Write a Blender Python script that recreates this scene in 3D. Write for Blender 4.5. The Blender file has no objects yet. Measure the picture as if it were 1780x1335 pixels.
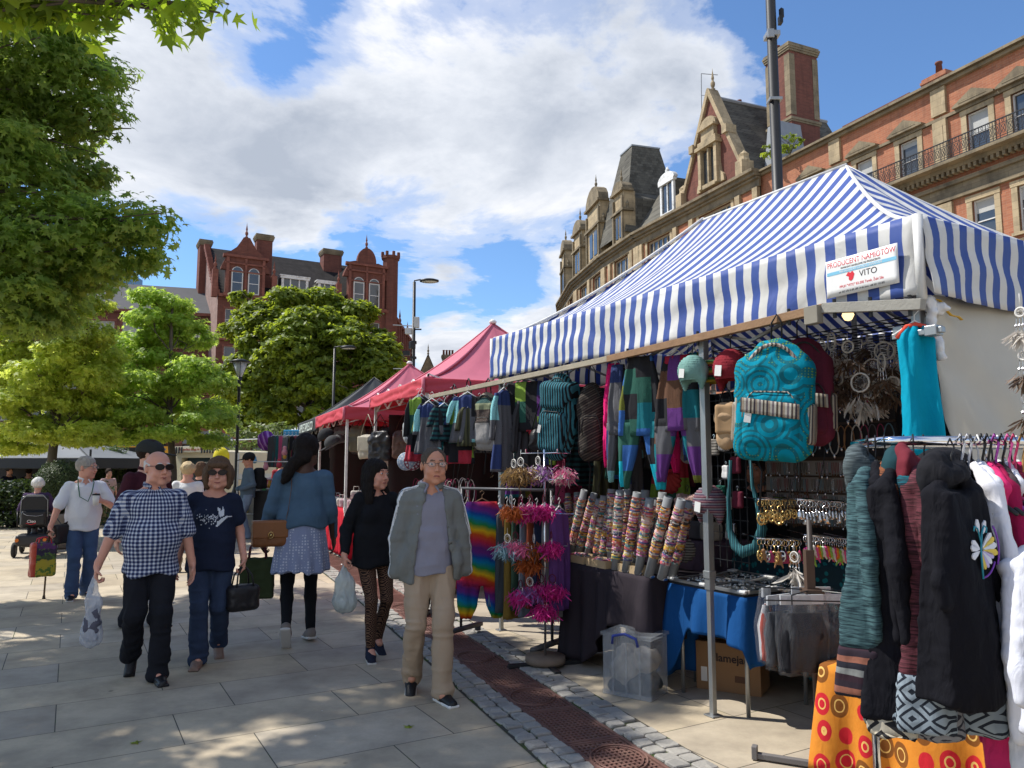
import bpy,math,random
import numpy as np
from mathutils import Vector,Matrix
random.seed(7)
SC = bpy.context.scene
COL = SC.collection
PI = math.pi
CAMH = 1.62
F = 1320.0
PITCH = math.radians(6.1)
CO,SI = math.cos(PITCH),math.sin(PITCH)
def ray(px,py):
 dx =(px-890)/F; dy =(667.5-py)/F
 return dx,CO-dy*SI,SI+dy*CO
def P(px,py,Y):
 x,y,z = ray(px,py); t = Y/y
 return Vector((x*t,Y,CAMH+z*t))
def G(px,py,z0=0.0):
 x,y,z = ray(px,py); t =(z0-CAMH)/z
 return Vector((x*t,y*t,z0))
DIR = Vector((-.55,1,0)).normalized()
PER = Vector((DIR.y,-DIR.x,0))
A0 = Vector((2.03,3.7,0))
def FR(px,py,off=0.0):
 x,y,z = ray(px,py); o = A0+PER*off
 t =(o.dot(PER))/(x*PER.x+y*PER.y)
 return Vector((x*t,y*t,CAMH+z*t))
ROTS = math.atan2(PER.y,PER.x)
FRONTROT = math.atan2(DIR.y,DIR.x)-PI
# ------------------------------------------------------------------ meshes
def mk(name,v,f,mats,parent=None,mi=None,smooth=True,loc=None,rz=0.0):
 me = bpy.data.meshes.new(name)
 if isinstance(v,np.ndarray) and isinstance(f,np.ndarray):
  nf,k = f.shape
  me.vertices.add(len(v)); me.vertices.foreach_set('co',v.astype(np.float32).ravel())
  me.loops.add(nf*k); me.loops.foreach_set('vertex_index',f.astype(np.int32).ravel())
  me.polygons.add(nf); me.polygons.foreach_set('loop_start',np.arange(0,nf*k,k,dtype=np.int32))
  me.update(calc_edges=True)
 else:
  me.from_pydata([tuple(p) for p in v],[],f)
 if not isinstance(mats,(list,tuple)):mats =[mats]
 for m in mats:me.materials.append(m)
 if mi is not None:me.polygons.foreach_set('material_index',np.asarray(mi,dtype=np.int32))
 if smooth:me.polygons.foreach_set('use_smooth',np.ones(len(me.polygons),dtype=bool))
 me.update()
 o = bpy.data.objects.new(name,me); COL.objects.link(o)
 if parent:o.parent = parent
 if loc is not None:o.location = loc
 if rz:o.rotation_euler =(0,0,rz)
 return o
def rotm(rx=0,ry=0,rz=0):
 return Matrix.Rotation(rz,3,'Z')@Matrix.Rotation(ry,3,'Y')@Matrix.Rotation(rx,3,'X')
class MB:
 def __init__(s):s.v =[]; s.f =[]; s.m =[]
 def add(s,vs,fs,m=0):
  b = len(s.v); s.v+=[tuple(p) for p in vs]
  for f in fs:s.f.append([b+j for j in f]); s.m.append(m)
 def box(s,c,d,m=0,R=None,top=1.0):
  hx,hy,hz = d[0]/2,d[1]/2,d[2]/2
  vs =[]
  for z,k in ((-hz,1),(hz,top)):
   for x,y in ((-hx,-hy),(hx,-hy),(hx,hy),(-hx,hy)):
    p = Vector((x*k,y*k,z))
    if R is not None:p = R@p
    vs.append(p+Vector(c))
  s.add(vs,[(3,2,1,0),(4,5,6,7),(0,1,5,4),(1,2,6,5),(2,3,7,6),(3,0,4,7)],m)
  return s
 def tube(s,pts,r,n=8,m=0,closed=False,sq=None):
  pts =[Vector(p) for p in pts]
  k = len(pts)
  if not isinstance(r,(list,tuple)):r =[r]*k
  rings =[]; prev = None
  for i in range(k):
   if closed:t = pts[(i+1)%k]-pts[i-1]
   else:t = pts[min(i+1,k-1)]-pts[max(i-1,0)]
   if t.length<1e-9:t = Vector((0,0,1))
   t.normalize()
   if prev is None:
    a = Vector((0,0,1)) if abs(t.z)<.9 else Vector((1,0,0))
    u = t.cross(a).normalized()
   else:
    u = prev-t*prev.dot(t)
    if u.length<1e-6:u = t.orthogonal()
    u.normalize()
   w = t.cross(u); prev = u
   off = PI/4 if n==4 else 0
   rings.append([pts[i]+(u*math.cos(2*PI*j/n+off)+w*math.sin(2*PI*j/n+off)*(sq or 1))*r[i] for j in range(n)])
  s.loft(rings,m,cap=not closed,loop=closed)
  return s
 def loft(s,rings,m=0,cap=True,loop=False):
  n = len(rings[0]); k = len(rings); vs =[p for r in rings for p in r]; fs =[]
  for i in range(k if loop else k-1):
   a = i*n; b =((i+1)%k)*n
   for j in range(n):fs.append((a+j,a+(j+1)%n,b+(j+1)%n,b+j))
  if cap and not loop:
   fs.append(tuple(range(n-1,-1,-1))); fs.append(tuple((k-1)*n+j for j in range(n)))
  s.add(vs,fs,m); return s
 def lathe(s,prof,c=(0,0,0),n=16,m=0,sx=1,sy=1,R=None):
  rings =[]
  for r,z in prof:
   ring =[]
   for j in range(n):
    p = Vector((r*math.cos(2*PI*j/n)*sx,r*math.sin(2*PI*j/n)*sy,z))
    if R is not None:p = R@p
    ring.append(p+Vector(c))
   rings.append(ring)
  return s.loft(rings,m)
 def prism(s,poly,d,m=0,fn=None):
  """poly: (x, z) outline, extruded from y=0 to y=d; fn maps (x,y,z) to the final point"""
  n = len(poly); fn = fn or (lambda x,y,z:(x,y,z))
  vs =[fn(x,0,z) for x,z in poly]+[fn(x,d,z) for x,z in poly]
  fs =[tuple(range(n)),tuple(range(2*n-1,n-1,-1))]
  for j in range(n):fs.append((j,n+j,n+(j+1)%n,(j+1)%n))
  s.add(vs,fs,m); return s
 def sheet(s,fn,nu,nv,th=.004,m=0):
  """closed thin cloth: fn(u,v)->point, given a real thickness"""
  g = np.array([[tuple(fn(i/nu,j/nv)) for i in range(nu+1)] for j in range(nv+1)])
  du = np.gradient(g,axis=1); dv = np.gradient(g,axis=0)
  nn = np.cross(du,dv); nn/=(np.linalg.norm(nn,axis=2,keepdims=True)+1e-9)
  b = g+nn*th
  vs = np.concatenate([g.reshape(-1,3),b.reshape(-1,3)]); W = nu+1; o = W*(nv+1); fs =[]
  for j in range(nv):
   for i in range(nu):
    a = j*W+i; fs.append((a,a+1,a+W+1,a+W)); fs.append((o+a,o+a+W,o+a+W+1,o+a+1))
  for i in range(nu):
   fs.append((i,o+i,o+i+1,i+1)); a = nv*W+i; fs.append((a,a+1,o+a+1,o+a))
  for j in range(nv):
   a = j*W; fs.append((a,a+W,o+a+W,o+a)); a = j*W+nu; fs.append((a,o+a,o+a+W,a+W))
  s.add(vs.tolist(),fs,m); return s
 def build(s,name,mats,parent=None,smooth=False,bevel=0,loc=None,rz=0):
  o = mk(name,s.v,s.f,mats,parent,s.m,smooth,loc,rz)
  if bevel:
   b = o.modifiers.new('b','BEVEL'); b.width = bevel; b.segments = 2; b.limit_method = 'ANGLE'
  return o
def tag(o,label=None,cat=None,group=None,kind=None):
 if label:o['label'] = label
 if cat:o['category'] = cat
 if group:o['group'] = group
 if kind:o['kind'] = kind
 return o
def thing(name,label,cat,loc=(0,0,0),rz=0,group=None):
 o = bpy.data.objects.new(name,None); COL.objects.link(o)
 o.empty_display_size = .1
 o.location = loc; o.rotation_euler =(0,0,rz)
 return tag(o,label,cat,group)
def dup(root,loc,rz=None,label=None,group=None,mat=None,scale=None,tilt=None):
 r = root.copy(); COL.objects.link(r); r.location = loc
 e = list(root.rotation_euler)
 if rz is not None:e[2] = rz
 if tilt is not None:e[0],e[1] = tilt
 r.rotation_euler = e
 if scale is not None:r.scale =(scale,)*3 if not isinstance(scale,tuple) else scale
 if label:r['label'] = label
 if group:r['group'] = group
 def setm(o):
  if mat and o.type=='MESH':
   for i,sl in enumerate(o.material_slots):
    nm = sl.material.name if sl.material else ''
    if nm in mat:sl.link = 'OBJECT'; sl.material = mat[nm]
 for ch in list(root.children):
  c = ch.copy(); COL.objects.link(c); c.parent = r; setm(c)
  for g in ch.children:
   d = g.copy(); COL.objects.link(d); d.parent = c; setm(d)
 setm(r)
 return r
# ------------------------------------------------------------------ noise (numpy)
_rng = np.random.RandomState(3)
_T = _rng.rand(64,64,64).astype(np.float32)
def vnoise(p,fx=1,fy=None,fz=None,seed=0):
 fy = fx if fy is None else fy; fz = fx if fz is None else fz
 q = np.stack([p[...,0]*fx,p[...,1]*fy,p[...,2]*fz],-1)+seed*7.31+100
 i = np.floor(q).astype(int); f = q-i; f = f*f*(3-2*f)
 def g(a,b,c): return _T[(i[...,0]+a)&63,(i[...,1]+b)&63,(i[...,2]+c)&63]
 x0 = g(0,0,0)*(1-f[...,0])+g(1,0,0)*f[...,0]; x1 = g(0,1,0)*(1-f[...,0])+g(1,1,0)*f[...,0]
 x2 = g(0,0,1)*(1-f[...,0])+g(1,0,1)*f[...,0]; x3 = g(0,1,1)*(1-f[...,0])+g(1,1,1)*f[...,0]
 y0 = x0*(1-f[...,1])+x1*f[...,1]; y1 = x2*(1-f[...,1])+x3*f[...,1]
 return (y0*(1-f[...,2])+y1*f[...,2])*2-1
_L = _T[0].ravel().tolist()
def n1(x,seed=0):
 x+=1000.0; i = int(x); f = x-i; f = f*f*(3-2*f); s_ = int(seed)*97
 return (_L[(i+s_)&4095]*(1-f)+_L[(i+1+s_)&4095]*f)*2-1
# ------------------------------------------------------------------ signed-distance modelling
class SDF:
 def __init__(s,lo,hi,h):
  s.lo = np.array(lo,float); s.h = h
  s.n = np.ceil((np.array(hi)-s.lo)/h).astype(int)+1
  s.D = np.full(s.n,.25,np.float32)
  s.ax =[(s.lo[i]+np.arange(s.n[i])*h).astype(np.float32) for i in range(3)]
 def sub(s,lo,hi,pad):
  a = np.maximum(np.floor((np.array(lo)-pad-s.lo)/s.h).astype(int),0)
  b = np.minimum(np.ceil((np.array(hi)+pad-s.lo)/s.h).astype(int)+1,s.n)
  if np.any(b<=a): return None,None
  sl = tuple(slice(a[i],b[i]) for i in range(3))
  X,Y,Z = s.ax[0][sl[0]][:,None,None],s.ax[1][sl[1]][None,:,None],s.ax[2][sl[2]][None,None,:]
  return sl,(X,Y,Z)
 def _op(s,sl,d,k,op):
  D = s.D[sl]
  if op=='add':
   if k>0:
    h = np.clip(.5+.5*(D-d)/k,0,1); s.D[sl] = D*(1-h)+d*h-k*h*(1-h)
   else:s.D[sl] = np.minimum(D,d)
  else:
   if k>0:
    h = np.clip(.5-.5*(D+d)/k,0,1); s.D[sl] = D*(1-h)-d*h+k*h*(1-h)
   else:s.D[sl] = np.maximum(D,-d)
 def cap(s,a,b,ra,rb=None,k=.02,sc=(1,1,1),op='add'):
  rb = ra if rb is None else rb
  a = np.array(a,float); b = np.array(b,float); R = max(ra,rb)*max(sc)
  sl,c = s.sub(np.minimum(a,b)-R,np.maximum(a,b)+R,k+.03)
  if sl is None: return s
  ab = b-a; w = 1/np.array(sc); L2 = float(np.dot(ab*w,ab*w))+1e-9
  px,py,pz =(c[0]-a[0])*w[0],(c[1]-a[1])*w[1],(c[2]-a[2])*w[2]
  g = ab*w
  t = np.clip((px*g[0]+py*g[1]+pz*g[2])/L2,0,1)
  d = np.sqrt((px-t*g[0])**2+(py-t*g[1])**2+(pz-t*g[2])**2)-(ra+(rb-ra)*t)
  s._op(sl,d*min(sc),k,op); return s
 def ell(s,c,r,k=.02,op='add',R=None):
  c = np.array(c,float); r = np.array(r,float); m = max(r)
  e = r if R is None else np.array([m]*3)
  sl,g = s.sub(c-e,c+e,k+.03)
  if sl is None: return s
  x,y,z = g[0]-c[0],g[1]-c[1],g[2]-c[2]
  if R is not None:
   R = np.array(R).T
   x,y,z = R[0,0]*x+R[0,1]*y+R[0,2]*z,R[1,0]*x+R[1,1]*y+R[1,2]*z,R[2,0]*x+R[2,1]*y+R[2,2]*z
  k0 = np.sqrt((x/r[0])**2+(y/r[1])**2+(z/r[2])**2)
  k1 = np.sqrt((x/r[0]**2)**2+(y/r[1]**2)**2+(z/r[2]**2)**2)+1e-6
  s._op(sl,k0*(k0-1)/k1,k,op); return s
 def box(s,c,hd,rnd=.01,k=.0,op='add',R=None):
  c = np.array(c,float); hd = np.array(hd,float); m = float(np.linalg.norm(hd))
  e = hd if R is None else np.array([m]*3)
  sl,g = s.sub(c-e,c+e,k+.03)
  if sl is None: return s
  x,y,z = g[0]-c[0],g[1]-c[1],g[2]-c[2]
  if R is not None:
   R = np.array(R).T
   x,y,z = R[0,0]*x+R[0,1]*y+R[0,2]*z,R[1,0]*x+R[1,1]*y+R[1,2]*z,R[2,0]*x+R[2,1]*y+R[2,2]*z
  q =[np.abs(a)-(hd[i]-rnd) for i,a in enumerate((x,y,z))]
  d = np.sqrt(np.maximum(q[0],0)**2+np.maximum(q[1],0)**2+np.maximum(q[2],0)**2)+np.minimum(np.maximum(np.maximum(q[0],q[1]),q[2]),0)-rnd
  s._op(sl,d,k,op); return s
 def keep(s,fn):
  """intersect with fn(X,Y,Z)<=0"""
  s.D = np.maximum(s.D,fn(s.ax[0][:,None,None],s.ax[1][None,:,None],s.ax[2][None,None,:])).astype(np.float32); return s
 def mesh(s):
  D = np.pad(s.D,1,constant_values=.25); h = s.h; lo = s.lo-h
  S = D<0; n = np.array(D.shape)
  cn = n-1
  acc3 =[np.zeros(int(np.prod(cn))) for _ in range(3)]; cntf = np.zeros(int(np.prod(cn)))
  quads =[]
  for ax in range(3):
   o =[i for i in range(3) if i!=ax]
   s0 =[slice(None)]*3; s1 =[slice(None)]*3
   s0[ax] = slice(0,n[ax]-1); s1[ax] = slice(1,n[ax])
   a,b = D[tuple(s0)],D[tuple(s1)]
   ch =(a<0)!=(b<0)
   idx = np.argwhere(ch)
   if len(idx)==0:continue
   t = a[ch]/(a[ch]-b[ch])
   pos = idx.astype(np.float32); pos[:,ax]+=t
   cells =[]
   for du in (0,1):
    for dv in (0,1):
     ci = idx.copy(); ci[:,o[0]]-=du; ci[:,o[1]]-=dv
     ok = np.all((ci>=0)&(ci<cn),axis=1)
     lin = np.ravel_multi_index(tuple(ci[ok].T),tuple(cn)); M_ = int(np.prod(cn))
     for q3 in range(3):acc3[q3]+=np.bincount(lin,pos[ok][:,q3],M_)
     cntf+=np.bincount(lin,minlength=M_)
     cells.append(ci)
   ok =(idx[:,o[0]]>0)&(idx[:,o[1]]>0)&(idx[:,o[0]]<cn[o[0]])&(idx[:,o[1]]<cn[o[1]])
   flip =(a[ch]<0)[ok]
   q = np.stack([cells[0][ok],cells[2][ok],cells[3][ok],cells[1][ok]],1)
   if ax==1:flip = ~flip
   q[~flip] = q[~flip][:,::-1]
   quads.append(q)
  cnt = cntf.reshape(tuple(cn)); acc = np.stack([a_.reshape(tuple(cn)) for a_ in acc3],-1)
  act = cnt>0
  ids = np.full(tuple(cn),-1,np.int64); ids[act] = np.arange(act.sum())
  V = acc[act]/cnt[act][:,None]*h+lo
  Q = np.concatenate(quads); Fc = ids[Q[...,0],Q[...,1],Q[...,2]]
  return V,Fc
def vnorm(V,Fc):
 a,b,c,d =(V[Fc[:,i]] for i in range(4))
 fn = np.cross(c-a,d-b); fl = Fc.T.ravel(); N = np.stack([np.bincount(fl,np.tile(fn[:,k_],4),len(V)) for k_ in range(3)],1)
 return N/(np.linalg.norm(N,axis=1,keepdims=True)+1e-9)
def sbuild(s,name,mats,parent=None,disp=None,paint=None,relax=1,loc=None):
 V,Fc = s.mesh()
 for _ in range(relax):
  fl = Fc.T.ravel(); nx_ = V[np.roll(Fc,-1,1)]+V[np.roll(Fc,1,1)]; nx_ = nx_.transpose(1,0,2).reshape(-1,3)
  A = np.stack([np.bincount(fl,nx_[:,k_],len(V)) for k_ in range(3)],1); c = np.bincount(fl,minlength=len(V))*2.0
  V = V*.5+A/c[:,None]*.5
 if disp is not None:
  N = vnorm(V,Fc); V = V+N*disp(V)[:,None]
 mi = np.zeros(len(Fc),int)
 if paint:
  C = V[Fc].mean(1)
  for fn,i in paint:mi[fn(C)] = i
 return mk(name,V,Fc,mats,parent,mi,True,loc)
# ------------------------------------------------------------------ materials
class N:
 def __init__(s,name):
  s.m = bpy.data.materials.new(name); s.m.use_nodes = True
  s.t = s.m.node_tree; s.b = s.t.nodes['Principled BSDF']; s.out = s.t.nodes['Material Output']
  s._co = None
 def n(s,ty,**kw):
  x = s.t.nodes.new(ty)
  for k,v in kw.items():setattr(x,k,v)
  return x
 def L(s,a,b):
  if hasattr(a,'is_output') or hasattr(a,'links'):s.t.links.new(a,b)
  else:b.default_value = a
 def co(s,kind='Object'):
  if s._co is None:s._co = s.n('ShaderNodeTexCoord')
  return s._co.outputs[kind]
 def mth(s,op,a,b=0.0,c=None):
  x = s.n('ShaderNodeMath',operation=op); s.L(a,x.inputs[0]); s.L(b,x.inputs[1])
  if c is not None:s.L(c,x.inputs[2])
  return x.outputs[0]
 def mix(s,f,a,b,mode='MIX'):
  x = s.n('ShaderNodeMix',data_type='RGBA',blend_type=mode)
  s.L(f,x.inputs[0]); s.L(c4(a),x.inputs[6]); s.L(c4(b),x.inputs[7])
  return x.outputs[2]
 def ramp(s,f,stops,interp='LINEAR'):
  x = s.n('ShaderNodeValToRGB'); r = x.color_ramp; r.interpolation = interp
  while len(r.elements)<len(stops):r.elements.new(.5)
  for e,(p,c) in zip(r.elements,stops):
   e.position = p; e.color = c4(c)
  s.L(f,x.inputs[0]); return x.outputs[0]
 def noise(s,co,scale=5,detail=3,rough=.55,out=0,dist=0):
  x = s.n('ShaderNodeTexNoise'); s.L(co,x.inputs['Vector'])
  x.inputs['Scale'].default_value = scale; x.inputs['Detail'].default_value = detail
  x.inputs['Roughness'].default_value = rough; x.inputs['Distortion'].default_value = dist
  return x.outputs[out]
 def vor(s,co,scale=5,feature='F1',out='Distance',rnd=1.0):
  x = s.n('ShaderNodeTexVoronoi',feature=feature); s.L(co,x.inputs['Vector'])
  x.inputs['Scale'].default_value = scale; x.inputs['Randomness'].default_value = rnd
  return x.outputs[out]
 def map(s,co,loc=(0,0,0),rot=(0,0,0),scale=(1,1,1)):
  x = s.n('ShaderNodeMapping'); s.L(co,x.inputs[0])
  x.inputs[1].default_value = loc; x.inputs[2].default_value = rot; x.inputs[3].default_value = scale
  return x.outputs[0]
 def xyz(s,co):
  x = s.n('ShaderNodeSeparateXYZ'); s.L(co,x.inputs[0]); return x.outputs
 def vec(s,a,b,c=0.0):
  x = s.n('ShaderNodeCombineXYZ'); s.L(a,x.inputs[0]); s.L(b,x.inputs[1]); s.L(c,x.inputs[2]); return x.outputs[0]
 def brick(s,co,c1,c2,mort,bw,bh,ms=.01,off=.5,smooth=.1,bias=0):
  x = s.n('ShaderNodeTexBrick'); s.L(co,x.inputs['Vector']); x.offset = off
  s.L(c4(c1),x.inputs['Color1']); s.L(c4(c2),x.inputs['Color2']); s.L(c4(mort),x.inputs['Mortar'])
  x.inputs['Scale'].default_value = 1; x.inputs['Mortar Size'].default_value = ms
  x.inputs['Mortar Smooth'].default_value = smooth; x.inputs['Bias'].default_value = bias
  x.inputs['Brick Width'].default_value = bw; x.inputs['Row Height'].default_value = bh
  return x.outputs
 def bump(s,h,st=.3,dist=.01):
  x = s.n('ShaderNodeBump'); x.inputs['Strength'].default_value = st; x.inputs['Distance'].default_value = dist
  s.L(h,x.inputs['Height'])
  prev = s.b.inputs['Normal'].links
  if prev:s.t.links.new(prev[0].from_socket,x.inputs['Normal'])
  s.t.links.new(x.outputs[0],s.b.inputs['Normal']); return s
 def col(s,c):s.L(c4(c),s.b.inputs['Base Color']); return s
 def set(s,rough=None,metal=None,spec=None,alpha=None,trans=None,sheen=None,coat=None,emit=None,estr=0):
  b = s.b.inputs
  if rough is not None:s.L(rough,b['Roughness'])
  if metal is not None:b['Metallic'].default_value = metal
  if spec is not None:b['Specular IOR Level'].default_value = spec
  if alpha is not None:s.L(alpha,b['Alpha'])
  if trans is not None:b['Transmission Weight'].default_value = trans
  if sheen is not None:b['Sheen Weight'].default_value = sheen
  if coat is not None:b['Coat Weight'].default_value = coat
  if emit is not None:b['Emission Color'].default_value = c4(emit); b['Emission Strength'].default_value = estr
  return s
 def transl(s,col,fac):
  tr = s.n('ShaderNodeBsdfTranslucent'); s.L(c4(col),tr.inputs[0])
  mx = s.n('ShaderNodeMixShader'); s.L(fac,mx.inputs[0])
  s.t.links.new(s.b.outputs[0],mx.inputs[1]); s.t.links.new(tr.outputs[0],mx.inputs[2])
  s.t.links.new(mx.outputs[0],s.out.inputs[0]); return s
def c4(c):
 if isinstance(c,(tuple,list)) and len(c)==3: return (c[0],c[1],c[2],1)
 return c
def S(r,g,b):
 """photo sRGB 0-255 to linear"""
 return tuple(((x/255)/12.92 if x/255<=.04045 else ((x/255+.055)/1.055)**2.4) for x in (r,g,b))
def dk(c,k): return tuple(x*k for x in c)
_mc ={}
def mat(name,col,rough=.8,var=.2,vs=6,bump=0,bs=60,metal=0,spec=.3,sheen=0,dirt=None):
 if name in _mc: return _mc[name]
 q = N(name); n = q.noise(q.co(),vs,4)
 c = q.mix(n,dk(col,1-var),dk(col,1+var))
 if dirt:
  n2 = q.noise(q.co(),dirt[1],5,.6)
  c = q.mix(q.ramp(n2,[(.5,(0,0,0)),(.72,(1,1,1))]),c,dirt[0])
 q.col(c).set(rough,metal,spec,sheen=sheen)
 if bump:q.bump(q.noise(q.co(),bs,3),bump,.01)
 _mc[name] = q.m; return q.m
def cloth(name,col,var=.18,fold=.35,rough=.9,sheen=.0):
 """cloth: weave bump, broad folds, slight shade variation of the dye"""
 if name in _mc: return _mc[name]
 q = N(name); co = q.co()
 q.col(q.mix(q.noise(co,7,5,.6),dk(col,1-var),dk(col,1+var))).set(rough,spec=.15,sheen=sheen)
 q.bump(q.noise(co,380,2),.18,.002)
 q.bump(q.noise(q.map(co,scale=(1.4,1.4,.55)),14,3,.5,dist=.6),fold,.02)
 _mc[name] = q.m; return q.m
def finish_cloth(q,fold=.3):
 q.set(.9,spec=.15); co = q.co()
 q.bump(q.noise(co,380,2),.15,.002)
 q.bump(q.noise(q.map(co,scale=(1.4,1.4,.55)),14,3,.5,dist=.6),fold,.02); return q.m
def glassy(name,col=(.03,.04,.05),rough=.08):
 if name in _mc: return _mc[name]
 q = N(name); q.col(col).set(rough,spec=.8)
 q.bump(q.noise(q.co(),1.3,2),.05,.05); _mc[name] = q.m; return q.m
def text_mesh(name,s,size,m,parent,loc,rot,ext=.001,align='CENTER',squash=1.0,bold=False):
 cu = bpy.data.curves.new(name,'FONT'); cu.body = s; cu.size = size; cu.extrude = ext
 cu.align_x = align; cu.align_y = 'CENTER'
 if bold:cu.offset = size*.018
 t = bpy.data.objects.new('tmp',cu); COL.objects.link(t)
 bpy.context.view_layer.update()
 me = bpy.data.meshes.new_from_object(t.evaluated_get(bpy.context.evaluated_depsgraph_get()))
 me.name = name
 bpy.data.objects.remove(t); me.materials.clear(); me.materials.append(m)
 o = bpy.data.objects.new(name,me); COL.objects.link(o); o.parent = parent
 o.location = loc; o.rotation_euler = rot; o.scale =(squash,1,1)
 return o
M_steel = mat('galvanised_steel',(.33,.34,.34),.42,.15,9,.1,metal=.75)
M_chrome = mat('chrome',(.75,.76,.78),.08,.03,4,metal=1)
M_black = mat('black_metal',(.018,.019,.021),.45,.2,12,.05)
M_blackplastic = mat('black_plastic',(.015,.015,.017),.5,.2)
M_white = mat('white_paint',(.72,.72,.70),.5,.06,5,dirt=((.4,.38,.34),3))
M_wood = mat('bare_wood',(.26,.155,.085),.7,.3,14,.3)
M_grey = mat('grey_plastic',(.22,.23,.24),.5,.1)
M_gold = mat('gold_metal',(.62,.42,.16),.25,.1,metal=1)
M_silver = mat('silver_metal',(.62,.62,.64),.22,.1,metal=1)
M_lred = mat('label_red',(.62,.03,.05),.5,.05)
M_sash = mat('sash_white',(.62,.62,.60),.5,.05)
M_sashs = mat('pale_label',(.62,.60,.56),.6,.06)
M_mull = mat('stone_mullion',(.34,.28,.19),.8,.15)
# ------------------------------------------------------------------ camera, sun, sky
cam = bpy.data.cameras.new('camera'); co_ = bpy.data.objects.new('camera',cam); COL.objects.link(co_)
cam.sensor_width = 36; cam.lens = F/1780*36; cam.clip_end = 2000; cam.clip_start = .05
co_.location =(0,0,CAMH); co_.rotation_euler =(PI/2+PITCH,0,0)
SC.camera = co_
SUN = Vector((-.967*math.cos(math.radians(53)),.255*math.cos(math.radians(53)),math.sin(math.radians(53)))).normalized()
sl = bpy.data.lights.new('sun','SUN'); sl.energy = 4.9; sl.angle = math.radians(.53); sl.color =(1,.955,.88)
so = bpy.data.objects.new('sun',sl); COL.objects.link(so); so.rotation_euler = SUN.to_track_quat('Z','Y').to_euler(); so.location = SUN*60
W = bpy.data.worlds.new('World'); SC.world = W; W.use_nodes = True
def world():
 q = N.__new__(N); q.t = W.node_tree; q._co = None
 bg = q.t.nodes['Background']
 sky = q.n('ShaderNodeTexSky',sky_type='NISHITA'); sky.sun_disc = False
 sky.sun_elevation = math.radians(53); sky.sun_rotation = math.atan2(SUN.x,SUN.y)
 sky.air_density = 1.0; sky.dust_density = .25; sky.ozone_density = 2.2
 g = q.co('Generated')
 x,y,z = q.xyz(g)
 zz = q.mth('ADD',q.mth('MAXIMUM',z,0.0),.16)
 pl = q.vec(q.mth('DIVIDE',x,zz),q.mth('DIVIDE',y,zz),0.0)
 n = q.mth('ADD',q.mth('MULTIPLY',q.mth('SUBTRACT',q.noise(q.map(pl,loc=(3.1,1.2,.4)),1.7,10,.60,dist=.25),.5),1.7),.47)
 def lobe(px,py,r,w):
  d = Vector(ray(px,py)).normalized()
  v = q.n('ShaderNodeVectorMath',operation='DOT_PRODUCT'); q.L(g,v.inputs[0]); v.inputs[1].default_value = d
  a = q.mth('SUBTRACT',1.0,v.outputs['Value'])
  e = q.mth('EXPONENT',q.mth('MULTIPLY',a,-1/(1-math.cos(math.radians(r)))),0.0)
  return q.mth('MULTIPLY',e,w)
 def bk(w):  # extra cloud in the unseen sky behind the camera, added as whiter fill light
  return q.mth('MULTIPLY',q.mth('MAXIMUM',q.mth('SUBTRACT',.15,y),0.0),w)
 parts =[lobe(620,190,17,.30),lobe(250,220,13,.24),lobe(1020,100,11,.22),lobe(900,330,8,.2),lobe(480,120,2.6,-.22),lobe(560,10,3,-.2),lobe(1200,60,5,.12),lobe(750,520,4.5,.22),lobe(930,560,4.5,.26),lobe(790,610,4,.24),lobe(1640,70,5,.13),lobe(1120,200,7,.06),lobe(1550,130,14,-.26),lobe(780,530,0.1,0),lobe(300,480,8,-.34),lobe(870,500,5,-.34),lobe(560,400,4,.06),lobe(520,520,7,-.25),lobe(1290,130,9,-.12),lobe(0,-1200,40,.12),lobe(640,470,5,-.14),lobe(930,500,3,-.2)]+[bk(.30)]
 s = n
 for p in parts:s = q.mth('ADD',s,p)
 m = q.ramp(s,[(.57,(0,0,0)),(.66,(.42,)*3),(.80,(1,1,1))],'EASE')
 n2 = q.noise(q.map(pl,loc=(.4,7.7,2)),1.9,8,.6,dist=.3)
 th = q.mth('ADD',q.mth('MULTIPLY',q.mth('SUBTRACT',q.mth('MINIMUM',s,.95),.72),.7),n2)
 cc = q.ramp(th,[(.36,S(250,250,252)),(.55,S(222,227,236)),(.80,S(176,185,200))])
 sc = q.n('ShaderNodeVectorMath',operation='SCALE'); q.L(sky.outputs[0],sc.inputs[0]); sc.inputs['Scale'].default_value = .128
 tint = q.mix(1.0,sc.outputs[0],(.74,.94,1.14),'MULTIPLY')
 cl = q.n('ShaderNodeVectorMath',operation='SCALE'); q.L(cc,cl.inputs[0]); cl.inputs['Scale'].default_value = .90
 out = q.mix(m,tint,cl.outputs[0])
 q.L(out,bg.inputs[0]); bg.inputs[1].default_value = 1.0
world()
SC.view_settings.view_transform = 'Standard'; SC.view_settings.look = 'None'; SC.view_settings.exposure = .33; SC.view_settings.gamma = 1
SC.cycles.max_bounces = 7; SC.cycles.transparent_max_bounces = 24; SC.cycles.use_denoising = True
SC.cycles.caustics_reflective = False; SC.cycles.caustics_refractive = False
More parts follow.
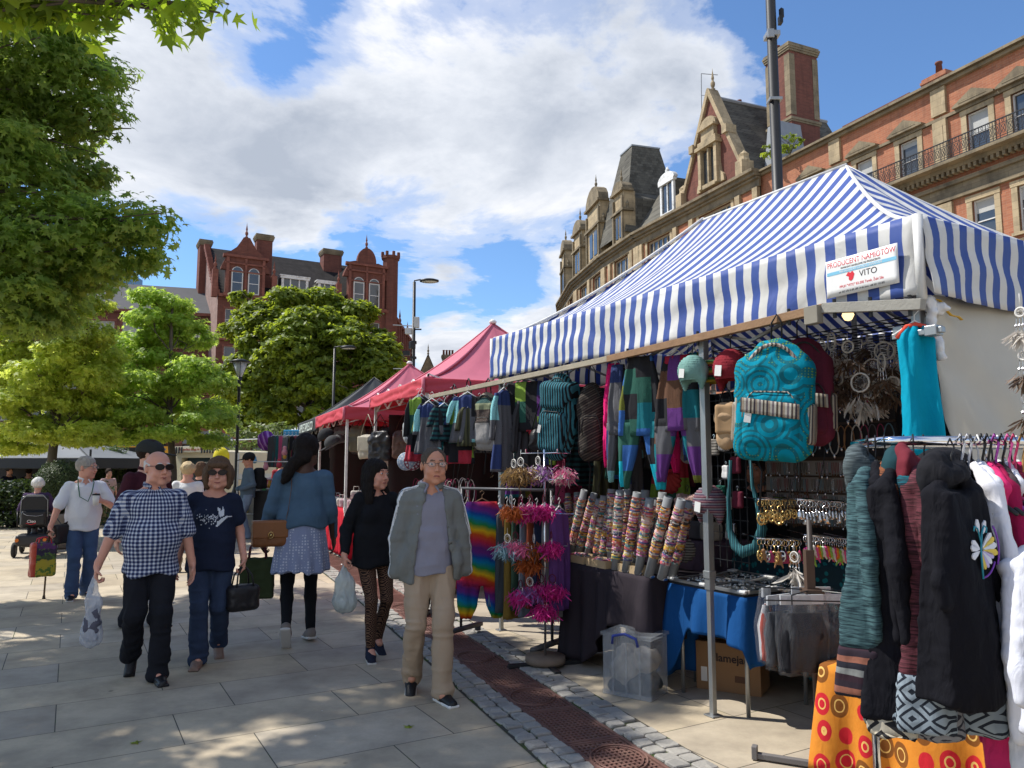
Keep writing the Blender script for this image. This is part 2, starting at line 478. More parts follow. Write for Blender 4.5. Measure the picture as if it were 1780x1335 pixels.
# ------------------------------------------------------------------ ground
PANG = math.radians(30)
def paving():
 q = N('sandstone_paving'); co = q.co()
 r = q.map(co,rot=(0,0,-PANG))
 w = q.noise(co,.35,2)
 b = q.brick(r,(0,0,0),(1,1,1),(.5,.5,.5),1.05,.62,.0035,.37,.2)
 tone = q.ramp(b[0],[(0,(.46,.375,.255)),(.45,(.53,.445,.315)),(.7,(.405,.35,.275)),(1,(.56,.48,.355))])
 st = q.noise(co,2.2,7,.65)
 c = q.mix(q.ramp(st,[(.40,(0,0,0)),(.72,(.7,)*3)]),tone,(.20,.165,.125))
 fine = q.noise(co,45,4,.7)
 c = q.mix(q.ramp(fine,[(.35,(0,0,0)),(.8,(.3,)*3)]),c,(.30,.27,.22))
 mc = q.mix(q.ramp(q.noise(co,3.5,3),[(.55,(0,0,0)),(.65,(1,)*3)]),(.075,.068,.055),(.06,.085,.025))
 c = q.mix(b[1],c,mc)
 spots = q.vor(co,4.3); c = q.mix(q.ramp(spots,[(.018,(1,)*3),(.03,(0,0,0))]),c,(.55,.52,.46)); c = q.mix(q.ramp(q.vor(q.map(co,loc=(3.3,1.7,0)),2.1),[(.022,(.8,)*3),(.045,(0,0,0))]),c,(.10,.09,.075))
 q.col(c).set(q.ramp(st,[(0,(.55,)*3),(1,(.85,)*3)]),spec=.25)
 q.bump(q.mth('SUBTRACT',1.0,b[1]),.6,.004); q.bump(fine,.12,.004); q.bump(w,.2,.02)
 return q.m
M_pave = paving()
g = MB()
def CH(Y,off):
 """point of the drain channel at depth Y, off metres to the right of its middle line"""
 x = .28-.40*(Y-5.19)-.0045*max(0,Y-8)**2
 sl = -.40-.009*max(0,Y-8); L = math.hypot(1,sl)
 return Vector((x+off/L,Y-off*sl/L,0))
YS =[-2+.5*i for i in range(70)]
left =[CH(y,-.19) for y in YS]; right =[CH(y,.19) for y in YS]
n = len(YS)
g.add([(p.x,p.y,0) for p in left]+[(-400,p.y,0) for p in left],[(i,i+1,n+i+1,n+i) for i in range(n-1)])
g.add([(p.x,p.y,0) for p in right]+[(400,p.y,0) for p in right],[(i+1,i,n+i,n+i+1) for i in range(n-1)])
e0,e1,s0,s1 = left[-1],right[-1],left[0],right[0]
g.add([(-400,e0.y,0),(e0.x,e0.y,0),(e1.x,e1.y,0),(400,e1.y,0),(400,600,0),(-400,600,0)],[(0,1,2,3,4,5)])
g.add([(-400,-60,0),(400,-60,0),(400,s1.y,0),(s1.x,s1.y,0),(s0.x,s0.y,0),(-400,s0.y,0)],[(0,1,2,3,4,5)])
tag(g.build('ground',M_pave),kind='structure')
t = MB()
for i in range(n-1):
 a,b,c,d = left[i],left[i+1],right[i+1],right[i]
 t.add([(a.x,a.y,-.12),(d.x,d.y,-.12),(c.x,c.y,-.12),(b.x,b.y,-.12)],[(0,1,2,3)])
 t.add([(a.x,a.y,0),(a.x,a.y,-.12),(b.x,b.y,-.12),(b.x,b.y,0)],[(0,1,2,3)])
 t.add([(d.x,d.y,0),(c.x,c.y,0),(c.x,c.y,-.12),(d.x,d.y,-.12)],[(0,1,2,3)])
tag(t.build('drain_channel',mat('trench_dirt',(.03,.026,.022),.95)),kind='structure')
M_iron = mat('rusty_iron',(.19,.10,.08),.6,.3,20,.3,90,metal=.25,dirt=((.22,.13,.10),9))
t = MB()
def strip(y0,y1,o0,o1,z0,z1,m=0,tb=t):
 a,b,c,d = CH(y0,o0),CH(y0,o1),CH(y1,o1),CH(y1,o0)
 vs =[(p.x,p.y,z0) for p in (a,b,c,d)]+[(p.x,p.y,z1) for p in (a,b,c,d)]
 tb.add(vs,[(4,5,6,7),(0,1,5,4),(1,2,6,5),(2,3,7,6),(3,0,4,7)],m)
pl_ = .56; y = 3.0; k = 0
while y<15:
 y1 = y+pl_; disk =(k%2==0)
 for o0,o1 in ((-.186,-.165),(.165,.186)):
  strip(y,y1,o0,o1,-.02,.005)
 strip(y+.002,y+.022,-.164,.164,-.02,.004); strip(y1-.022,y1-.002,-.164,.164,-.02,.004)
 if y<9:
  nb = 15
  for i in range(nb):
   yy = y+.03+(pl_-.06)*i/(nb-1); strip(yy-.007,yy+.007,-.16,.16,-.018,.001)
  for i in range(11):
   o = -.15+.03*i; strip(y+.024,y1-.024,o-.006,o+.006,-.018,.0)
 else:
  for i in range(8):
   yy = y+.04+(pl_-.08)*i/7; strip(yy-.015,yy+.015,-.16,.16,-.018,.001)
 if disk and y<9:
  c = CH(y+pl_/2,0)
  for rr,w in ((.158,.007),(.135,.004)):
   t.tube([(c.x+rr*math.cos(a*PI/16),c.y+rr*math.sin(a*PI/16)*1.25,.004) for a in range(32)],w,5,0,closed=True)
 y = y1+.004; k+=1
tag(t.build('drain_grating',M_iron),kind='structure')
q = N('granite_setts'); co = q.co()
v = q.vor(co,9,out='Color')
cc = q.mix(q.noise(co,60,4,.7),(.16,.155,.145),(.42,.40,.36)); cc = q.mix(.45,cc,q.ramp(q.xyz(v)[0],[(0,(.20,.19,.175)),(.5,(.34,.32,.28)),(1,(.46,.43,.37))]))
q.col(cc).set(.75,spec=.3); q.bump(q.noise(co,35,5,.7),.6,.012); M_sett = q.m
q = N('sett_joint'); co = q.co(); q.col(q.mix(q.ramp(q.noise(co,5,4),[(.5,(0,0,0)),(.62,(1,)*3)]),(.075,.068,.058),(.06,.09,.025))).set(.95,spec=.1); q.bump(q.noise(co,80),.5,.01); M_joint = q.m
t = MB(); rnd = random.Random(5)
for side in (-1,1):
 y = 2.6
 while y<14.5:
  step = .105+rnd.uniform(-.008,.012)
  for j in range(2):
   w0 = .192+j*.117+rnd.uniform(-.004,.004); w1 = w0+.108+rnd.uniform(-.006,.004)
   sh =(j*.05+rnd.uniform(-.008,.008))
   y0,y1 = y+sh,y+step-.012+sh
   cs =[CH(y0,side*w0),CH(y0,side*w1),CH(y1,side*w1),CH(y1,side*w0)]
   if side<0:cs = cs[::-1]
   c = sum(cs,Vector())/4; h = .012+rnd.uniform(0,.012)
   vs =[]
   jit =[Vector((rnd.uniform(-.008,.008),rnd.uniform(-.008,.008),0)) for _ in range(4)]
   for kk,zz in ((1,.001),(.985,h*.7),(.90,h)):
    for a in range(4):
     p = c+(cs[a]+jit[a]-c)*kk
     nx = c+(cs[(a+1)%4]+jit[(a+1)%4]-c)*kk
     vs.append(p*.90+nx*.10+Vector((0,0,zz+rnd.uniform(-.002,.002)))); vs.append(p*.10+nx*.90+Vector((0,0,zz+rnd.uniform(-.002,.002))))
   fs =[tuple(range(16,24))]
   for lv in range(2):
    for a in range(8):fs.append((lv*8+a,lv*8+(a+1)%8,lv*8+8+(a+1)%8,lv*8+8+a))
   t.add(vs,fs)
  y+=step
tag(t.build('cobble_setts',M_sett,smooth=False),kind='structure')
t = MB()
for i in range(9,n-12):
 for o0,o1 in ((-.435,-.19),(.19,.435)):
  a,b,c,d = CH(YS[i],o0),CH(YS[i],o1),CH(YS[i+1],o1),CH(YS[i+1],o0)
  t.add([(p.x,p.y,.004) for p in (a,b,c,d)],[(0,1,2,3)])
tag(t.build('cobble_bed',M_joint),kind='structure')
# ------------------------------------------------------------------ market tents
def striped_awning():
 q = N('striped_awning'); uv = q.n('ShaderNodeUVMap').outputs[0]
 x,y,z = q.xyz(uv)
 f = q.mth('FRACT',q.mth('DIVIDE',x,.135))
 st = q.mth('GREATER_THAN',f,.5)
 co = q.co()
 white = q.mix(q.ramp(q.noise(co,1.3,6,.65),[(.4,(0,)*3),(.75,(1,)*3)]),(.80,.80,.79),(.60,.59,.55))
 blue = q.mix(q.noise(co,4,4),(.055,.105,.36),(.075,.13,.42))
 c = q.mix(st,white,blue)
 q.col(c).set(.55,spec=.3)
 q.bump(q.noise(q.map(co,scale=(1,1,.6)),5,3,.5,dist=.8),.45,.035); q.bump(q.noise(co,1.6,3),.4,.08)
 q.transl(c,.30); return q.m
def plain_awning(name,c,tr=.25,var=.1):
 q = N(name); co = q.co()
 cc = q.mix(q.noise(co,2.2,5,.6),dk(c,1-var),dk(c,1+var))
 q.col(cc).set(.6,spec=.25); q.bump(q.noise(q.map(co,scale=(1,1,.6)),4,3,.5,dist=.5),.3,.03)
 q.transl(cc,tr); return q.m
M_str = striped_awning()
M_piping = mat('white_piping',(.62,.62,.61),.6,.08)
M_pink = plain_awning('faded_pink_canvas',(.66,.20,.27),.3)
M_red = plain_awning('red_canvas',(.64,.09,.12),.3)
M_blk = plain_awning('black_canvas',(.05,.053,.056),.12)
M_wht = plain_awning('white_canvas',(.66,.66,.65),.35)
M_grycan = plain_awning('grey_canvas',(.22,.23,.235),.2)
def grid_mesh(name,m,parent,faces,th=.003):
 """faces: list of (fn(u,v)->(pos,uv), nu, nv); each is a cloth panel with its UVs"""
 V,Fq,UV,MI =[],[],[],[]
 for fn,nu,nv,mi in faces:
  b = len(V)
  for j in range(nv+1):
   for i in range(nu+1):
    p,t = fn(i/nu,j/nv); V.append(p); UV.append(t)
  for j in range(nv):
   for i in range(nu):
    a = b+j*(nu+1)+i; Fq.append((a,a+1,a+nu+2,a+nu+1)); MI.append(mi)
 o = mk(name,V,Fq,m,parent,MI)
 uv = o.data.uv_layers.new(name='UVMap')
 li = np.array([l.vertex_index for l in o.data.loops])
 uv.data.foreach_set('uv',np.array(UV,dtype=np.float32)[li].ravel())
 md = o.modifiers.new('thickness','SOLIDIFY'); md.thickness = th; md.offset = 0
 return o
def tent(name,label,cat,A,d,p,L,D,zt,zv,rise,mats,group=None,wave=.022,zfar=0.0,ripple=True,legs=((0,0),(1,0),(0,1),(1,1)),cap=True,legm=None,seed=0,mi_val=0,legw=.042,sag=1.5):
 """hip-roofed market tent; A: near street corner (z=0), d: along the street, p: into the stall"""
 T = thing(name,label,cat,A,0,group)
 hd = D/2; r0,r1 = hd,max(L-hd,hd+.001)
 def base(s,t): return d*s+p*t
 def zz(s): return zt+zfar*s/L
 def roof(which):
  def fn(u,v):
   zr = rise*(v**sag)
   pf = math.sin(v*PI)*(.034*n1(u*5+which*5+seed,2)+.010*n1(u*17+v*4+which*3,6))
   if which==0:s = v*r0+(u)*((L-(L-r1)*v)-v*r0); q = base(s,v*hd); uvx = s
   elif which==1:s = v*r0+(1-u)*((L-(L-r1)*v)-v*r0); q = base(s,D-v*hd); uvx = s+.03
   elif which==2:t = D-v*hd-u*(D-2*v*hd); q = base(v*r0,t); uvx = t+.05; s = v*r0
   else:t = v*hd+u*(D-2*v*hd); s = L-v*(L-r1); q = base(s,t); uvx = t+.05
   return Vector((q.x,q.y,zz(s)+zr+pf)),(uvx,v)
  return fn
 fcs =[(roof(0),60,22,0),(roof(1),60,22,0),(roof(2),44,22,0),(roof(3),44,22,0)]
 grid_mesh('roof',mats[0],T,fcs)
 def val(side):
  n_ ={0:-p,1:p,2:-d,3:d}[side]; LL = L if side<2 else D
  def fn(u,v):
   s = u*LL
   if side==0:q = base(s,0); ss = s
   elif side==1:q = base(s,D); ss = s
   elif side==2:q = base(0,s); ss = 0
   else:q = base(L,s); ss = L
   w = 0
   if ripple:w = wave*(n1(s*3.1+seed,side+1)+.55*n1(s*8.3+seed,side+7))*(v**.7)*1.5+.012*math.sin(v*9+n1(s*2,4)*3)*(1-abs(2*v-1))
   q = q+n_*(w+.012+.02*v)
   return Vector((q.x,q.y,zz(ss)+.01-v*(zt-zv)-.012*n1(s*1.7+seed,11)*v)),(s,v)
  return fn
 for sd in range(4):
  grid_mesh('valance',mats[1],T,[(val(sd),90 if sd<2 else 60,10,0)])
 mb = MB()
 def hip(s0,t0,s1):
  pts =[]
  for i in range(13):
   v = i/12; a = base(s0+(s1-s0)*v,t0+(hd-t0)*v); pts.append(Vector((a.x,a.y,zz(s0)+rise*(v**sag)+.006)))
  mb.tube(pts,.014,6)
 hip(0,0,r0); hip(0,D,r0); hip(L,0,r1); hip(L,D,r1)
 a,b = base(r0,hd),base(r1,hd)
 if r1-r0>.1:mb.tube([(a.x,a.y,zz(r0)+rise+.006),(b.x,b.y,zz(r1)+rise+.006)],.013,6)
 for c in ((0,0),(L,0),(0,D),(L,D)):
  q = base(*c); o =(-p if c[1]==0 else p)*.012+(-d if c[0]==0 else d)*.012
  q = q+o; mb.box((q.x,q.y,(zz(c[0])+zv)/2+zz(c[0])/2-zt/2),(.035,.035,zt-zv+.01),R=rotm(rz=math.atan2(d.y,d.x)))
 mb.build('piping',mats[2],T,smooth=True)
 if cap:
  q = base(r0,hd); k = MB(); k.lathe([(0,.0),(.05,.0),(.06,.03),(.03,.06),(0,.065)],(q.x,q.y,zz(r0)+rise),12); k.build('cap',M_white,T,True)
 lm = legm or M_white
 for (i,j) in legs:
  q = base(.06+(L-.12)*i,.06+(D-.12)*j)
  m = MB(); Rz = rotm(rz=math.atan2(d.y,d.x))
  m.box((q.x,q.y,.62),(legw*.72,legw*.72,1.24),R=Rz); m.box((q.x,q.y,1.66),(legw,legw,zv-.82+.1),R=Rz); m.box((q.x,q.y,.005),(.09,.09,.01),R=Rz)
  m.box((q.x,q.y,.9),(legw+.012,legw+.012,.05),R=Rz)
  m.build('leg',lm,T,bevel=.004)
 def scissor(q0,q1,nb,zlo,zhi):
  m = MB()
  for i in range(nb):
   a = q0.lerp(q1,i/nb); b = q0.lerp(q1,(i+1)/nb)
   for (z0,z1) in ((zlo,zhi),(zhi,zlo)):
    m.tube([(a.x,a.y,z0),(b.x,b.y,z1)],.013,4)
  m.tube([(q0.x,q0.y,zlo),(q0.x,q0.y,zhi)],.015,4)
  m.build('truss',lm,T)
 i_ = .08
 scissor(base(i_,i_),base(L-i_,i_),4,zv-.03,zv+.26); scissor(base(i_,D-i_),base(L-i_,D-i_),4,zv-.03,zv+.26)
 scissor(base(i_,i_),base(i_,D-i_),3,zv-.03,zv+.26); scissor(base(L-i_,i_),base(L-i_,D-i_),3,zv-.03,zv+.26)
 m = MB(); a = base(r0,hd); m.tube([(a.x,a.y,zv-.1),(a.x,a.y,zz(r0)+rise-.02)],.02,6)
 for c in (base(i_,hd),base(r0,i_),base(r0,D-i_)):m.tube([(a.x,a.y,zv+.5),(c.x,c.y,zv+.12)],.013,4)
 m.build('centre_post',lm,T)
 return T
T1 = tent('market_tent','blue and white striped market tent over the nearest stall','tent',A0,DIR,PER,4.6,3.0,2.86,2.44,1.08,(M_str,M_str,M_piping),zfar=.05,legs=((.345,0),(0,0),(1,0),(0,1),(1,1)),cap=False,legm=M_steel,legw=.05,sag=1.35)
lb = MB(); LBR = FRONTROT
lc = A0+DIR*.29-PER*.055
lab = thing('tmp','x','x'); bpy.data.objects.remove(lab)
panel = MB().sheet(lambda u,v:Vector(((u-.5)*.58,0,(.5-v)*.245)),16,5,.003).build('maker_label',mat('label_white',(.74,.74,.73),.45,.04),T1,True)
panel.location =(lc-A0)+Vector((0,0,2.635)); panel.rotation_euler =(0,0,FRONTROT); panel.scale =(.74,1,.84)
M_lblue = mat('label_blue',(.20,.48,.66),.5,.05); M_lblk = mat('label_black',(.03,.03,.035),.5,.05)
def ltext(s,size,m,x,z,sq=1,bold=False):
 o = text_mesh('lettering',s,size,m,panel,(x,-.0007,z),(PI/2,0,0),.0003,squash=sq,bold=bold); return o
ltext('PRODUCENT NAMIOTÓW',.050,M_lred,0,.088,.92)
ltext('PAWILONY HANDLOWE OD PRODUCENTA',.017,M_lblk,0,.056,.95)
b = MB(); b.box((0,-.0006,.033),(.56,.001,.022)); b.build('band',M_lblue,panel)
o = ltext('WIELOSEZONOWE EKSPANDER SEGMENTOWE',.018,mat('label_white2',(.8,.8,.8),.5,0),0,.033,.9); o.location.y = -.0016
ltext('VITO',.055,M_lblk,.06,-.010,1.15)
b = MB(); b.prism([(-.12,.0),(-.10,.02),(-.08,.012),(-.065,.022),(-.05,.0),(-.062,-.03),(-.08,-.042),(-.098,-.03),(-.095,-.012)],-.001,fn=lambda x,y,z:(x,y-.0004,z)); b.build('emblem',M_lred,panel)
ltext('PPUH "VITO" 83-200 Turek, Żuki 56a',.024,M_lred,-.0,-.066,.95)
ltext('tel. 063 278 10 80, 289 14 60, kom. +48 501 193 805',.019,M_lblk,0,-.1,.9)
def beam(name,label,a,b,w,h,m,ends=()):
 t_ = thing(name,label,'beam',a); v = Vector(b)-Vector(a)
 ang = math.atan2(v.y,v.x); el = math.atan2(v.z,math.hypot(v.x,v.y))
 R = rotm(rz=ang)@rotm(ry=-el)
 m_ = MB(); m_.box(v/2,(v.length,w,h),R=R); m_.build('bar',m,t_,bevel=.003)
 k = MB()
 for e in (.12,.5,.88):k.tube([v*e+Vector((0,0,-h)),v*e+Vector((0,0,h*.9))],.01,6)
 k.build('bolt',M_black,t_); return t_
a,b = FR(1432,536,-.07),FR(1605,529,-.07)
beam('hanging_beam','grey painted beam end under the striped awning beside the maker label',a,b,.045,.055,mat('weathered_grey_wood',(.27,.26,.23),.7,.2,9,.3))
c_ = FR(1058,624,-.07)
beam('hanging_beam','long brown wooden beam under the middle of the striped awning',c_,a+Vector((0,0,.0)),.04,.05,M_wood)
e_ = FR(748,690,-.07)
beam('hanging_beam','pale weathered beam reaching from the brown beam to the pink tent',e_,c_,.04,.045,mat('weathered_wood',(.33,.29,.22),.7,.25,11,.3))
b = MB(); p_ = FR(1414,548,-.10); b.box(p_,(.09,.05,.10),R=rotm(rz=math.atan2(DIR.y,DIR.x)))
tag(b.build('beam_joint',mat('bare_wood_block',(.24,.22,.18),.7,.2),bevel=.003),'square wooden joint block clamping the two beams together','block')
t_ = MB(); Rr = rotm(rz=math.atan2(DIR.y,DIR.x))
o = A0+PER*.35+DIR*.15
for i in range(15):a = o+DIR*(i*.12); b = a+PER*1.9; t_.tube([(a.x,a.y,2.44),(b.x,b.y,2.50)],.004,4)
for i in range(17):a = o+PER*(i*.12); b = a+DIR*1.7; t_.tube([(a.x,a.y,2.44+.06*i/16),(b.x,b.y,2.44+.06*i/16)],.004,4)
tag(t_.build('wire_mesh_panel',M_black),'black wire mesh ceiling grid hung under the striped awning','mesh panel')
qs = A0+PER*.10+DIR*.04
def side(u,v):
 a = qs+PER*(u*2.8); z = 2.47-v*2.30
 w = .06*n1(u*5+v*2,3)+.05*n1(v*6+u*9,8)+.04*math.sin(u*8+v*3)*v+.03*n1(u*14-v*11,6)
 a = a-DIR*(w+.02)-DIR*.06*math.sin(PI*v); return Vector((a.x,a.y,z+.03*math.sin(u*PI*3)*(1-v)))
M_tarp = plain_awning('white_tarpaulin',(.66,.63,.55),.35,.12)
tag(MB().sheet(side,50,40,.003).build('side_sheet',M_tarp,smooth=True),'creased white tarpaulin side sheet closing the near end of the striped tent','tarpaulin')
def backsh(u,v):
 a = A0+PER*2.86+DIR*(.1+u*4.4); a = a+PER*(.03*n1(u*9+v,5)); return Vector((a.x,a.y,2.46-v*2.4))
M_dkcurt = plain_awning('dark_curtain',(.016,.017,.02),.0)
tag(MB().sheet(backsh,40,10,.004).build('back_curtain',M_dkcurt,smooth=True),'black curtain closing the back of the striped tent','curtain')
def farsh(u,v):
 a = A0+DIR*4.5+PER*(.9+u*2.0); a = a+DIR*(.02*n1(u*9+v,6)); return Vector((a.x,a.y,2.46-v*2.0))
tag(MB().sheet(farsh,20,10,.004).build('end_curtain',M_dkcurt,smooth=True),'black curtain half closing the far end of the striped tent','curtain')
q = A0+Vector((0,0,2.40))
s = SDF((-.12,-.12,-.3),(.14,.12,.1),.008); s.cap((0,0,.03),(.02,0,-.06),.035,.02); s.ell((.05,.02,.0),(.06,.03,.035)); s.cap((0,0,-.05),(.04,0,-.24),.02,.03)
tag(sbuild(s,'plastic_wrap',mat('crumpled_plastic',(.62,.63,.65),.25,.1,9,.6,40),None,disp=lambda V:.012*vnoise(V,40),loc=q+PER*.06),'crumpled clear plastic taped round the corner post','plastic')
pts =[q+PER*(.09+.24*i/8)+Vector((0,0,.035-.09*(i/8)**2+.02*math.sin(i))) for i in range(9)]
tag(MB().tube(pts,.009,6,sq=.3).build('yellow_strap',mat('yellow_strap',(.65,.40,.04),.6),smooth=True),'yellow strap hanging loose at the tent corner','strap')
def bulb(loc,label,grp,name='light_bulb',r=.045,e=6):
 t_ = thing(name,label,'light bulb',loc,0,grp)
 q_ = _mc.get('bulb')
 if not q_:
  q_ = N('lit_bulb'); q_.col((.9,.6,.3)).set(.3,emit=(1,.70,.33),estr=1.6); q_ = q_.m; _mc['bulb'] = q_
 MB().lathe([(0,-r),(r*.6,-r*.8),(r,0),(r*.75,r*.7),(r*.4,r*1.2),(0,r*1.25)],n=14).build('globe',q_,t_,True)
 MB().lathe([(0,r*1.1),(r*.42,r*1.1),(r*.4,r*2),(0,r*2.05)],n=10).build('socket',M_blackplastic,t_,True); return t_
bulb(FR(1474,548,.25),'glowing warm bulb under the striped awning',None,r=.034)
D2 = Vector((-.387,.922,0)).normalized(); P2 = Vector((D2.y,-D2.x,0))
CA = P(737,660,9.37); CA.z = 0
tent('market_tent','faded pink tent, the nearest of the two pink ones, just beyond the striped tent','tent',CA,D2,P2,3.0,3.0,2.69,2.50,1.06,(M_pink,M_red,M_pink),'pink pop-up tents',seed=3,sag=1.45)
CB = P(599,706,12.6); CB.z = 0
tent('market_tent','faded pink tent, the farther of the two pink ones, in front of the black tent','tent',CB,D2,P2,3.0,3.0,2.58,2.36,.98,(M_pink,M_red,M_pink),'pink pop-up tents',seed=5,sag=1.45)
CC = Vector((-4.05,15.84,0))
TC = tent('market_tent','black pop-up tent with pale lettering on its valance','tent',CC,D2,P2,3.0,3.0,2.62,2.33,1.05,(M_blk,M_blk,M_blk),None,seed=8,cap=False,ripple=False,sag=1.3)
M_let = mat('pale_lettering',(.55,.62,.58),.6,.05)
d3 = D2*1.5-P2*.05
text_mesh('lettering','APPLETAPLE.CO',.26,M_let,TC,(d3.x,d3.y,2.46),(PI/2,0,math.atan2(D2.y,D2.x)-PI),.002,squash=1.15,bold=True)
CD = Vector((-5.35,19.4,0))
tent('market_tent','low white pop-up tent beyond the black tent','tent',CD,D2,P2,3.0,3.0,2.55,2.40,.5,(M_wht,M_wht,M_wht),None,seed=9,cap=False)
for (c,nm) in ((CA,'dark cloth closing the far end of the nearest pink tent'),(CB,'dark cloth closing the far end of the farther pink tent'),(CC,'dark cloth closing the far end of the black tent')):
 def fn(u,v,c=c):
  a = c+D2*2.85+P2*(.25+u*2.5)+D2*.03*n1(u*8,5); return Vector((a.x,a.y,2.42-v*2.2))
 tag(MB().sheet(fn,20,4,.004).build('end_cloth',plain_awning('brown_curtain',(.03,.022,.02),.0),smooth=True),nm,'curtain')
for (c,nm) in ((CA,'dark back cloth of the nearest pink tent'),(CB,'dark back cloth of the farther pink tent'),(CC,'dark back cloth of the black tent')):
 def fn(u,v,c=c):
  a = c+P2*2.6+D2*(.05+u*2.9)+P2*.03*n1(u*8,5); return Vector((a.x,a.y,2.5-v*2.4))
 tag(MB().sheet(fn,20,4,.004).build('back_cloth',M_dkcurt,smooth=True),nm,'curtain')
# ------------------------------------------------------------------ buildings
def brickmat(name,c1,c2,mort,bw=.24,bh=.08,dirt=(.25,.2,.17),da=.35):
 q = N(name); co = q.co(); x,y,z = q.xyz(co)
 v = q.vec(q.mth('ADD',x,y),z,0.0)
 b = q.brick(v,c1,c2,mort,bw,bh,.006,.5,.3)
 c = q.mix(q.ramp(q.noise(co,.5,5,.6),[(.4,(0,0,0)),(.8,(da,)*3)]),b[0],dirt)
 c = q.mix(q.ramp(q.noise(q.map(co,scale=(3,3,.3)),1.2,4),[(.5,(0,0,0)),(.8,(da,)*3)]),c,dk(dirt,.6))
 q.col(c).set(.85,spec=.2); q.bump(q.mth('SUBTRACT',1.0,b[1]),.5,.01); q.bump(q.noise(co,40,3),.2,.01)
 return q.m
def stonemat(name,c,dirt,da=.75,block=(.9,.38)):
 q = N(name); co = q.co(); x,y,z = q.xyz(co)
 v = q.vec(q.mth('ADD',x,y),z,0.0)
 b = q.brick(v,dk(c,.88),dk(c,1.12),dk(c,.55),block[0],block[1],.008,.5,.3)
 n = q.noise(q.map(co,scale=(1,1,.5)),1.1,6,.7)
 cc = q.mix(q.ramp(n,[(.45,(0,0,0)),(.72,(da,)*3)]),b[0],dirt)
 q.col(cc).set(.85,spec=.2); q.bump(q.mth('SUBTRACT',1.0,b[1]),.35,.01); q.bump(q.noise(co,9,5,.7),.35,.03)
 return q.m
def slatemat(name,c,rh=.25):
 q = N(name); co = q.co(); x,y,z = q.xyz(co)
 v = q.vec(q.mth('ADD',x,q.mth('MULTIPLY',y,.35)),z,0.0)
 b = q.brick(v,dk(c,.7),dk(c,1.35),dk(c,.35),.34,rh,.008,.5,.2)
 cc = q.mix(q.ramp(q.noise(co,.8,5,.65),[(.45,(0,0,0)),(.75,(.6,)*3)]),b[0],dk(c,1.7))
 q.col(cc).set(.85,spec=.15); q.bump(q.mth('SUBTRACT',1.0,b[1]),.6,.02); return q.m
M_bo = brickmat('orange_brick',(.43,.17,.09),(.33,.12,.065),(.40,.28,.20),.36,.12,(.22,.12,.08),.55)
M_br = brickmat('red_brick',(.195,.072,.052),(.145,.055,.042),(.14,.09,.07),.36,.12,(.10,.045,.035),.5)
M_bg = brickmat('weathered_pink_render',(.36,.25,.215),(.30,.20,.17),(.30,.22,.19),.6,.2,(.2,.14,.12),.7)
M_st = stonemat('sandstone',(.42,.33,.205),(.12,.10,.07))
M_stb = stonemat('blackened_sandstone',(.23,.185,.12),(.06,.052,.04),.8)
M_rst = stonemat('red_terracotta',(.225,.09,.066),(.09,.035,.028),.6,(.6,.3))
M_slate = slatemat('slate',(.10,.094,.078)); M_slated = slatemat('dark_slate',(.022,.019,.018))
q = N('window_glass'); co = q.co(); q.col(q.mix(q.noise(co,.6,2),(.02,.025,.03),(.07,.08,.09))).set(.05,spec=.9); q.bump(q.noise(co,.9,2),.04,.1); M_glass = q.m
M_blind = mat('net_curtain',(.42,.42,.40),.8,.15,2)
M_lead = mat('lead_sheet',(.26,.28,.30),.45,.15,2)
M_pot = mat('terracotta_pot',(.16,.06,.04),.8,.2)
class Part:
 """frame of a straight wall: local x along the wall, y into the building, z up"""
 def __init__(s,root,o,e):
  s.root = root; s.o = Vector((o[0],o[1],0)); s.rz = math.atan2(e[1],e[0])
 def put(s,mb,name,mats,parent=None,bevel=0,smooth=False):
  ob = mb.build(name,mats,s.root if parent is None else parent,smooth,bevel)
  if parent is None:ob.location = s.o; ob.rotation_euler =(0,0,s.rz)
  return ob
def holes_wall(mb,x0,x1,z0,z1,holes,y=0.0,dep=.22,m=0,thick=0.0):
 xs = sorted(set([x0,x1]+[v for h in holes for v in (h[0],h[1])])); zs = sorted(set([z0,z1]+[v for h in holes for v in (h[2],h[3])]))
 xs =[x for x in xs if x0-1e-6<=x<=x1+1e-6]; zs =[z for z in zs if z0-1e-6<=z<=z1+1e-6]
 for i in range(len(xs)-1):
  for j in range(len(zs)-1):
   cx,cz =(xs[i]+xs[i+1])/2,(zs[j]+zs[j+1])/2
   if any(h[0]<cx<h[1] and h[2]<cz<h[3] for h in holes):continue
   mb.add([(xs[i],y,zs[j]),(xs[i+1],y,zs[j]),(xs[i+1],y,zs[j+1]),(xs[i],y,zs[j+1])],[(0,1,2,3)],m)
 for a,b,c,d in holes:
  mb.add([(a,y,c),(b,y,c),(b,y,d),(a,y,d),(a,y+dep,c),(b,y+dep,c),(b,y+dep,d),(a,y+dep,d)],[(0,4,5,1),(1,5,6,2),(2,6,7,3),(3,7,4,0)],m)
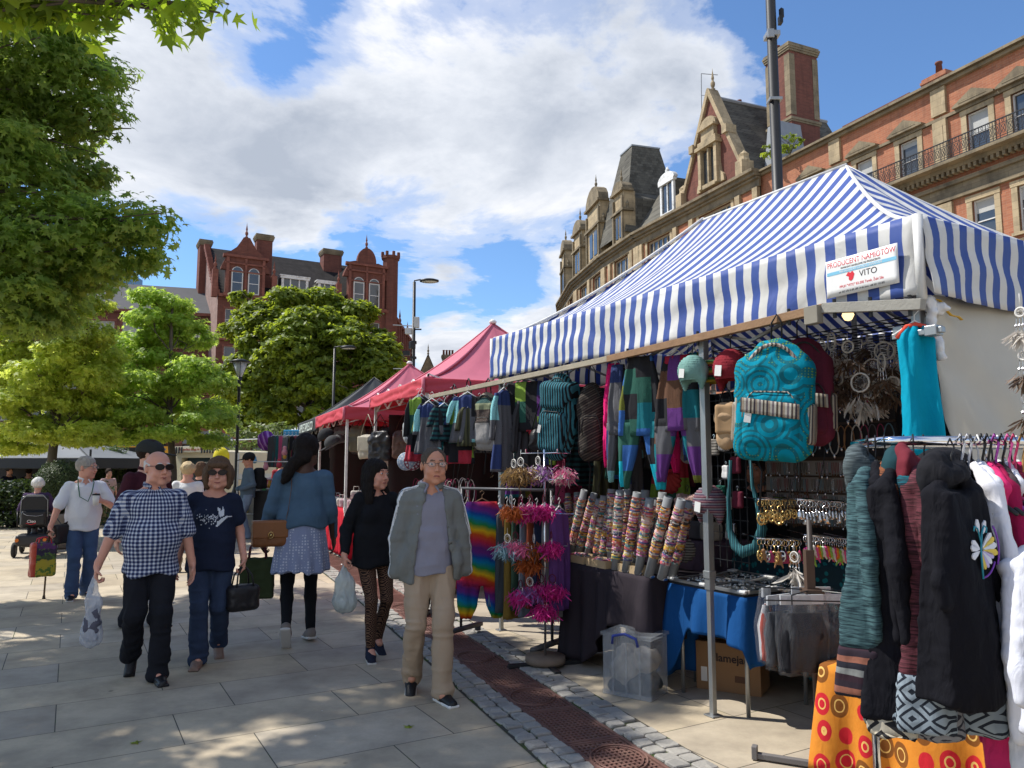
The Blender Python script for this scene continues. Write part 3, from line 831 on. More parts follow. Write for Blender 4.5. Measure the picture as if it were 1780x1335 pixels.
def window(F_,x,z,w,h,y=0.0,fm=None,cols=1,rows=2,fw=.07,surround=None,sw=.2,sill=True,blind=0.0,arch=False,rec=.16,proud=.05):
 """x: left, z: bottom of the opening"""
 fm = fm or M_sash; mb = MB(); ya = y+rec
 for a in (x+fw/2,x+w-fw/2):mb.box((a,ya,z+h/2),(fw,.07,h))
 for a in (z+fw/2,z+h-fw/2):mb.box((x+w/2,ya,a),(w-2*fw,.066,fw))
 for i in range(1,cols):mb.box((x+w*i/cols,ya,z+h/2),(fw*.7,.06,h-2*fw))
 for j in range(1,rows):mb.box((x+w/2,ya-.004,z+h*j/rows),(w-2*fw,.05,fw*.8))
 o = F_.put(mb,'window',fm)
 g = MB(); g.box((x+w/2,ya+.04,z+h/2),(w,.012,h)); F_.put(g,'pane',M_glass,o)
 if blind:g = MB(); g.box((x+w/2,ya+.025,z+h-h*blind/2),(w-2*fw,.004,h*blind)); F_.put(g,'blind',M_blind,o)
 if surround:
  k = MB(); yy = y-proud
  for a in (x-sw/2,x+w+sw/2):k.box((a,(yy+y+.1)/2,z+h/2),(sw,.1+proud,h))
  k.box((x+w/2,(yy-.02+y+.1)/2,z+h+sw/2),(w+2*sw+.06,.12+proud,sw))
  if sill:k.box((x+w/2,(yy-.08+y+.1)/2,z-.07),(w+2*sw+.12,.18+proud,.14))
  F_.put(k,'surround',surround,o)
 return o
def chimney(F_,x,y,z0,z1,w,d,m,capm,pots=4,bands=True,potm=None,hip=False):
 k = MB(); k.box((x,y,(z0+z1)/2),(w,d,z1-z0)); H = z1-z0
 ch = F_.put(k,'chimney',m)
 c = MB()
 for i,(dz,e) in enumerate(((-.35,.16),(-.2,.26),(-.05,.34),(.1,.22))):c.box((x,y,z1+dz+.075),(w+e,d+e,.149))
 if bands:
  c.box((x,y,z0+H*.62),(w+.22,d+.22,.18)); c.box((x,y,z0+H*.62-.15),(w+.1,d+.1,.12)); c.box((x,y,z0+H*.42),(w+.06,d+.06,.3))
  for sx in (-1,1):
   for sy in (-1,1):c.box((x+sx*(w/2-.22),y+sy*(d/2-.22),z0+H*.80),(.50,.50,H*.32))
 F_.put(c,'chimney_cap',capm,ch)
 if not pots: return ch
 p = MB()
 for i in range(pots):
  px = x-w/2+w*(i+.5)/pots; py = y
  if hip:px = x-w*.3; py = y-d/2+d*(i+.5)/pots
  p.lathe([(.0,z1+.2),(.19,z1+.2),(.15,z1+.95),(.19,z1+.97),(.19,z1+1.07),(.13,z1+1.07),(.12,z1+.6)],(px,py,0),10)
 F_.put(p,'chimney_pot',potm or M_pot,ch,smooth=True)
 return ch
def finial(mb,x,y,z,s=1.0,m=0):
 mb.lathe([(.16*s,0),(.16*s,.2*s),(.07*s,.26*s),(.15*s,.45*s),(.16*s,.6*s),(.06*s,.8*s),(.10*s,.95*s),(.03*s,1.4*s),(.0,1.7*s)],(x,y,z),10,m)
# --- B: brick terrace with the iron balcony
TB = thing('brick_terrace','long orange brick terrace with an iron balcony and pedimented windows above the striped tent','building',(0,0,0))
eB = Vector((-.4,.9167,0)); nearY = 24.0; oB = Vector((37.9-.436*nearY,nearY,0))
LB =(48.9-nearY)*1.0909; oF = Vector((37.9-.436*48.9,48.9,0))
FB = Part(TB,oF,-eB)
def sB(Y): return (48.9-Y)*1.0909
k = MB(); holes =[]
wins_top =[sB(y) for y in (44.8,41.3,38.7,35.2,33.2,29.9,27.3)]
for s_ in wins_top:holes.append((s_-.55,s_+.55,16.6,18.75))
for s_ in wins_top:holes.append((s_-.55,s_+.55,12.2,14.35))
for s_ in wins_top:holes.append((s_-.55,s_+.55,8.0,10.4))
holes_wall(k,0,LB,0,21.0,holes)
k.box((LB/2,5.4,9.6),(LB-.02,10,19.2)); k.add([(0,0,0),(0,10,0),(0,10,21),(0,0,21)],[(0,1,2,3)])
FB.put(k,'wall',M_bo)
for i_,s_ in enumerate(wins_top):
 window(FB,s_-.55,16.6,1.1,2.15,surround=M_st,sw=.28,sill=False,blind=(0,.35,.15,.5,0,.3,.2)[i_]); window(FB,s_-.55,12.2,1.1,2.15,surround=M_st,sw=.28,blind=.3); window(FB,s_-.55,8.0,1.1,2.4,surround=M_st,sw=.28)
k = MB()
def moul(z,h,out,x0=0,x1=None):
 x1 = LB if x1 is None else x1; k.box(((x0+x1)/2,-out/2+.03,z+h/2),(x1-x0,out+.06,h))
moul(20.9,.14,.42); moul(20.72,.178,.22); moul(19.0,.16,.14); moul(16.3,.149,1.0); moul(16.1,.198,.5); moul(15.45,.2,.22); moul(14.72,.14,.2); moul(14.87,.57,.05)
moul(11.7,.14,.25); moul(10.9,.16,.2)
for i in range(int(LB/.28)):k.box((.14+i*.28,-.33,15.98),(.14,.34,.22))
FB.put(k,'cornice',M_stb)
k = MB()
for s_ in wins_top:
 fn = lambda x,y,z,s_ = s_:(s_+x,-.34+y,z)
 k.prism([(-1.05,19.17),(1.05,19.17),(1.05,19.27),(0,19.82),(-1.05,19.27)],.40,fn=fn)
 k.prism([(-.72,19.3),(.72,19.3),(0,19.66)],.02,fn=lambda x,y,z,s_=s_:(s_+x,-.36+y,z))
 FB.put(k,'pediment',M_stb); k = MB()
for Y in (43.1,36.95,31.5,25.4):
 s_ = sB(Y); k.box((s_,-.07,17.7),(.75,.22,2.55)); k.box((s_,-.09,17.7),(.4,.22,2.0)); k.box((s_,-.06,20.0),(.8,.2,1.4)); k.box((s_,-.06,13.2),(.8,.2,2.9))
 FB.put(k,'pilaster',M_st); k = MB()
k = MB(); x0 = sB(42.2); x1 = LB-.2
for z_,w_ in ((17.42,.05),(17.2,.025),(16.62,.025),(16.5,.04)):k.box(((x0+x1)/2,-.92,z_),(x1-x0,w_,w_))
i = 0; x = x0
while x<x1:
 k.box((x,-.92,16.95),(.025,.025,.92))
 c = x+.16
 k.tube([(c+.11*math.cos(a*PI/5),-.92,16.92+.2*math.sin(a*PI/5)) for a in range(10)],.014,4,closed=True)
 k.tube([(c-.13,-.92,16.7),(c,-.92,16.92),(c+.13,-.92,17.15)],.013,4); k.tube([(c+.13,-.92,16.7),(c-.13,-.92,17.15)],.013,4)
 k.tube([(c+.05*math.cos(a*PI/3),-.92,17.31+.08*math.sin(a*PI/3)) for a in range(6)],.012,4,closed=True)
 x+=.33
FB.put(k,'balcony_railing',M_black)
chimney(FB,sB(50.5)+.2,4.6,17,31.0,2.3,2.6,M_br,M_stb,5,hip=True)
k = MB(); k.box((4.3,6.0,22.4),(5.2,.5,4.4)); FB.put(k,'parapet_wall',M_br)
chimney(FB,sB(38.4),2.3,19,22.4,1.2,.8,M_bo,M_bo,1,False)
k = MB(); k.box((LB/2,5.2,19.9),(LB-.3,9.2,.3)); FB.put(k,'roof',M_lead)
k = MB(); k.box((-.4,2.6,23.2),(1.6,2.4,3.4),top=.75); FB.put(k,'lead_dormer',M_lead)
# --- A: curved stone-and-brick corner block with gables, dormers and towers
TA = thing('corner_block','curved sandstone and brick building with steep slate roofs and stone dormers behind the striped tent','building',(0,0,0))
PTS =[(16.4,48.7),(10.66,62.8),(8.67,69.8),(6.76,79.5),(6.04,91.0),(6.9,101)]
CORN = 21.2
wspec =[[(4.0,3.6),(9.6,3.2)],[(3.0,2.5)],[(1.6,1.8),(5.6,1.8)],[(1.6,2.2),(6.6,2.2)],[(2.5,2.2)]]
wspec =[[(2.9+0,3.7),(10.4,3.3)],[(1.9,3.0)],[(.9,2.7),(5.5,2.7)],[(1.2,3.0),(6.2,3.0)],[(3,3)]]
for i in range(5):
 a = Vector((*PTS[i],0)); b = Vector((*PTS[i+1],0)); L_ =(b-a).length
 Fa = Part(TA,b,(a-b).normalized()); k = MB(); hs =[]
 for s_,w_ in wspec[i]:
  x = L_-s_-w_
  for z_ in (17.3,12.6,8.0):hs.append((x,x+w_,z_,z_+2.65))
 holes_wall(k,0,L_,0,CORN,hs,dep=.3); Fa.put(k,'wall',M_bo)
 for (x,x1,z_,z1) in hs:window(Fa,x,z_,x1-x,2.65,fm=M_mull,cols=5 if x1-x>3.2 else 3 if x1-x>2.6 else 2,rows=2,fw=.16,surround=M_st,sw=.3,rec=.2)
 k = MB(); x = 0
 for (h_,d_,z_) in ((.2,.75,20.95),(.25,.55,20.7),(.16,.35,20.5),(.5,.16,20.0),(.2,.4,16.55),(.45,.14,16.1),(.2,.35,11.9)):k.box((L_/2,-d_/2+.02,z_+h_/2),(L_+.3,d_,h_-.002))
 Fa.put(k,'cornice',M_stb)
 k = MB()
 edges =[0.25]+sorted([v for h in hs[::3] for v in (h[0]-.85,h[1]+.85)])+[L_-.25]
 for e_ in edges:
  if .2<=e_<=L_-.2:
   k = MB(); k.box((e_,-.08,18.2),(.5,.26,3.6)); Fa.put(k,'pilaster',M_st); k = MB(); k.box((e_,-.08,13.9),(.5,.26,4.0)); Fa.put(k,'pilaster',M_st)
k = MB(); pl = PTS+[(30,101),(30,50)]; ins =[(x+.35,y) for x,y in PTS[:-1]]+[PTS[-1],(30,101),(30,50.5)]
k.prism([(x,-y) for x,y in ins],18.5,fn=lambda x,y,z:(x,-z,y+.5)); k.build('wall',M_br,TA)
def off(pts,d):
 out =[]
 for i,p in enumerate(pts):
  a = Vector(pts[max(i-1,0)]); b = Vector(pts[min(i+1,len(pts)-1)]); t_ =(b-a).normalized(); out.append((p[0]+t_.y*d,p[1]-t_.x*d))
 return out
MP =[(14.2,54.2)]+PTS[1:]; k = MB(); lv =[(off(MP,.3),CORN),(off(MP,3.2),CORN+4.4),(off(MP,9),CORN+5.6)]
vs =[(x,y,z) for ps,z in lv for x,y in ps]; n_ = len(PTS)
k.add(vs,[(l*n_+i+1,l*n_+i,(l+1)*n_+i,(l+1)*n_+i+1) for l in range(2) for i in range(n_-1)]); k.build('roof',M_slate,TA)
a = Vector((*PTS[0],0)); b = Vector((*PTS[1],0)); L_ =(b-a).length; F1 = Part(TA,b,(a-b).normalized())
def s1(Y): return L_*(62.8-Y)/(62.8-48.7)
g0,g1 = s1(56.6),s1(49.7); gc =(g0+g1)/2; ZG = 21.4; ZA = 28.7
k = MB(); k.prism([(g0,ZG),(g1,ZG),(gc+.15,ZA),(gc-.15,ZA)],.6,fn=lambda x,y,z:(x,y-.1,z)); gab = F1.put(k,'gable',M_br)
k = MB()
for sx,x in ((1,g0),(-1,g1)):
 fn = lambda u,y,z:(u,y-.32,z)
 k.prism([(x-sx*.12,ZG),(x+sx*.14,ZG),(gc+sx*.02,ZA-.12),(gc,ZA+.42),(gc-sx*.14,ZA+.3)],.86,fn=fn)
 k.box((x+sx*.2,-.1,ZG+.3),(.7,1.0,1.0)); k.lathe([(.4,0),(.3,.3),(.34,.5),(.0,.8)],(x+sx*.2,-.1,ZG+.8),8)
 xm = x+(gc-x)*.5; k.box((xm-sx*.1,-.05,(ZG+ZA)/2+.1),(.5,.9,.6))
finial(k,gc,.2,ZA+.2,1.1)
F1.put(k,'coping',M_st,gab)
k = MB()
for sx in (-1,1):
 k.box((gc+sx*.92,-.28,23.1),(.30,.5,2.9)); k.prism([(sx*1.07,21.6),(sx*1.6,21.6),(sx*1.5,22.1),(sx*1.22,22.4),(sx*1.1,23.0)],.3,fn=lambda x,y,z:(gc+x,-.3+y,z))
 k.box((gc+sx*.02*0,-.25,21.75),(2.2,.4,.3)) if sx==1 else None
k.box((gc,-.34,24.7),(2.5,.7,.26)); k.box((gc,-.3,25.0),(2.1,.5,.35)); k.box((gc,-.24,25.55),(1.5,.4,.9))
k.box((gc,-.34,26.05),(1.9,.6,.16))
k.prism([(.95*math.cos(i*PI/10),26.12+.75*math.sin(i*PI/10)) for i in range(11)],.5,fn=lambda x,y,z:(gc+x,-.42+y,z))
k.box((gc,-.27,23.1),(.16,.36,2.8)); F1.put(k,'window_surround',M_st,gab)
k = MB(); k.box((gc,-.16,23.1),(1.75,.1,2.6)); F1.put(k,'pane',M_glass,gab)
k = MB(); R = 11.0
k.add([(g0,.5,ZG),(gc,.5,ZA-.25),(g1,.5,ZG),(g0,R,ZG),(gc,R,ZA-.25),(g1,R,ZG)],[(0,3,4,1),(1,4,5,2)]); F1.put(k,'gable_roof',M_slate)
k = MB(); k.tube([(gc,.5,ZA-.2),(gc,R,ZA-.2)],.14,6); F1.put(k,'ridge',M_lead)
def dormer_white(F_,x,z,w,h,y=1.2,m=M_white,cols=2,slope=True):
 k = MB(); k.box((x,y+1.2,z+h/2),(w,2.4,h)); o = F_.put(k,'dormer',M_slate)
 k = MB()
 for sx in (-1,1):k.box((x+sx*(w/2-.1),y-.08,z+h/2),(.24,.2,h))
 k.box((x,y-.08,z+.12),(w,.24,.24)); k.box((x,y-.1,z+h-.1),(w+.3,.34,.24))
 for i in range(1,cols):k.box((x-w/2+w*i/cols,y-.06,z+h/2),(.12,.14,h))
 if slope:
  k.prism([(w*.62*math.cos(i*PI/10),z+h+.02+w*.36*math.sin(i*PI/10)) for i in range(11)],.4,fn=lambda a,b_,c:(x+a,y-.25+b_,c))
  k.lathe([(.0,0),(.18,.1),(.18,.3),(.1,.4),(.0,.6)],(x,y-.05,z+h+w*.34),8)
 else:k.box((x,y+.2,z+h+.06),(w+.4,1.0,.12))
 F_.put(k,'dormer_frame',m,o)
 g = MB(); g.box((x,y-.02,z+h/2),(w-.2,.06,h-.2)); F_.put(g,'pane',M_glass,o)
dormer_white(F1,s1(59.8),21.9,1.9,2.9,y=1.0)
chimney(F1,s1(59.0)+1.2,6.0,21,30.2,2.6,1.5,M_br,M_st,4)
def stone_bay(F_,x,w,h,z0=21.2,fin=True):
 k = MB(); k.box((x,.35,z0+h/2),(w,1.1,h)); o = F_.put(k,'stone_dormer',M_st)
 k = MB()
 for sx in (-1,1):k.box((x+sx*(w/2-.14),-.28,z0+h*.45),(.26,.22,h*.9)); k.lathe([(.2,0),(.12,.3),(.17,.5),(0,.9)],(x+sx*(w/2+.1),.1,z0+h*.62),8)
 k.box((x,.1,z0+h*.62),(w+.5,1.1,.22)); k.box((x,.1,z0+h+.08),(w+.4,1.2,.22))
 k.prism([((w/2+.1)*math.cos(i*PI/8),z0+h+.16+w*.42*math.sin(i*PI/8)) for i in range(9)],1.0,fn=lambda a,b_,c:(x+a,-.35+b_,c))
 if fin:finial(k,x,.1,z0+h+w*.42+.1,.9)
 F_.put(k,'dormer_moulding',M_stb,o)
 g = MB();
 for sx in (-1,1):g.box((x+sx*w*.17,-.24,z0+h*.32),(w*.22,.04,h*.42))
 F_.put(g,'pane',M_glass,o)
 k = MB(); zt = z0+h; k.add([(x-w/2,.9,zt-.6),(x,.9,zt+.5),(x+w/2,.9,zt-.6),(x-w/2,5,zt-.6),(x,5,zt+.5),(x+w/2,5,zt-.6),(x-w/2,.9,z0),(x-w/2,5,z0),(x+w/2,.9,z0),(x+w/2,5,z0)],[(0,3,4,1),(1,4,5,2),(6,7,3,0),(2,5,9,8)]); F_.put(k,'dormer_roof',M_slate,o)
FS =[]
for i in range(5):
 a = Vector((*PTS[i],0)); b = Vector((*PTS[i+1],0)); FS.append((Part(TA,b,(a-b).normalized()),a,b,(b-a).length))
def onseg(i,Y):f,a,b,L_ = FS[i]; return f,L_*(b.y-Y)/(b.y-a.y)
f,x = onseg(1,66.0); stone_bay(f,x,2.2,4.6)
f,x = onseg(2,72.3); stone_bay(f,x,4.2,5.6)
f,x = onseg(2,77.8); stone_bay(f,x,3.0,4.6)
f,x = onseg(3,87.5); stone_bay(f,x,3.4,5.2)
f,x = onseg(3,83.0); chimney(f,x,4,22,27.6,1.6,1.0,M_br,M_st,3,False)
k = MB(); c = Vector((12.0,68.6,0)); k_ = 3.1; t_ = 1.25; Rz = rotm(rz=math.atan2(-.959,.284)+PI/2)
vs =[c+Rz@Vector((sx*k_,sy*k_,CORN+.8)) for sx,sy in ((-1,-1),(1,-1),(1,1),(-1,1))]+[c+Rz@Vector((sx*t_*1.1,sy*t_,30.8)) for sx,sy in ((-1,-1),(1,-1),(1,1),(-1,1))]
k.add(vs,[(0,1,5,4),(1,2,6,5),(2,3,7,6),(3,0,4,7),(4,5,6,7)]); tw = k.build('tower_roof',M_slate,TA)
k = MB(); k.box(c+Vector((0,0,30.85)),(2.9,2.6,.14),R=Rz); k.build('tower_cap',M_lead,tw)
an = P(1219,205,57); top = P(1219,128,57)
k = MB(); k.tube([an-Vector((0,0,2)),top],.035,5); k.tube([top,top+Vector((1.35,.2,0))],.03,5); k.tube([(top.x,top.y,top.z-1.8),(top.x+.5,top.y,top.z-1.8)],.02,4)
tag(k.build('aerial',M_grey),'thin television aerial beside the big gable','aerial')
# --- C: red building with curved gables beyond the big tree
TC_ = thing('red_gabled_building','tall red brick and terracotta building with two shaped gables behind the big round tree','building',(0,0,0))
eC = Vector((.8695,.494,0)); oC = Vector((-27.6,70,0)); FC = Part(TC_,oC,eC)
LC = 17.2; EZ = 17.6; RZ = 24.0
k = MB(); hs =[]
for z_ in (2.2,6.4,10.6,14.2):
 for x in (1.2,3.0,6.2,8.6,11.0,13.6,15.4):hs.append((x-.5,x+.5,z_,z_+2.1))
holes_wall(k,0,LC,0,EZ,hs)
k.add([(0,0,0),(0,16,0),(0,16,EZ),(0,8,RZ),(0,0,EZ)],[(0,4,3,2,1)],1)
k.add([(LC,0,0),(LC,16,0),(LC,16,EZ),(LC,8,RZ),(LC,0,EZ)],[(0,1,2,3,4)],0)
k.add([(0,.25,0),(LC,.25,0),(LC,.25,EZ),(0,.25,EZ)],[(0,1,2,3)],0)
FC.put(k,'wall',[M_br,M_bg])
for (a,b_,c_,d_) in hs:window(FC,a,c_,1.0,2.1,rec=.12,surround=M_rst,sw=.15)
k = MB(); k.add([(-.1,-.3,EZ),(LC,-.3,EZ),(LC,8,RZ+.1),(-.1,8,RZ+.1),(LC,16.3,EZ),(-.1,16.3,EZ)],[(0,1,2,3),(3,2,4,5)]); FC.put(k,'roof',M_slated)
k = MB(); k.box((LC/2,-.15,EZ-.1),(LC,.5,.3)); k.box((LC/2,-.08,13.4),(LC,.3,.3)); k.box((LC/2,-.08,9.6),(LC,.3,.3)); k.box((LC/2,-.1,5.4),(LC,.4,.4))
for i in range(17):
 t0 = i/16; k.box((-.15,8*t0*1.0,EZ+.15+(RZ-EZ)*t0),(.5,.56,.5))
FC.put(k,'cornice',M_rst)
def shaped_gable(F_,xc,w,zb,zs,zt,ogee=True,rnd=False,yb=-.35):
 h = w/2; prof =[(-h,zb),(h,zb),(h,zs-1.2),(h*1.25,zs-1.2),(h*1.22,zs-.9),(h,zs)]
 if not rnd:
  prof+=[(h*1.14,zs),(h*1.14,zs+.3),(h*.86,zs+.5),(h*.5,zs+1.05),(h*.28,zs+1.7),(h*.16,zt)]
  left_ =[(-x,z) for x,z in prof[::-1] if z>zb]
 else:
  prof+=[(h*1.1,zs),(h*1.1,zs+.25),(h*.62,zs+.5)]+[(h*.52*math.cos(a*PI/14),zs+.45+(zt-zs-.45)*math.sin(a*PI/14)) for a in range(0,8)]
  left_ =[(-x,z) for x,z in prof[::-1] if z>zb and x>1e-3]
 k = MB(); k.prism(prof+left_,.5,fn=lambda x,y,z:(xc+x,yb+y,z)); o = F_.put(k,'gable',M_br)
 k = MB()
 for sx in (-1,0,1):k.box((xc+sx*(h-.16),yb-.05,(zb+zs)/2),(.26 if sx else .2,.2,zs-zb))
 k.box((xc,yb-.04,zb+(zs-zb)*.66),(w,.16,.12)); k.box((xc,yb-.05,zs-.55),(w*1.04,.2,.16))
 k.box((xc,yb-.06,zs+.15),(w*1.16,.3,.24)); k.box((xc,yb-.05,zb+.3),(w*1.1,.3,.3)); finial(k,xc,yb+.25,zt-.05,.95)
 for sx in (-1,1):k.box((xc+sx*(h+.9),yb+.3,zb+1.3),(.5,.6,2.6)); finial(k,xc+sx*(h+.9),yb+.3,zb+2.6,.95)
 F_.put(k,'gable_moulding',M_rst,o)
 for sx in (-1,1):
  ww = w*.145; cx = xc+sx*w*.21; zb1 = zb+.5; zh =(zs-zb)*.52
  k = MB(); pr =[(-ww,zb1),(ww,zb1),(ww,zb1+zh)]+[(ww*math.cos(a*PI/8),zb1+zh+ww*math.sin(a*PI/8)) for a in range(1,8)]+[(-ww,zb1+zh)]
  k.prism(pr,.06,fn=lambda x,y,z:(cx+x,yb-.05+y,z)); wn = F_.put(k,'window',M_sash)
  k = MB(); ww2 = ww*.80; pr =[(-ww2,zb1+.1),(ww2,zb1+.1),(ww2,zb1+zh-.06),(-ww2,zb1+zh-.06)]; k.prism(pr,.02,fn=lambda x,y,z:(cx+x,yb-.075+y,z))
  pr =[(ww2,zb1+zh+.05)]+[(ww2*math.cos(a*PI/8),zb1+zh+.05+ww2*math.sin(a*PI/8)) for a in range(1,8)]+[(-ww2,zb1+zh+.05)]; k.prism(pr,.02,fn=lambda x,y,z:(cx+x,yb-.075+y,z))
  F_.put(k,'pane',M_glass,wn)
  k = MB(); k.box((cx,yb-.09,zb1+zh*.5),(ww*1.7,.03,.07)); F_.put(k,'sash_bar',M_sash,wn)
 k = MB(); k.add([(xc-h,.1,zs-.2),(xc,.1,zt-.8),(xc+h,.1,zs-.2),(xc-h,8,zs-.2),(xc,8,zt-.8),(xc+h,8,zs-.2),(xc-h,.1,zb),(xc-h,8,zb),(xc+h,.1,zb),(xc+h,8,zb)],[(0,3,4,1),(1,4,5,2),(6,7,3,0),(2,5,9,8)]); F_.put(k,'gable_roof',M_slated,o)
shaped_gable(FC,2.35,3.6,17.3,21.2,23.3)
shaped_gable(FC,14.3,3.9,17.3,22.0,24.0,rnd=True)
chimney(FC,4.4,2.2,17,24.2,1.5,1.2,M_br,M_stb,0,False); chimney(FC,-.1,10.2,15,25.0,1.1,2.0,M_br,M_stb,0,False)
chimney(FC,12.6,7.0,20,25.0,2.0,1.6,M_br,M_stb,0,False)
def wd(x,z,w,h):
 dormer_white(FC,x,z,w,h,y=.6,cols=3,slope=False)
wd(7.2,18.5,2.6,1.7); wd(10.5,18.6,1.9,1.5)
k = MB(); k.lathe([(.85,0),(.85,23.2),(1.0,23.3),(1.0,23.6),(.85,23.6),(.85,23.4)],(LC-.1,.3,0),8)
for i in range(8):k.box((LC-.1+.9*math.cos(i*PI/4),.3+.9*math.sin(i*PI/4),23.75),(.25,.25,.5))
FC.put(k,'corner_turret',M_br)
oW = oC+eC*LC; FW = Part(TC_,(oW.x,oW.y,0),(-.02,1))
k = MB(); hs =[]
for z_ in (2.2,6.2,10.3,13.8):
 for i in range(8):hs.append((1.2+i*2,2.2+i*2,z_,z_+2.3))
holes_wall(k,0,18,0,17.4,hs); k.add([(18,0,0),(18,12,0),(18,12,17.4),(18,0,17.4)],[(0,1,2,3)])
k.add([(0,.3,0),(18,.3,0),(18,.3,17.4),(0,.3,17.4)],[(0,1,2,3)])
FW.put(k,'wall',M_br)
for (a,b_,c_,d_) in hs:window(FW,a,c_,1.0,2.3,rec=.12,surround=M_rst,sw=.2)
k = MB()
for z_ in (17.2,13.0,9.4,5.4):k.box((9,-.12,z_+.15),(18,.4,.3))
for i in range(10):k.box((.7+i*1.9,-.1,15.2),(.3,.3,4.2))
FW.put(k,'cornice',M_rst)
k = MB(); k.add([(0,-.3,17.5),(18,-.3,17.5),(18,5,20.6),(0,5,20.6)],[(0,1,2,3)]); FW.put(k,'roof',M_slated)
dormer_white(FW,3.2,17.9,1.7,1.9,y=.8,cols=2,slope=False)
k = MB(); finial(k,7.5,.1,17.5,1.2); finial(k,15,.1,17.5,1.2); FW.put(k,'finial',M_rst)
# --- D: lower slate-roofed building to the left
TD = thing('slate_roofed_building','low brick building with a long slate roof and big white sashes seen between the leaves','building',(0,0,0))
FD = Part(TD,(-72,61,0),Vector((.955,.297,0)).normalized()); LD = 46
k = MB(); hs =[]
xs_ =[13.5,19.5,22.2,25.8,30.5,33.4,36.3,41,43.5]
for z_ in (13.0,8.4,4.0):
 for x in xs_:hs.append((x,x+2.2,z_,z_+2.3))
holes_wall(k,0,LD,0,16.5,hs); k.add([(0,.3,0),(LD,.3,0),(LD,.3,16.5),(0,.3,16.5)],[(0,1,2,3)])
FD.put(k,'wall',M_br)
for (a,b_,c_,d_) in hs:window(FD,a,c_,2.2,2.3,cols=3,rows=2,rec=.12,surround=M_rst,sw=.2,blind=.9)
k = MB(); k.add([(0,-.3,16.5),(LD,-.3,16.5),(LD,5.5,20.2),(0,5.5,20.2),(0,11,16.5),(LD,11,16.5)],[(0,1,2,3),(3,2,5,4)]); FD.put(k,'roof',mat('pale_slate',(.085,.085,.09),.85,.2,1.5))
k = MB(); k.box((LD/2,-.15,16.35),(LD,.4,.3)); k.box((LD/2,-.1,12.2),(LD,.3,.3)); FD.put(k,'cornice',M_rst)
chimney(FD,28.2,4.5,17,23.2,1.3,1.6,M_br,M_rst,3,False)
TG = thing('glass_office','blue glass office block showing above the slate roof at the left','building',(0,0,0))
FG = Part(TG,(-66,104,0),(1,.1)); k = MB(); k.box((5,5,15),(10,10,30)); FG.put(k,'wall',glassy('blue_glass',(.05,.12,.22),.1))
k = MB()
for i in range(7):k.box((i*10/6,-.1,15),(.18,.2,30))
for i in range(12):k.box((5,-.12,2+i*2.4),(10,.24,.3))
FG.put(k,'mullion',M_black)
TS = thing('stone_house','small grey stone house with gable and chimneys far up the street past the lamp post','building',(0,0,0))
FS_ = Part(TS,(-14.6,112,0),(1,.12)); k = MB(); k.prism([(0,0),(4.2,0),(4.2,13),(2.1,18),(0,13)],8); FS_.put(k,'wall',M_stb)
k = MB(); k.box((9.2,5,6.6),(9.5,8,13.2)); FS_.put(k,'side_wing',M_stb)
k = MB(); k.add([(4.2,.8,13.2),(14,.8,13.2),(13,4,16.4),(3,4,16.4)],[(0,1,2,3)]); k.add([(-.2,-.2,12.8),(2.1,-.2,18.2),(2.1,8,18.2),(-.2,8,12.8)],[(0,1,2,3)]); k.add([(4.4,-.2,12.8),(2.1,-.2,18.2),(2.1,8,18.2),(4.4,8,12.8)],[(3,2,1,0)]); FS_.put(k,'roof',M_slate)
chimney(FS_,5.2,4,13,18.3,1.8,1.2,M_stb,M_stb,4,False); chimney(FS_,12.4,3.6,13,17.8,2.0,1.2,M_br,M_stb,4,False)
for x in (.9,2.3):window(FS_,x,10.0,.9,2.2,y=-.02,rec=-.05)
dormer_white(FS_,6.9,13.3,1.8,1.5,y=.9,cols=2,slope=False)
k = MB(); finial(k,2.1,.2,18.1,1.0); FS_.put(k,'finial',M_stb)
# --- E: the low brown shop fronts behind the square
TE = thing('shop_row','brown brick shop row with arched shop windows behind the young trees','building',(0,0,0))
FE = Part(TE,(-66,55,0),Vector((.985,.17,0)).normalized()); LE = 52
k = MB(); hs =[]
x = 24.0
for i in range(9):hs.append((2+i*5.4,6.2+i*5.4,.6,3.3))
for i in range(17):hs.append((2.3+i*2.9,3.9+i*2.9,5.1,6.6))
holes_wall(k,0,LE,0,7.6,hs,dep=.4); FE.put(k,'wall',brickmat('brown_brick',(.13,.055,.04),(.10,.045,.035),(.09,.06,.05),.36,.12))
k = MB(); k.box((LE/2,3.4,3.78),(LE,6,7.56)); FE.put(k,'roof',M_slated)
for h_ in hs[:9]:
 window(FE,h_[0],h_[2],h_[1]-h_[0],h_[3]-h_[2],cols=3,rows=1,fm=M_black,rec=.2)
for h_ in hs[9:]:window(FE,h_[0],h_[2],h_[1]-h_[0],h_[3]-h_[2],cols=2,rows=2,rec=.2)
k = MB()
for h_ in hs[:9]:
 xc =(h_[0]+h_[1])/2; r_ =(h_[1]-h_[0])/2
 k.prism([((r_+.35)*math.cos(a*PI/12),(r_*.5+.35)*math.sin(a*PI/12)) for a in range(13)]+[(r_*math.cos(a*PI/12),r_*.5*math.sin(a*PI/12)) for a in range(12,-1,-1)],.3,fn=lambda x,y,z:(xc+x,-.15+y,3.35+z))
FE.put(k,'arch',M_rst)
k = MB()
for h_ in hs[:9]:
 xc =(h_[0]+h_[1])/2; r_ =(h_[1]-h_[0])/2-.02
 k.prism([(r_*math.cos(a*PI/12),r_*.5*math.sin(a*PI/12)) for a in range(13)],.05,fn=lambda x,y,z:(xc+x,-.06+y,3.36+z))
FE.put(k,'arch_glass',glassy('pale_glass',(.10,.12,.13),.15))
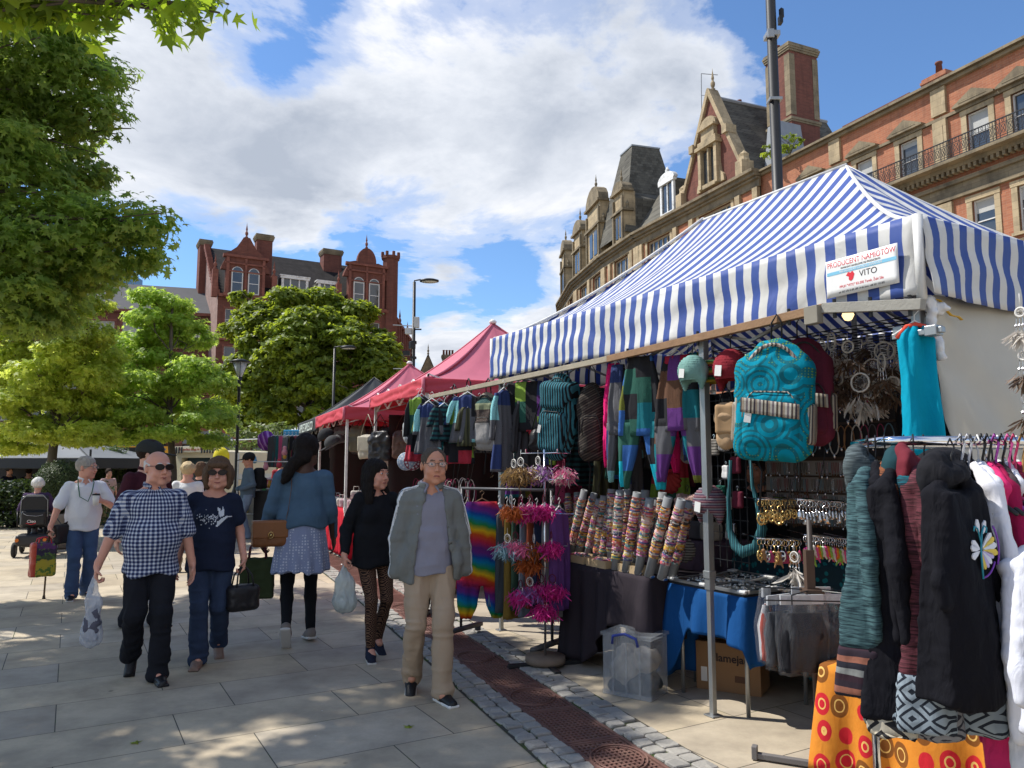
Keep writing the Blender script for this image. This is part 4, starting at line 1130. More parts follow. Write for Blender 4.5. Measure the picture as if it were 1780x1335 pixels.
k = MB(); k.box((LE/2,-.1,4.85),(LE,.4,.25)); k.box((LE/2,-.1,7.5),(LE,.5,.3)); FE.put(k,'cornice',M_rst)
sg = P(226,800,57.5); k = MB(); k.box((sg.x-.6,55.0+(sg.x+66)*.17-.2,2.75),(4.3,.2,.75),R=rotm(rz=.17)); sgn = k.build('shop_sign',mat('yellow_sign',(.62,.30,.02),.5,.05)); tag(sgn,'plain yellow and black shop sign band behind the round bush','sign')
k = MB(); k.box((sg.x-.4,55.0+(sg.x+66)*.17-.32,2.75),(1.9,.05,.34),R=rotm(rz=.17)); k.build('sign_panel',M_black,sgn)
sg = P(218,775,57); k = MB(); k.box((sg.x,55.0+(sg.x+66)*.17-.25,3.6),(1.6,.12,.8),R=rotm(rz=.17)); tag(k.build('shop_sign',mat('orange_sign',(.5,.16,.03),.5,.05)),'small plain orange panel above the yellow shop sign','sign')
# ------------------------------------------------------------------ trees
def leafmat(name,c,tc,tr=.45,var=.35,vs=.9):
 q = N(name); co = q.co(); n = q.noise(co,vs,4,.6)
 oi = q.noise(q.map(co,scale=(1,1,1)),23,2)
 f = q.mth('ADD',q.mth('MULTIPLY',n,.6),q.mth('MULTIPLY',oi,.4))
 cc = q.ramp(f,[(.30,dk(c,1-var)),(.5,c),(.70,dk(c,1+var))])
 q.col(cc).set(.5,spec=.35)
 q.transl(q.ramp(f,[(.30,dk(tc,1-var)),(.5,tc),(.70,dk(tc,1+var*.8))]),tr); return q.m
M_bark = mat('tree_bark',(.10,.085,.065),.9,.35,9,.8,25)
STAR =[]
for i in range(5):
 a = PI/2+(i-2)*PI*.36; r = 1.0 if i==2 else .92 if i in (1,3) else .7
 STAR.append((math.cos(a)*r,math.sin(a)*r))
 if i<4:a2 = a+PI*.18; STAR.append((math.cos(a2)*.36,math.sin(a2)*.36))
STAR.append((-.12,-.22)); STAR.append((.12,-.22))
STAR = np.array(STAR[:9][::-1]+[(0,-.30)])
OVAL = np.array([(0,-.9),(.45,-.1),(.3,.6),(0,1),(-.35,.55),(-.5,-.1)])
QUAD = np.array([(-.5,-.45),(.55,-.5),(.45,.55),(-.5,.5)])
def leaves(name,C,Nn,size,shape,m,parent,seed=1,droop=.25,fold=.25):
 """C (n,3) centres, Nn (n,3) rough leaf normals"""
 r = np.random.RandomState(seed); n = len(C)
 nn = Nn+r.normal(0,.42,(n,3)); nn/=np.linalg.norm(nn,axis=1,keepdims=True)
 t = r.normal(0,1,(n,3)); t[:,2]-=droop*2; t-=nn*(t*nn).sum(1,keepdims=True); t/=np.linalg.norm(t,axis=1,keepdims=True)
 b = np.cross(nn,t); s = size*(.65+.7*r.rand(n))[:,None,None]; k = len(shape)
 x = shape[:,0][None,:,None]; y = shape[:,1][None,:,None]
 V = C[:,None,:]+(b[:,None,:]*x+t[:,None,:]*y-nn[:,None,:]*(np.abs(x)*fold+np.maximum(y,0)**2*droop))*s
 return mk(name,V.reshape(-1,3),np.arange(n*k).reshape(n,k),m,parent,smooth=False)
def clump_pts(cl,n,seed,flat=.55,shell=.35):
 """cl: list of (centre, rx, rz, weight); leaves sit in small tufts inside each clump"""
 r = np.random.RandomState(seed); w = np.array([c[1]**2*c[3] for c in cl]); w/=w.sum(); P_,N_ =[],[]
 for (c,rx,rz,_),ww in zip(cl,w):
  k = max(4,int(n*ww)); nt = max(3,k//16)
  d = r.normal(0,1,(nt,3)); d/=np.linalg.norm(d,axis=1,keepdims=True); rad =(shell+(1-shell)*r.rand(nt,1))**.5
  T_ = d*rad*np.array([rx,rx,rz]); i = r.randint(0,nt,k)
  p = T_[i]+r.normal(0,1,(k,3))*np.array([.16,.16,.09])*max(.45,rx*.55)
  P_.append(p+np.array(tuple(c))); nn = d[i]*.7; nn[:,2]+=.75; N_.append(nn)
 return np.concatenate(P_),np.concatenate(N_)
def limb(mb,a,b,r0,r1,seed,bend=.12,n=7,m=0):
 a,b = Vector(a),Vector(b); L_ =(b-a).length; pts =[]
 for i in range(n+1):
  t = i/n; w = math.sin(t*PI)*bend*L_
  pts.append(a.lerp(b,t)+Vector((w*n1(seed+t*2,1),w*n1(seed+t*2,2),w*.6*n1(seed,3)+math.sin(t*PI)*L_*.05)))
 mb.tube(pts,[r0+(r1-r0)*i/n for i in range(n+1)],7,m); return pts
def tree(name,label,base,top,r0,clumps,nleaf,size,shape,m,seed,group=None,fork=.3,cat='tree',droop=.25):
 base = Vector(base); T = thing(name,label,cat,base,0,group)
 top = Vector(top)-base; mb = MB(); tp = limb(mb,(0,0,0),top,r0,r0*.22,seed,.05,12)
 for i,c in enumerate(clumps):
  cc = Vector(c[0])-base
  zf = min(.95,max(fork,(cc.z-c[1]*.9)/max(top.z,.1)))
  a = tp[int(zf*(len(tp)-1))]; lp = limb(mb,a,cc,r0*.34*(1-zf*.6),r0*.06,seed+i*3.1,.15)
  for j in range(4):
   rr = random.Random(seed*100+i*10+j); q_ = lp[3+j%4]; e = cc+Vector((rr.uniform(-1,1)*c[1],rr.uniform(-1,1)*c[1],rr.uniform(-.6,.8)*c[2]))
   limb(mb,q_,e,r0*.09,r0*.03,seed+i+j*7.7,.15,4)
 mb.build('trunk',M_bark,T,True)
 Cs,Ns = clump_pts([(Vector(c[0])-base,c[1],c[2],c[3] if len(c)>3 else 1) for c in clumps],nleaf,seed)
 leaves('crown',Cs,Ns,size,shape,m,T,seed,droop)
 return T
M_leafA = leafmat('sweetgum_leaf',(.14,.215,.055),(.46,.62,.10),.58)
M_leafB = leafmat('young_sweetgum_leaf',(.24,.35,.06),(.62,.80,.12),.52,.35)
M_leafC = leafmat('maple_leaf',(.13,.18,.024),(.46,.55,.04),.45,.4,.5)
M_leafD = leafmat('yellow_green_leaf',(.30,.38,.065),(.78,.86,.14),.55,.35)
def cl(px,py,Y,rx,rz,w=1.0): return (P(px,py,Y),rx,rz,w)
C1 =[cl(100,130,8.0,.62,.40),cl(30,60,7.6,.75,.5),cl(160,205,8.2,.42,.26),cl(60,215,8.4,.7,.4),cl(-40,160,8.2,.9,.6),cl(20,330,8.0,.85,.5),cl(140,300,8.4,.40,.22),cl(130,400,7.8,.62,.36),cl(235,385,7.6,.40,.24),cl(215,440,7.9,.42,.22),cl(60,440,8.0,.8,.42),cl(140,470,8.2,.55,.26),cl(20,520,7.8,.7,.32),cl(-60,420,8.3,.9,.7),cl(-120,250,8.8,1.1,.8),cl(85,20,8.2,.55,.3),cl(0,250,7.4,.5,.3),cl(190,130,8.5,.26,.16),cl(60,560,8.2,.42,.18)]
rr = random.Random(12)
C1+=[(Vector((-8.2+rr.uniform(-2.3,1.5),8.6+rr.uniform(-2.2,2.4),rr.uniform(5.5,10.5))),rr.uniform(.7,1.1),rr.uniform(.4,.6),.8) for _ in range(26)]
tree('sweetgum_tree','large dark green sweetgum tree filling the left edge of the picture',(-8.3,8.9,0),(-8.0,8.8,10.8),.20,C1,115000,.060,STAR,M_leafA,3)
C2 =[cl(60,-10,3.3,.20,.06,1.3),cl(150,5,3.4,.16,.055,1.5),cl(235,10,3.3,.13,.05,1.3),cl(320,6,3.2,.12,.045,1.5),cl(375,8,3.25,.055,.05,.9),cl(-60,-30,3.3,.3,.12),cl(-20,0,3.4,.16,.08)]
C2+=[(Vector((-7.0+rr.uniform(-1.8,1.8),4.1+rr.uniform(-1.8,1.6),rr.uniform(4.6,8.0))),rr.uniform(.5,.85),rr.uniform(.3,.45),.8) for _ in range(22)]
tree('sweetgum_tree','bright overhanging leafy twig of a near tree at the top left corner',(-6.2,3.6,0),(-5.8,3.7,7.6),.14,C2,20000,.070,STAR,leafmat('backlit_sweetgum_leaf',(.12,.19,.02),(.45,.62,.04),.5,.25,3),5,droop=.5)
C3 =[(Vector((-10.5+rr.uniform(-2.3,2.3),12.2+rr.uniform(-2,2.0),rr.uniform(6.5,10.5))),rr.uniform(.7,1.1),rr.uniform(.4,.6),.8) for _ in range(10)]
def youngclumps(cx,Y,rows,seed):
 r = random.Random(seed); out =[]
 for (py,half,rz) in rows:
  n_ = max(2,int(half/28))
  for i in range(n_):
   u =(i+.5)/n_*2-1
   out.append(cl(cx+u*half*.86+r.uniform(-8,8),py+abs(u)*16+r.uniform(-9,9),Y+r.uniform(-.9,.9)*half/110,.44+half/900+r.uniform(-.05,.14),rz*r.uniform(.7,1.15)))
 return out
R2 =[(515,38,.24),(548,62,.26),(585,88,.27),(622,105,.27),(660,130,.27),(695,132,.26),(725,138,.22),(748,120,.16)]
b2 = G(293,880); b2 = P(293,870,18.0); b2.z = 0
tree('young_tree','bright green young tree standing directly behind the bald man',b2,P(300,520,18.0),.11,youngclumps(280,18.0,R2,4),40000,.068,STAR,M_leafB,11,'young trees in the square',fork=.42)
R1 =[(470,70,.3),(515,95,.3),(560,105,.3),(605,115,.32),(650,125,.32),(695,130,.3),(735,120,.24),(760,90,.15)]
b1 = P(90,870,16.5); b1.z = 0
tree('young_tree','yellowish green young tree behind the round clipped bush at the left',b1,P(88,460,16.5),.12,youngclumps(85,16.5,R1,9),42000,.068,STAR,M_leafD,13,'young trees in the square',fork=.4)
r = random.Random(21); CM =[]
outl =[(500,520,34),(560,525,40),(620,545,38),(455,548,40),(425,575,36),(655,590,34),(670,640,30),(415,640,34),(410,700,36),(430,735,36),(500,745,40),(560,745,40),(620,720,40),(655,690,32),(420,520,22)]
for px,py,h in outl:CM.append(cl(px,py,40+r.uniform(-1.5,1.5),h*40/1320*1.1,h*40/1320*.62))
for i in range(50):
 px = r.uniform(425,665); py = r.uniform(545,740); hh = r.uniform(26,44)
 CM.append(cl(px,py,40-math.sqrt(max(0,1-((px-545)/145)**2-((py-650)/125)**2))*3.8+r.uniform(-.4,.4),hh*40/1320,hh*40/1320*.55))
bm = P(545,850,40.5); bm.z = 0
tree('maple_tree','big round dark maple in front of the red building',bm,P(545,600,40.5),.42,CM,120000,.145,OVAL,M_leafC,17,fork=.22)
def shrub(name,label,c,rx,rz,n,size,m,seed,shape=OVAL,stems=5,group=None,cat='shrub'):
 T = thing(name,label,cat,(c[0],c[1],0),0,group); k = MB(); r = random.Random(seed)
 for i in range(stems):k.tube([(0,0,0),(r.uniform(-.3,.3)*rx,r.uniform(-.3,.3)*rx,c[2]*.5),(r.uniform(-.7,.7)*rx,r.uniform(-.7,.7)*rx,c[2]+rz*.3)],[.03,.02,.008],5)
 k.build('stem',M_bark,T)
 cls =[(Vector((r.uniform(-1,1)*rx*.65,r.uniform(-1,1)*rx*.65,c[2]+r.uniform(-.7,.7)*rz)),rx*.45,rz*.4,1) for _ in range(14)]
 Cs,Ns = clump_pts(cls,n,seed); leaves('foliage',Cs,Ns,size,shape,m,T,seed); return T
p = P(440,775,30); shrub('shrub','loose pale shrub behind the serving van and the black capped man',(p.x,p.y,2.3),1.9,1.1,5000,.09,leafmat('pale_shrub_leaf',(.14,.17,.06),(.3,.4,.08),.4),3)
p = P(196,800,24); shrub('spiky_plant','spiky narrow leaved plant between the bush and the capped man',(p.x,p.y,1.4),.7,.8,2500,.12,leafmat('spiky_leaf',(.08,.12,.04),(.2,.3,.06),.3),5,np.array([(0,-1.6),(.12,0),(0,1.8),(-.12,0)]),cat='plant')
T = thing('clipped_bush','round clipped box bush behind the man with the paper cup','bush',(P(108,850,15.2).x,15.2,0));
MB().lathe([(.05,0),(.05,.9)],n=8).build('stem',M_bark,T)
r = np.random.RandomState(4); d = r.normal(0,1,(16000,3)); d/=np.linalg.norm(d,axis=1,keepdims=True)
d2 = d*(.50+.05*vnoise(d,4)[:,None]+r.normal(0,.014,(16000,1))); d2[:,2] = d2[:,2]*1.0+1.20
leaves('foliage',d2,d,.016,OVAL,leafmat('box_leaf',(.05,.075,.02),(.1,.16,.03),.2,.4,9),T,5)
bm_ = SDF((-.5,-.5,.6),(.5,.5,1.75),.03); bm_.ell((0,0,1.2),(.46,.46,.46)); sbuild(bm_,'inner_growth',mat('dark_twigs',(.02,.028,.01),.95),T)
MB().lathe([(.32,0),(.38,.05),(.44,.6),(.46,.68),(.40,.68),(.38,.6),(0,.6)],n=24).build('planter',mat('planter_stone',(.25,.22,.18),.85,.2,6,.2),T,True)
def hedge(a,b,h,w,label,seed,n=9000):
 a,b = Vector(a),Vector(b); T = thing('hedge',label,'hedge',a); r = np.random.RandomState(seed); v = b-a; u = r.rand(n,1)
 pt = np.array(v)[None,:]*u+r.normal(0,1,(n,3))*np.array([w*.4,w*.4,0]); pt[:,2] = r.rand(n)**.6*h*(1+.12*vnoise(pt,2.2)); nn = r.normal(0,.6,(n,3)); nn[:,2]+=.6
 leaves('foliage',pt,nn,.05,OVAL,leafmat('hedge_leaf%d'%seed,(.035,.055,.018),(.08,.13,.02),.2),T,seed)
 k = MB();
 for i in range(14):q_ = v*(i/13.); k.tube([(q_.x,q_.y,0),(q_.x+.05,q_.y,h*.7)],.02,5)
 k.build('stem',M_bark,T)
hedge(P(-80,870,20)*Vector((1,1,0)) if False else (P(-80,870,20).x,20,0),(P(150,870,20).x,20.3,0),1.15,.7,'dark leafy hedge behind the flower pots at the left',6,12000)
q_ =[leafmat('flower_leaf',(.09,.14,.03),(.2,.3,.04),.3),mat('purple_flower',(.17,.10,.42),.7,.2),mat('white_flower',(.65,.62,.60),.7,.1),mat('pink_flower',(.5,.12,.3),.7,.1)]
rr = random.Random(8)
for i,(px,py) in enumerate(((-12,893),(8,890),(27,892),(46,896),(60,889),(20,905))):
 g_ = G(px,py+12); c_ =['purple','white','purple','pink','white','purple'][i]
 T = thing('flower_pot',['purple pansies in a black pot, first of the front pots from the left edge','white flowers in a black pot beside the purple pansies','purple flowers in a black pot left of the scooter','pink flowers in a black pot just left of the scooter','white flowers in a black pot hidden mostly behind the scooter','purple flowers in the frontmost black pot'][i],'flower pot',g_,0,'flower pots in front of the hedge')
 MB().lathe([(.10,0),(.14,.24),(.15,.25),(.12,.25),(0,.22)],n=14).build('pot',M_blackplastic,T,True)
 r = np.random.RandomState(i); n = 260; pt = r.normal(0,1,(n,3))*np.array([.09,.09,.06])+np.array([0,0,.34]); nn = r.normal(0,.5,(n,3)); nn[:,2]+=1
 leaves('foliage',pt,nn,.032,OVAL,q_[0],T,i)
 n = 90; pt = r.normal(0,1,(n,3))*np.array([.10,.10,.045])+np.array([0,0,.42]); nn = r.normal(0,.5,(n,3)); nn[:,2]+=1; nn[:,1]-=.5
 leaves('flowers',pt,nn,.026,OVAL,q_[{'purple':1,'white':2,'pink':3}[c_]],T,i+9)
p = P(1372,250,46.5); T = thing('roof_weed','buddleia weed growing on the parapet beside the tall chimney','plant',p)
k = MB()
for i in range(8):k.tube([(0,0,-.8),(math.cos(i)*.3,0,-.1),(math.cos(i*1.9)*.8,math.sin(i)*.3,.5)],.015,4)
k.build('stem',M_bark,T); Cs,Ns = clump_pts([(Vector((0,0,.1)),.8,.6,1),(Vector((-1.0,0,-.5)),.9,.5,1)],900,3); leaves('foliage',Cs,Ns,.10,OVAL,M_leafC,T,3)
# ------------------------------------------------------------------ street lamps
def lamp_flat(name,label,base,H,head,group,boxes=False,r0=.075,face=1):
 T = thing(name,label,'street lamp',base,0,group)
 MB().lathe([(.12,0),(.12,1.2),(.10,1.25),(r0,1.4),(r0*.62,H),(0,H)],n=12).build('post',M_black,T,True)
 MB().tube([(0,0,H-.05),(0,0,H+.06),(face*.25,0,H+.10),(face*.5,0,H+.08)],.035,8).build('arm',M_black,T,True)
 MB().lathe([(0,-.05),(head,-.05),(head,.02),(head*.6,.07),(0,.08)],(face*(.3+head),0,H+.06),20,sx=1.15,sy=.8).build('lamp_head',M_black,T,True)
 MB().lathe([(0,-.075),(head*.8,-.075),(head*.8,-.052)],(face*(.3+head),0,H+.06),20,sx=1.15,sy=.8).build('lens',mat('lamp_lens',(.45,.45,.42),.2),T,True)
 if boxes:
  k = MB(); k.box((.15,-.1,H-1.9),(.22,.2,.5)); k.box((-.22,-.1,H-2.3),(.3,.2,.28)); T_ = k.build('camera_box',mat('pale_box',(.42,.43,.43),.5),T,bevel=.02)
  k = MB(); k.box((0,0,H-2.2),(.7,.06,.06)); k.lathe([(.16,0),(.16,.3),(.0,.38)],(-.05,-.1,H-3.1),10); k.box((-.3,-.05,H-3.3),(.3,.2,.2)); k.box((0,0,H-2.8),(.26,.24,.12)); k.box((0,0,H-3.5),(.26,.24,.1)); k.build('bracket',M_black,T)
  k = MB(); k.tube([(-.95,0,H-2.0),(0,0,H-2.05)],.025,5); k.tube([(-.9,0,H-4.0),(0,0,H-4.0)],.025,5); k.build('banner_arm',M_grey,T)
b = P(716,800,34); b.z = 0
lamp_flat('street_lamp','tall black lamp post with camera boxes and flat disc head right of the red building',b,P(716,490,34).z,.38,'street lamps',True,.11)
b = P(577,800,33); b.z = 0
lamp_flat('street_lamp','slim dark lamp post with small flat head in front of the big maple',b,P(577,606,33).z,.3,'street lamps',False,.08)
b = P(411,800,20); b.z = 0; H = P(411,655,20).z
T = thing('street_lamp','black lamp post with conical lantern right of the brightest young tree','street lamp',b,0,'street lamps')
MB().lathe([(.10,0),(.10,.9),(.07,1.0),(.045,1.1),(.04,H-.2),(.06,H-.18),(.06,H),(0,H)],n=12).build('post',M_black,T,True)
q = N('frosted_lantern'); q.col((.55,.56,.55)).set(.3,trans=.3); M_lant = q.m
MB().lathe([(0,H),(.06,H),(.19,H+.38),(0,H+.38)],n=16).build('lantern',M_lant,T,True)
k = MB(); k.lathe([(0,H+.38),(.26,H+.38),(.27,H+.41),(.10,H+.47),(0,H+.48)],n=20)
for i in range(4):a = i*PI/2+.4; k.tube([(.06*math.cos(a),.06*math.sin(a),H),(.20*math.cos(a),.20*math.sin(a),H+.38)],.008,4)
k.build('lantern_cap',M_black,T,True)
b = P(1352,330,11); b.z = 0
T = thing('street_lamp','thick black pole rising behind the striped tent out of the top of the picture','street lamp',b,0,'street lamps')
MB().lathe([(.12,0),(.12,1.5),(.085,1.6),(.072,9.5),(0,9.5)],n=16).build('post',M_black,T,True)
z_ = P(1352,62,11).z; z2 = P(1352,175,11).z
k = MB(); k.box((0,0,z_),(.2,.2,.08)); k.box((-.05,-.1,z_-.02),(.1,.04,.14)); k.box((0,0,z2),(.19,.19,.05)); k.build('clamp',M_steel,T,bevel=.008)
k = MB(); k.box((.14,0,P(1352,35,11).z),(.05,.1,.12)); k.lathe([(.04,0),(.04,.12),(0,.16)],(.16,0,P(1352,35,11).z+.05),8); k.build('sensor',M_black,T)
MB().tube([(0,0,9.4),(.4,0,9.6),(1.1,0,9.65)],.04,8).build('arm',M_black,T,True)
k = MB(); k.box((1.3,0,9.62),(.7,.3,.1)); k.build('lamp_head',M_black,T,bevel=.03)
for px in (170,181+57):
 b = P(px,840,26); b.z = 0
 k = MB(); k.lathe([(.07,0),(.05,1.0),(.045,4.4),(0,4.4)],n=10); k.lathe([(0,4.4),(.06,4.4),(.19,4.75),(.24,4.78),(0,4.85)],n=14)
 tag(k.build('street_lamp',M_black,None,True,loc=b),'thin dark post behind the young trees, %s'%('beside the clipped bush' if px==170 else 'above the maroon shirted man'),'street lamp','street lamps')
# ------------------------------------------------------------------ people
V3 = Vector
def ik(a,c,l1,l2,pole):
 a,c,pole = V3(a),V3(c),V3(pole); d = c-a; L_ = min(d.length,l1+l2-1e-3); u = d.normalized(); c = a+u*L_
 x =(l1*l1-l2*l2+L_*L_)/(2*L_); h = math.sqrt(max(0,l1*l1-x*x)); p = pole-u*pole.dot(u); p.normalize()
 return a+u*x+p*h,c
def skinmat(name,c):
 q = N(name); co = q.co()
 q.col(q.mix(q.noise(co,14,4,.6),dk(c,.85),(min(1,c[0]*1.16),c[1]*1.05,c[2]*1.02))).set(.5,spec=.35)
 q.b.inputs['Subsurface Weight'].default_value = .08; q.b.inputs['Subsurface Radius'].default_value =(.01,.004,.002)
 q.bump(q.noise(co,120,3),.12,.002); return q.m
SK1 = skinmat('skin_fair',(.60,.34,.25)); SK2 = skinmat('skin_tanned',(.54,.27,.175)); SK3 = skinmat('skin_brown',(.075,.038,.025)); SK4 = skinmat('skin_ruddy',(.60,.31,.225))
M_lip = mat('lip',(.30,.10,.085),.45,.1); M_eyew = mat('eye_white',(.55,.52,.50),.3,.03); M_iris = mat('eye_dark',(.03,.02,.015),.2,.1)
def hairmat(name,c,v=.4):
 q = N(name); co = q.co(); n = q.noise(q.map(co,scale=(1,1,.35)),70,4,.7)
 q.col(q.mix(n,dk(c,1-v),dk(c,1+v))).set(.75,spec=.12); q.bump(n,.9,.01); return q.m
M_lens = mat('dark_lens',(.018,.010,.008),.3,.1,spec=.25)
M_frame = mat('glasses_frame',(.08,.06,.05),.35,.1)
def dnoise(amp,f=(9,9,5),seed=0,amp2=0.0):
 def fn(V):
  n = vnoise(V,*f,seed=seed); d = amp*(1-2*np.abs(n))+amp*.6*vnoise(V,f[0]*2.3,f[1]*2.3,f[2]*2.6,seed+5)
  if amp2:d = d+amp2*vnoise(V,4,4,30,seed+9)
  return d
 return fn
def hand(s,w,f,nrm,th,curl,k=.005,sc=1.0):
 f = V3(f).normalized(); nrm = V3(nrm); nrm =(nrm-f*nrm.dot(f)).normalized(); th = V3(th); th =(th-f*th.dot(f)-nrm*th.dot(nrm)).normalized()
 R = np.array([tuple(th),tuple(f),tuple(nrm)]).T; w = V3(w)
 s.cap(w-f*.03,w+f*.015,.027,.026,.012,(1,1,1))
 s.box(w+f*.05,(.040*sc,.048,.0155),.014,.012,R=R)
 for i in range(4):
  p = w+f*.088+th*(.030-.0202*i)*sc; L_ =(.040,.045,.042,.033)[i]; a = curl*.45
  for j,sg in enumerate((1,.68,.55)):
   d = f*math.cos(a)+nrm*math.sin(a)+th*(.10-.07*i)*(1-j*.3); q = p+d*L_*sg; s.cap(p,q,.0088-.0006*j,.0083-.0008*j,k*.6 if j else k*1.6); p = q; a+=curl*(.85 if j==0 else .7)
 p = w+f*.025+th*.030*sc; d =(f*.55+th*.75+nrm*.35).normalized(); q = p+d*.040; s.cap(p,q,.0125,.0100,.008); d2 =(f*.85+th*.2+nrm*(.45+.3*curl)).normalized(); s.cap(q,q+d2*.030,.0098,.0082,.003)
def person(label,at,top,Y=None,face=0,H=None,skin=SK1,fat=0.0,fem=0.0,legs=None,arms=None,lean=0.0,head=(0,0),top_kind='tshirt',top_mat=None,hem=.82,sleeve=.55,trs=None,trs_kind='loose',shoes=None,sole=None,hair=None,hairm=None,glasses=None,group=None,h=.0085,sw=.178,seed=0,extra=None,skirt=None,collar=None,folds=.009,px_off=0,tuck=False,swing=0):
 if Y is None:g_ = G(*at)
 else:g_ = P(at[0],at[1],Y); g_.z = 0
 if H is None:H = P(at[0]+px_off,top,g_.y).z
 S_ = H/1.735; phi = math.atan2(-g_.x,g_.y)+math.radians(face)
 T = thing('person',label,'person',g_,phi,group); T.scale =(S_,)*3
 legs = legs or [(-.10,.0,.085,0,0),(.10,.0,.085,0,0)]
 sh = lean; zc = 1.378
 hips =[V3((-.088,0,.92)),V3((.088,0,.92))]; SHO =[V3((-sw+.01,-sh*.9,zc)),V3((sw-.01,-sh*.9,zc))]
 knees,ank =[],[]
 for i in (0,1):
  k_,a_ = ik(hips[i],V3(legs[i][:3]),.435,.43,(0,-1,0)); knees.append(k_); ank.append(a_)
 arms = arms or [dict(w=(-.27,-.03,.86)),dict(w=(.27,-.03,.86))]
 elb,wri =[],[]
 for i in (0,1):
  a = arms[i]; aw = V3(a['w']); aw.z-=.05 if aw.z<.96 else 0; e_,w_ = ik(SHO[i],aw,.285,.255,V3(a.get('pole',((-1 if i==0 else 1)*.10,1,-.1)))); elb.append(e_); wri.append(w_)
 hc = V3((head[2] if len(head)>2 else 0,-sh*1.15-.015,1.600)); yaw,pit = math.radians(head[0]),math.radians(head[1])
 RH = Matrix.Rotation(yaw,3,'Z')@Matrix.Rotation(pit,3,'X'); RHn = np.array(RH)
 HS = 1.15
 def hp(x,y,z): return hc+RH@(V3((x,y,z))*HS)
 ext = .62
 s = SDF((-ext,-.5,-.0),(ext,.5,1.80),h)
 E = lambda c,r,k = .015,op = 'add':s.ell(hp(*c),tuple(a_*HS for a_ in r),k,op,R=RHn)
 E((0,.014,.030),(.075,.095,.088),0); E((0,-.020,-.036),(.060+.006*fat,.068,.080),.03)
 E((0,-.066,-.096),(.024,.020,.018),.022)
 for sx in (-1,1):
  E((sx*.036,-.060,-.036),(.024+.004*fat,.024,.024),.02); E((sx*.045,-.035,-.075),(.022+.006*fat,.03,.022),.02)
 s.cap(hp(-.034,-.083,.034),hp(.034,-.083,.034),.010,.010,.018)
 for sx in (-1,1):E((sx*.031,-.102,.014),(.017,.014,.011),.010,'sub'); E((sx*.031,-.079,.013),(.0135,.0125,.0115),.002)
 s.cap(hp(0,-.088,.018),hp(0,-.106,-.026),.0075,.0125,.010); E((-.011,-.098,-.030),(.008,.010,.007),.006); E((.011,-.098,-.030),(.008,.010,.007),.006)
 E((0,-.084,-.056),(.022,.011,.006),.008); E((0,-.082,-.069),(.018,.011,.006),.008)
 for sx in (-1,1):E((sx*.078,.010,.000),(.009,.019,.031),.006)
 nb = V3((0,-sh*.75+.018,1.43)); s.cap(hp(0,.018,-.06),nb,.058+.010*fat-.006*fem,.068+.010*fat-.006*fem,.035)
 for sx in (-1,1):s.cap(nb+V3((sx*.02,0,-.01)),V3((sx*(sw-.05),-sh*.9,1.385)),.045,.040,.04)
 tz = lambda z:-sh*(z-.95)/.5
 s.ell((0,tz(1.27),1.27),(.145,.090,.17),.05)
 s.ell((0,tz(1.08),1.07),(.125,.088,.16),.05); s.ell((0,0,.93),(.135,.095,.11),.04)
 for i in (0,1):
  s.cap(hips[i],knees[i],.068,.048,.04); s.cap(knees[i],ank[i],.042,.031,.02); s.cap(ank[i],ank[i]+V3((0,-.06,-.03)),.034,.028,.01)
  am = 1+.12*fat-.08*fem
  s.cap(SHO[i],elb[i],.047*am,.038*am,.02); s.cap(elb[i],wri[i],.040*am,.027,.015)
  a = arms[i]
  if a.get('hand','relax') is not None:
   f_ = V3(a.get('f',wri[i]-elb[i])); hand(s,wri[i],f_,a.get('n',(1 if i==0 else -1,-.3,0)),a.get('th',(0,-1,0)),{'relax':.45,'fist':1.55,'grip':1.2}[a.get('hand','relax')],k=h*.6)
 def loc_(C): return ((C-np.array(hc))@RHn)/HS
 def inel(c,r): return lambda C:(((loc_(C)-np.array(c))/np.array(r))**2).sum(1)<1
 paint =[(inel((0,-.095,-.062),(.023,.03,.0062)),1)]
 for sx in (-1,1):paint+=[(inel((sx*.031,-.092,.013),(.0125,.02,.0065)),2),(inel((sx*.031,-.092,.013),(.0062,.02,.0062)),3),(inel((sx*.033,-.09,.036),(.018,.02,.0045)),4)]
 hm = hairm or hairmat('hair_generic',(.05,.03,.02))
 sbuild(s,'body',[skin,M_lip,M_eyew,M_iris,hm],T,paint=paint)
 fe = fem
 def torso(q,g=0.0,hz=hem):
  for sx in (-1,1):q.cap(nb+V3((sx*.03,-.005,-.045)),V3((sx*(sw-.05),-sh*.9,1.372)),.052+g,.052+g,.03)
  q.cap((0,tz(1.28),1.285),(0,tz(1.0),1.0),.163+.020*fat-.012*fe+g,.150+.032*fat+g,.04,(1,.70+.04*fat,.9))
  if fe>.3:
   for sx in (-1,1):q.ell((sx*.075,tz(1.26)-.085,1.235),(.072+g,.06+g,.075),.04)
  q.ell((0,tz(1.06)-.035*fat,1.06),(.150+.035*fat+.005*fe+g,.110+.055*fat+g,.19),.06)
  q.cap((0,0,1.0),(0,0,.72),.156+.026*fat+.012*fe+g,.178+.026*fat+.022*fe+g,.05,(1,.86,1))
 def sleeves(q,frac,g=0.0):
  for i in (0,1):
   if frac<=.5:
    e = SHO[i].lerp(elb[i],frac*2); q.cap(SHO[i],e,.061+g,.062+.008*fat+g,.03)
   else:
    q.cap(SHO[i],elb[i],.060+.006*fat+g,.053+g,.03); t =(frac-.5)*2; q.cap(elb[i],elb[i].lerp(wri[i],t),.053+g,.040+g,.015)
 tm = top_mat
 q = SDF((-ext,-.45,hem-.12 if hem>.3 else .3),(ext,.45,1.60),h*1.05)
 torso(q)
 if sleeve>.15:sleeves(q,sleeve)
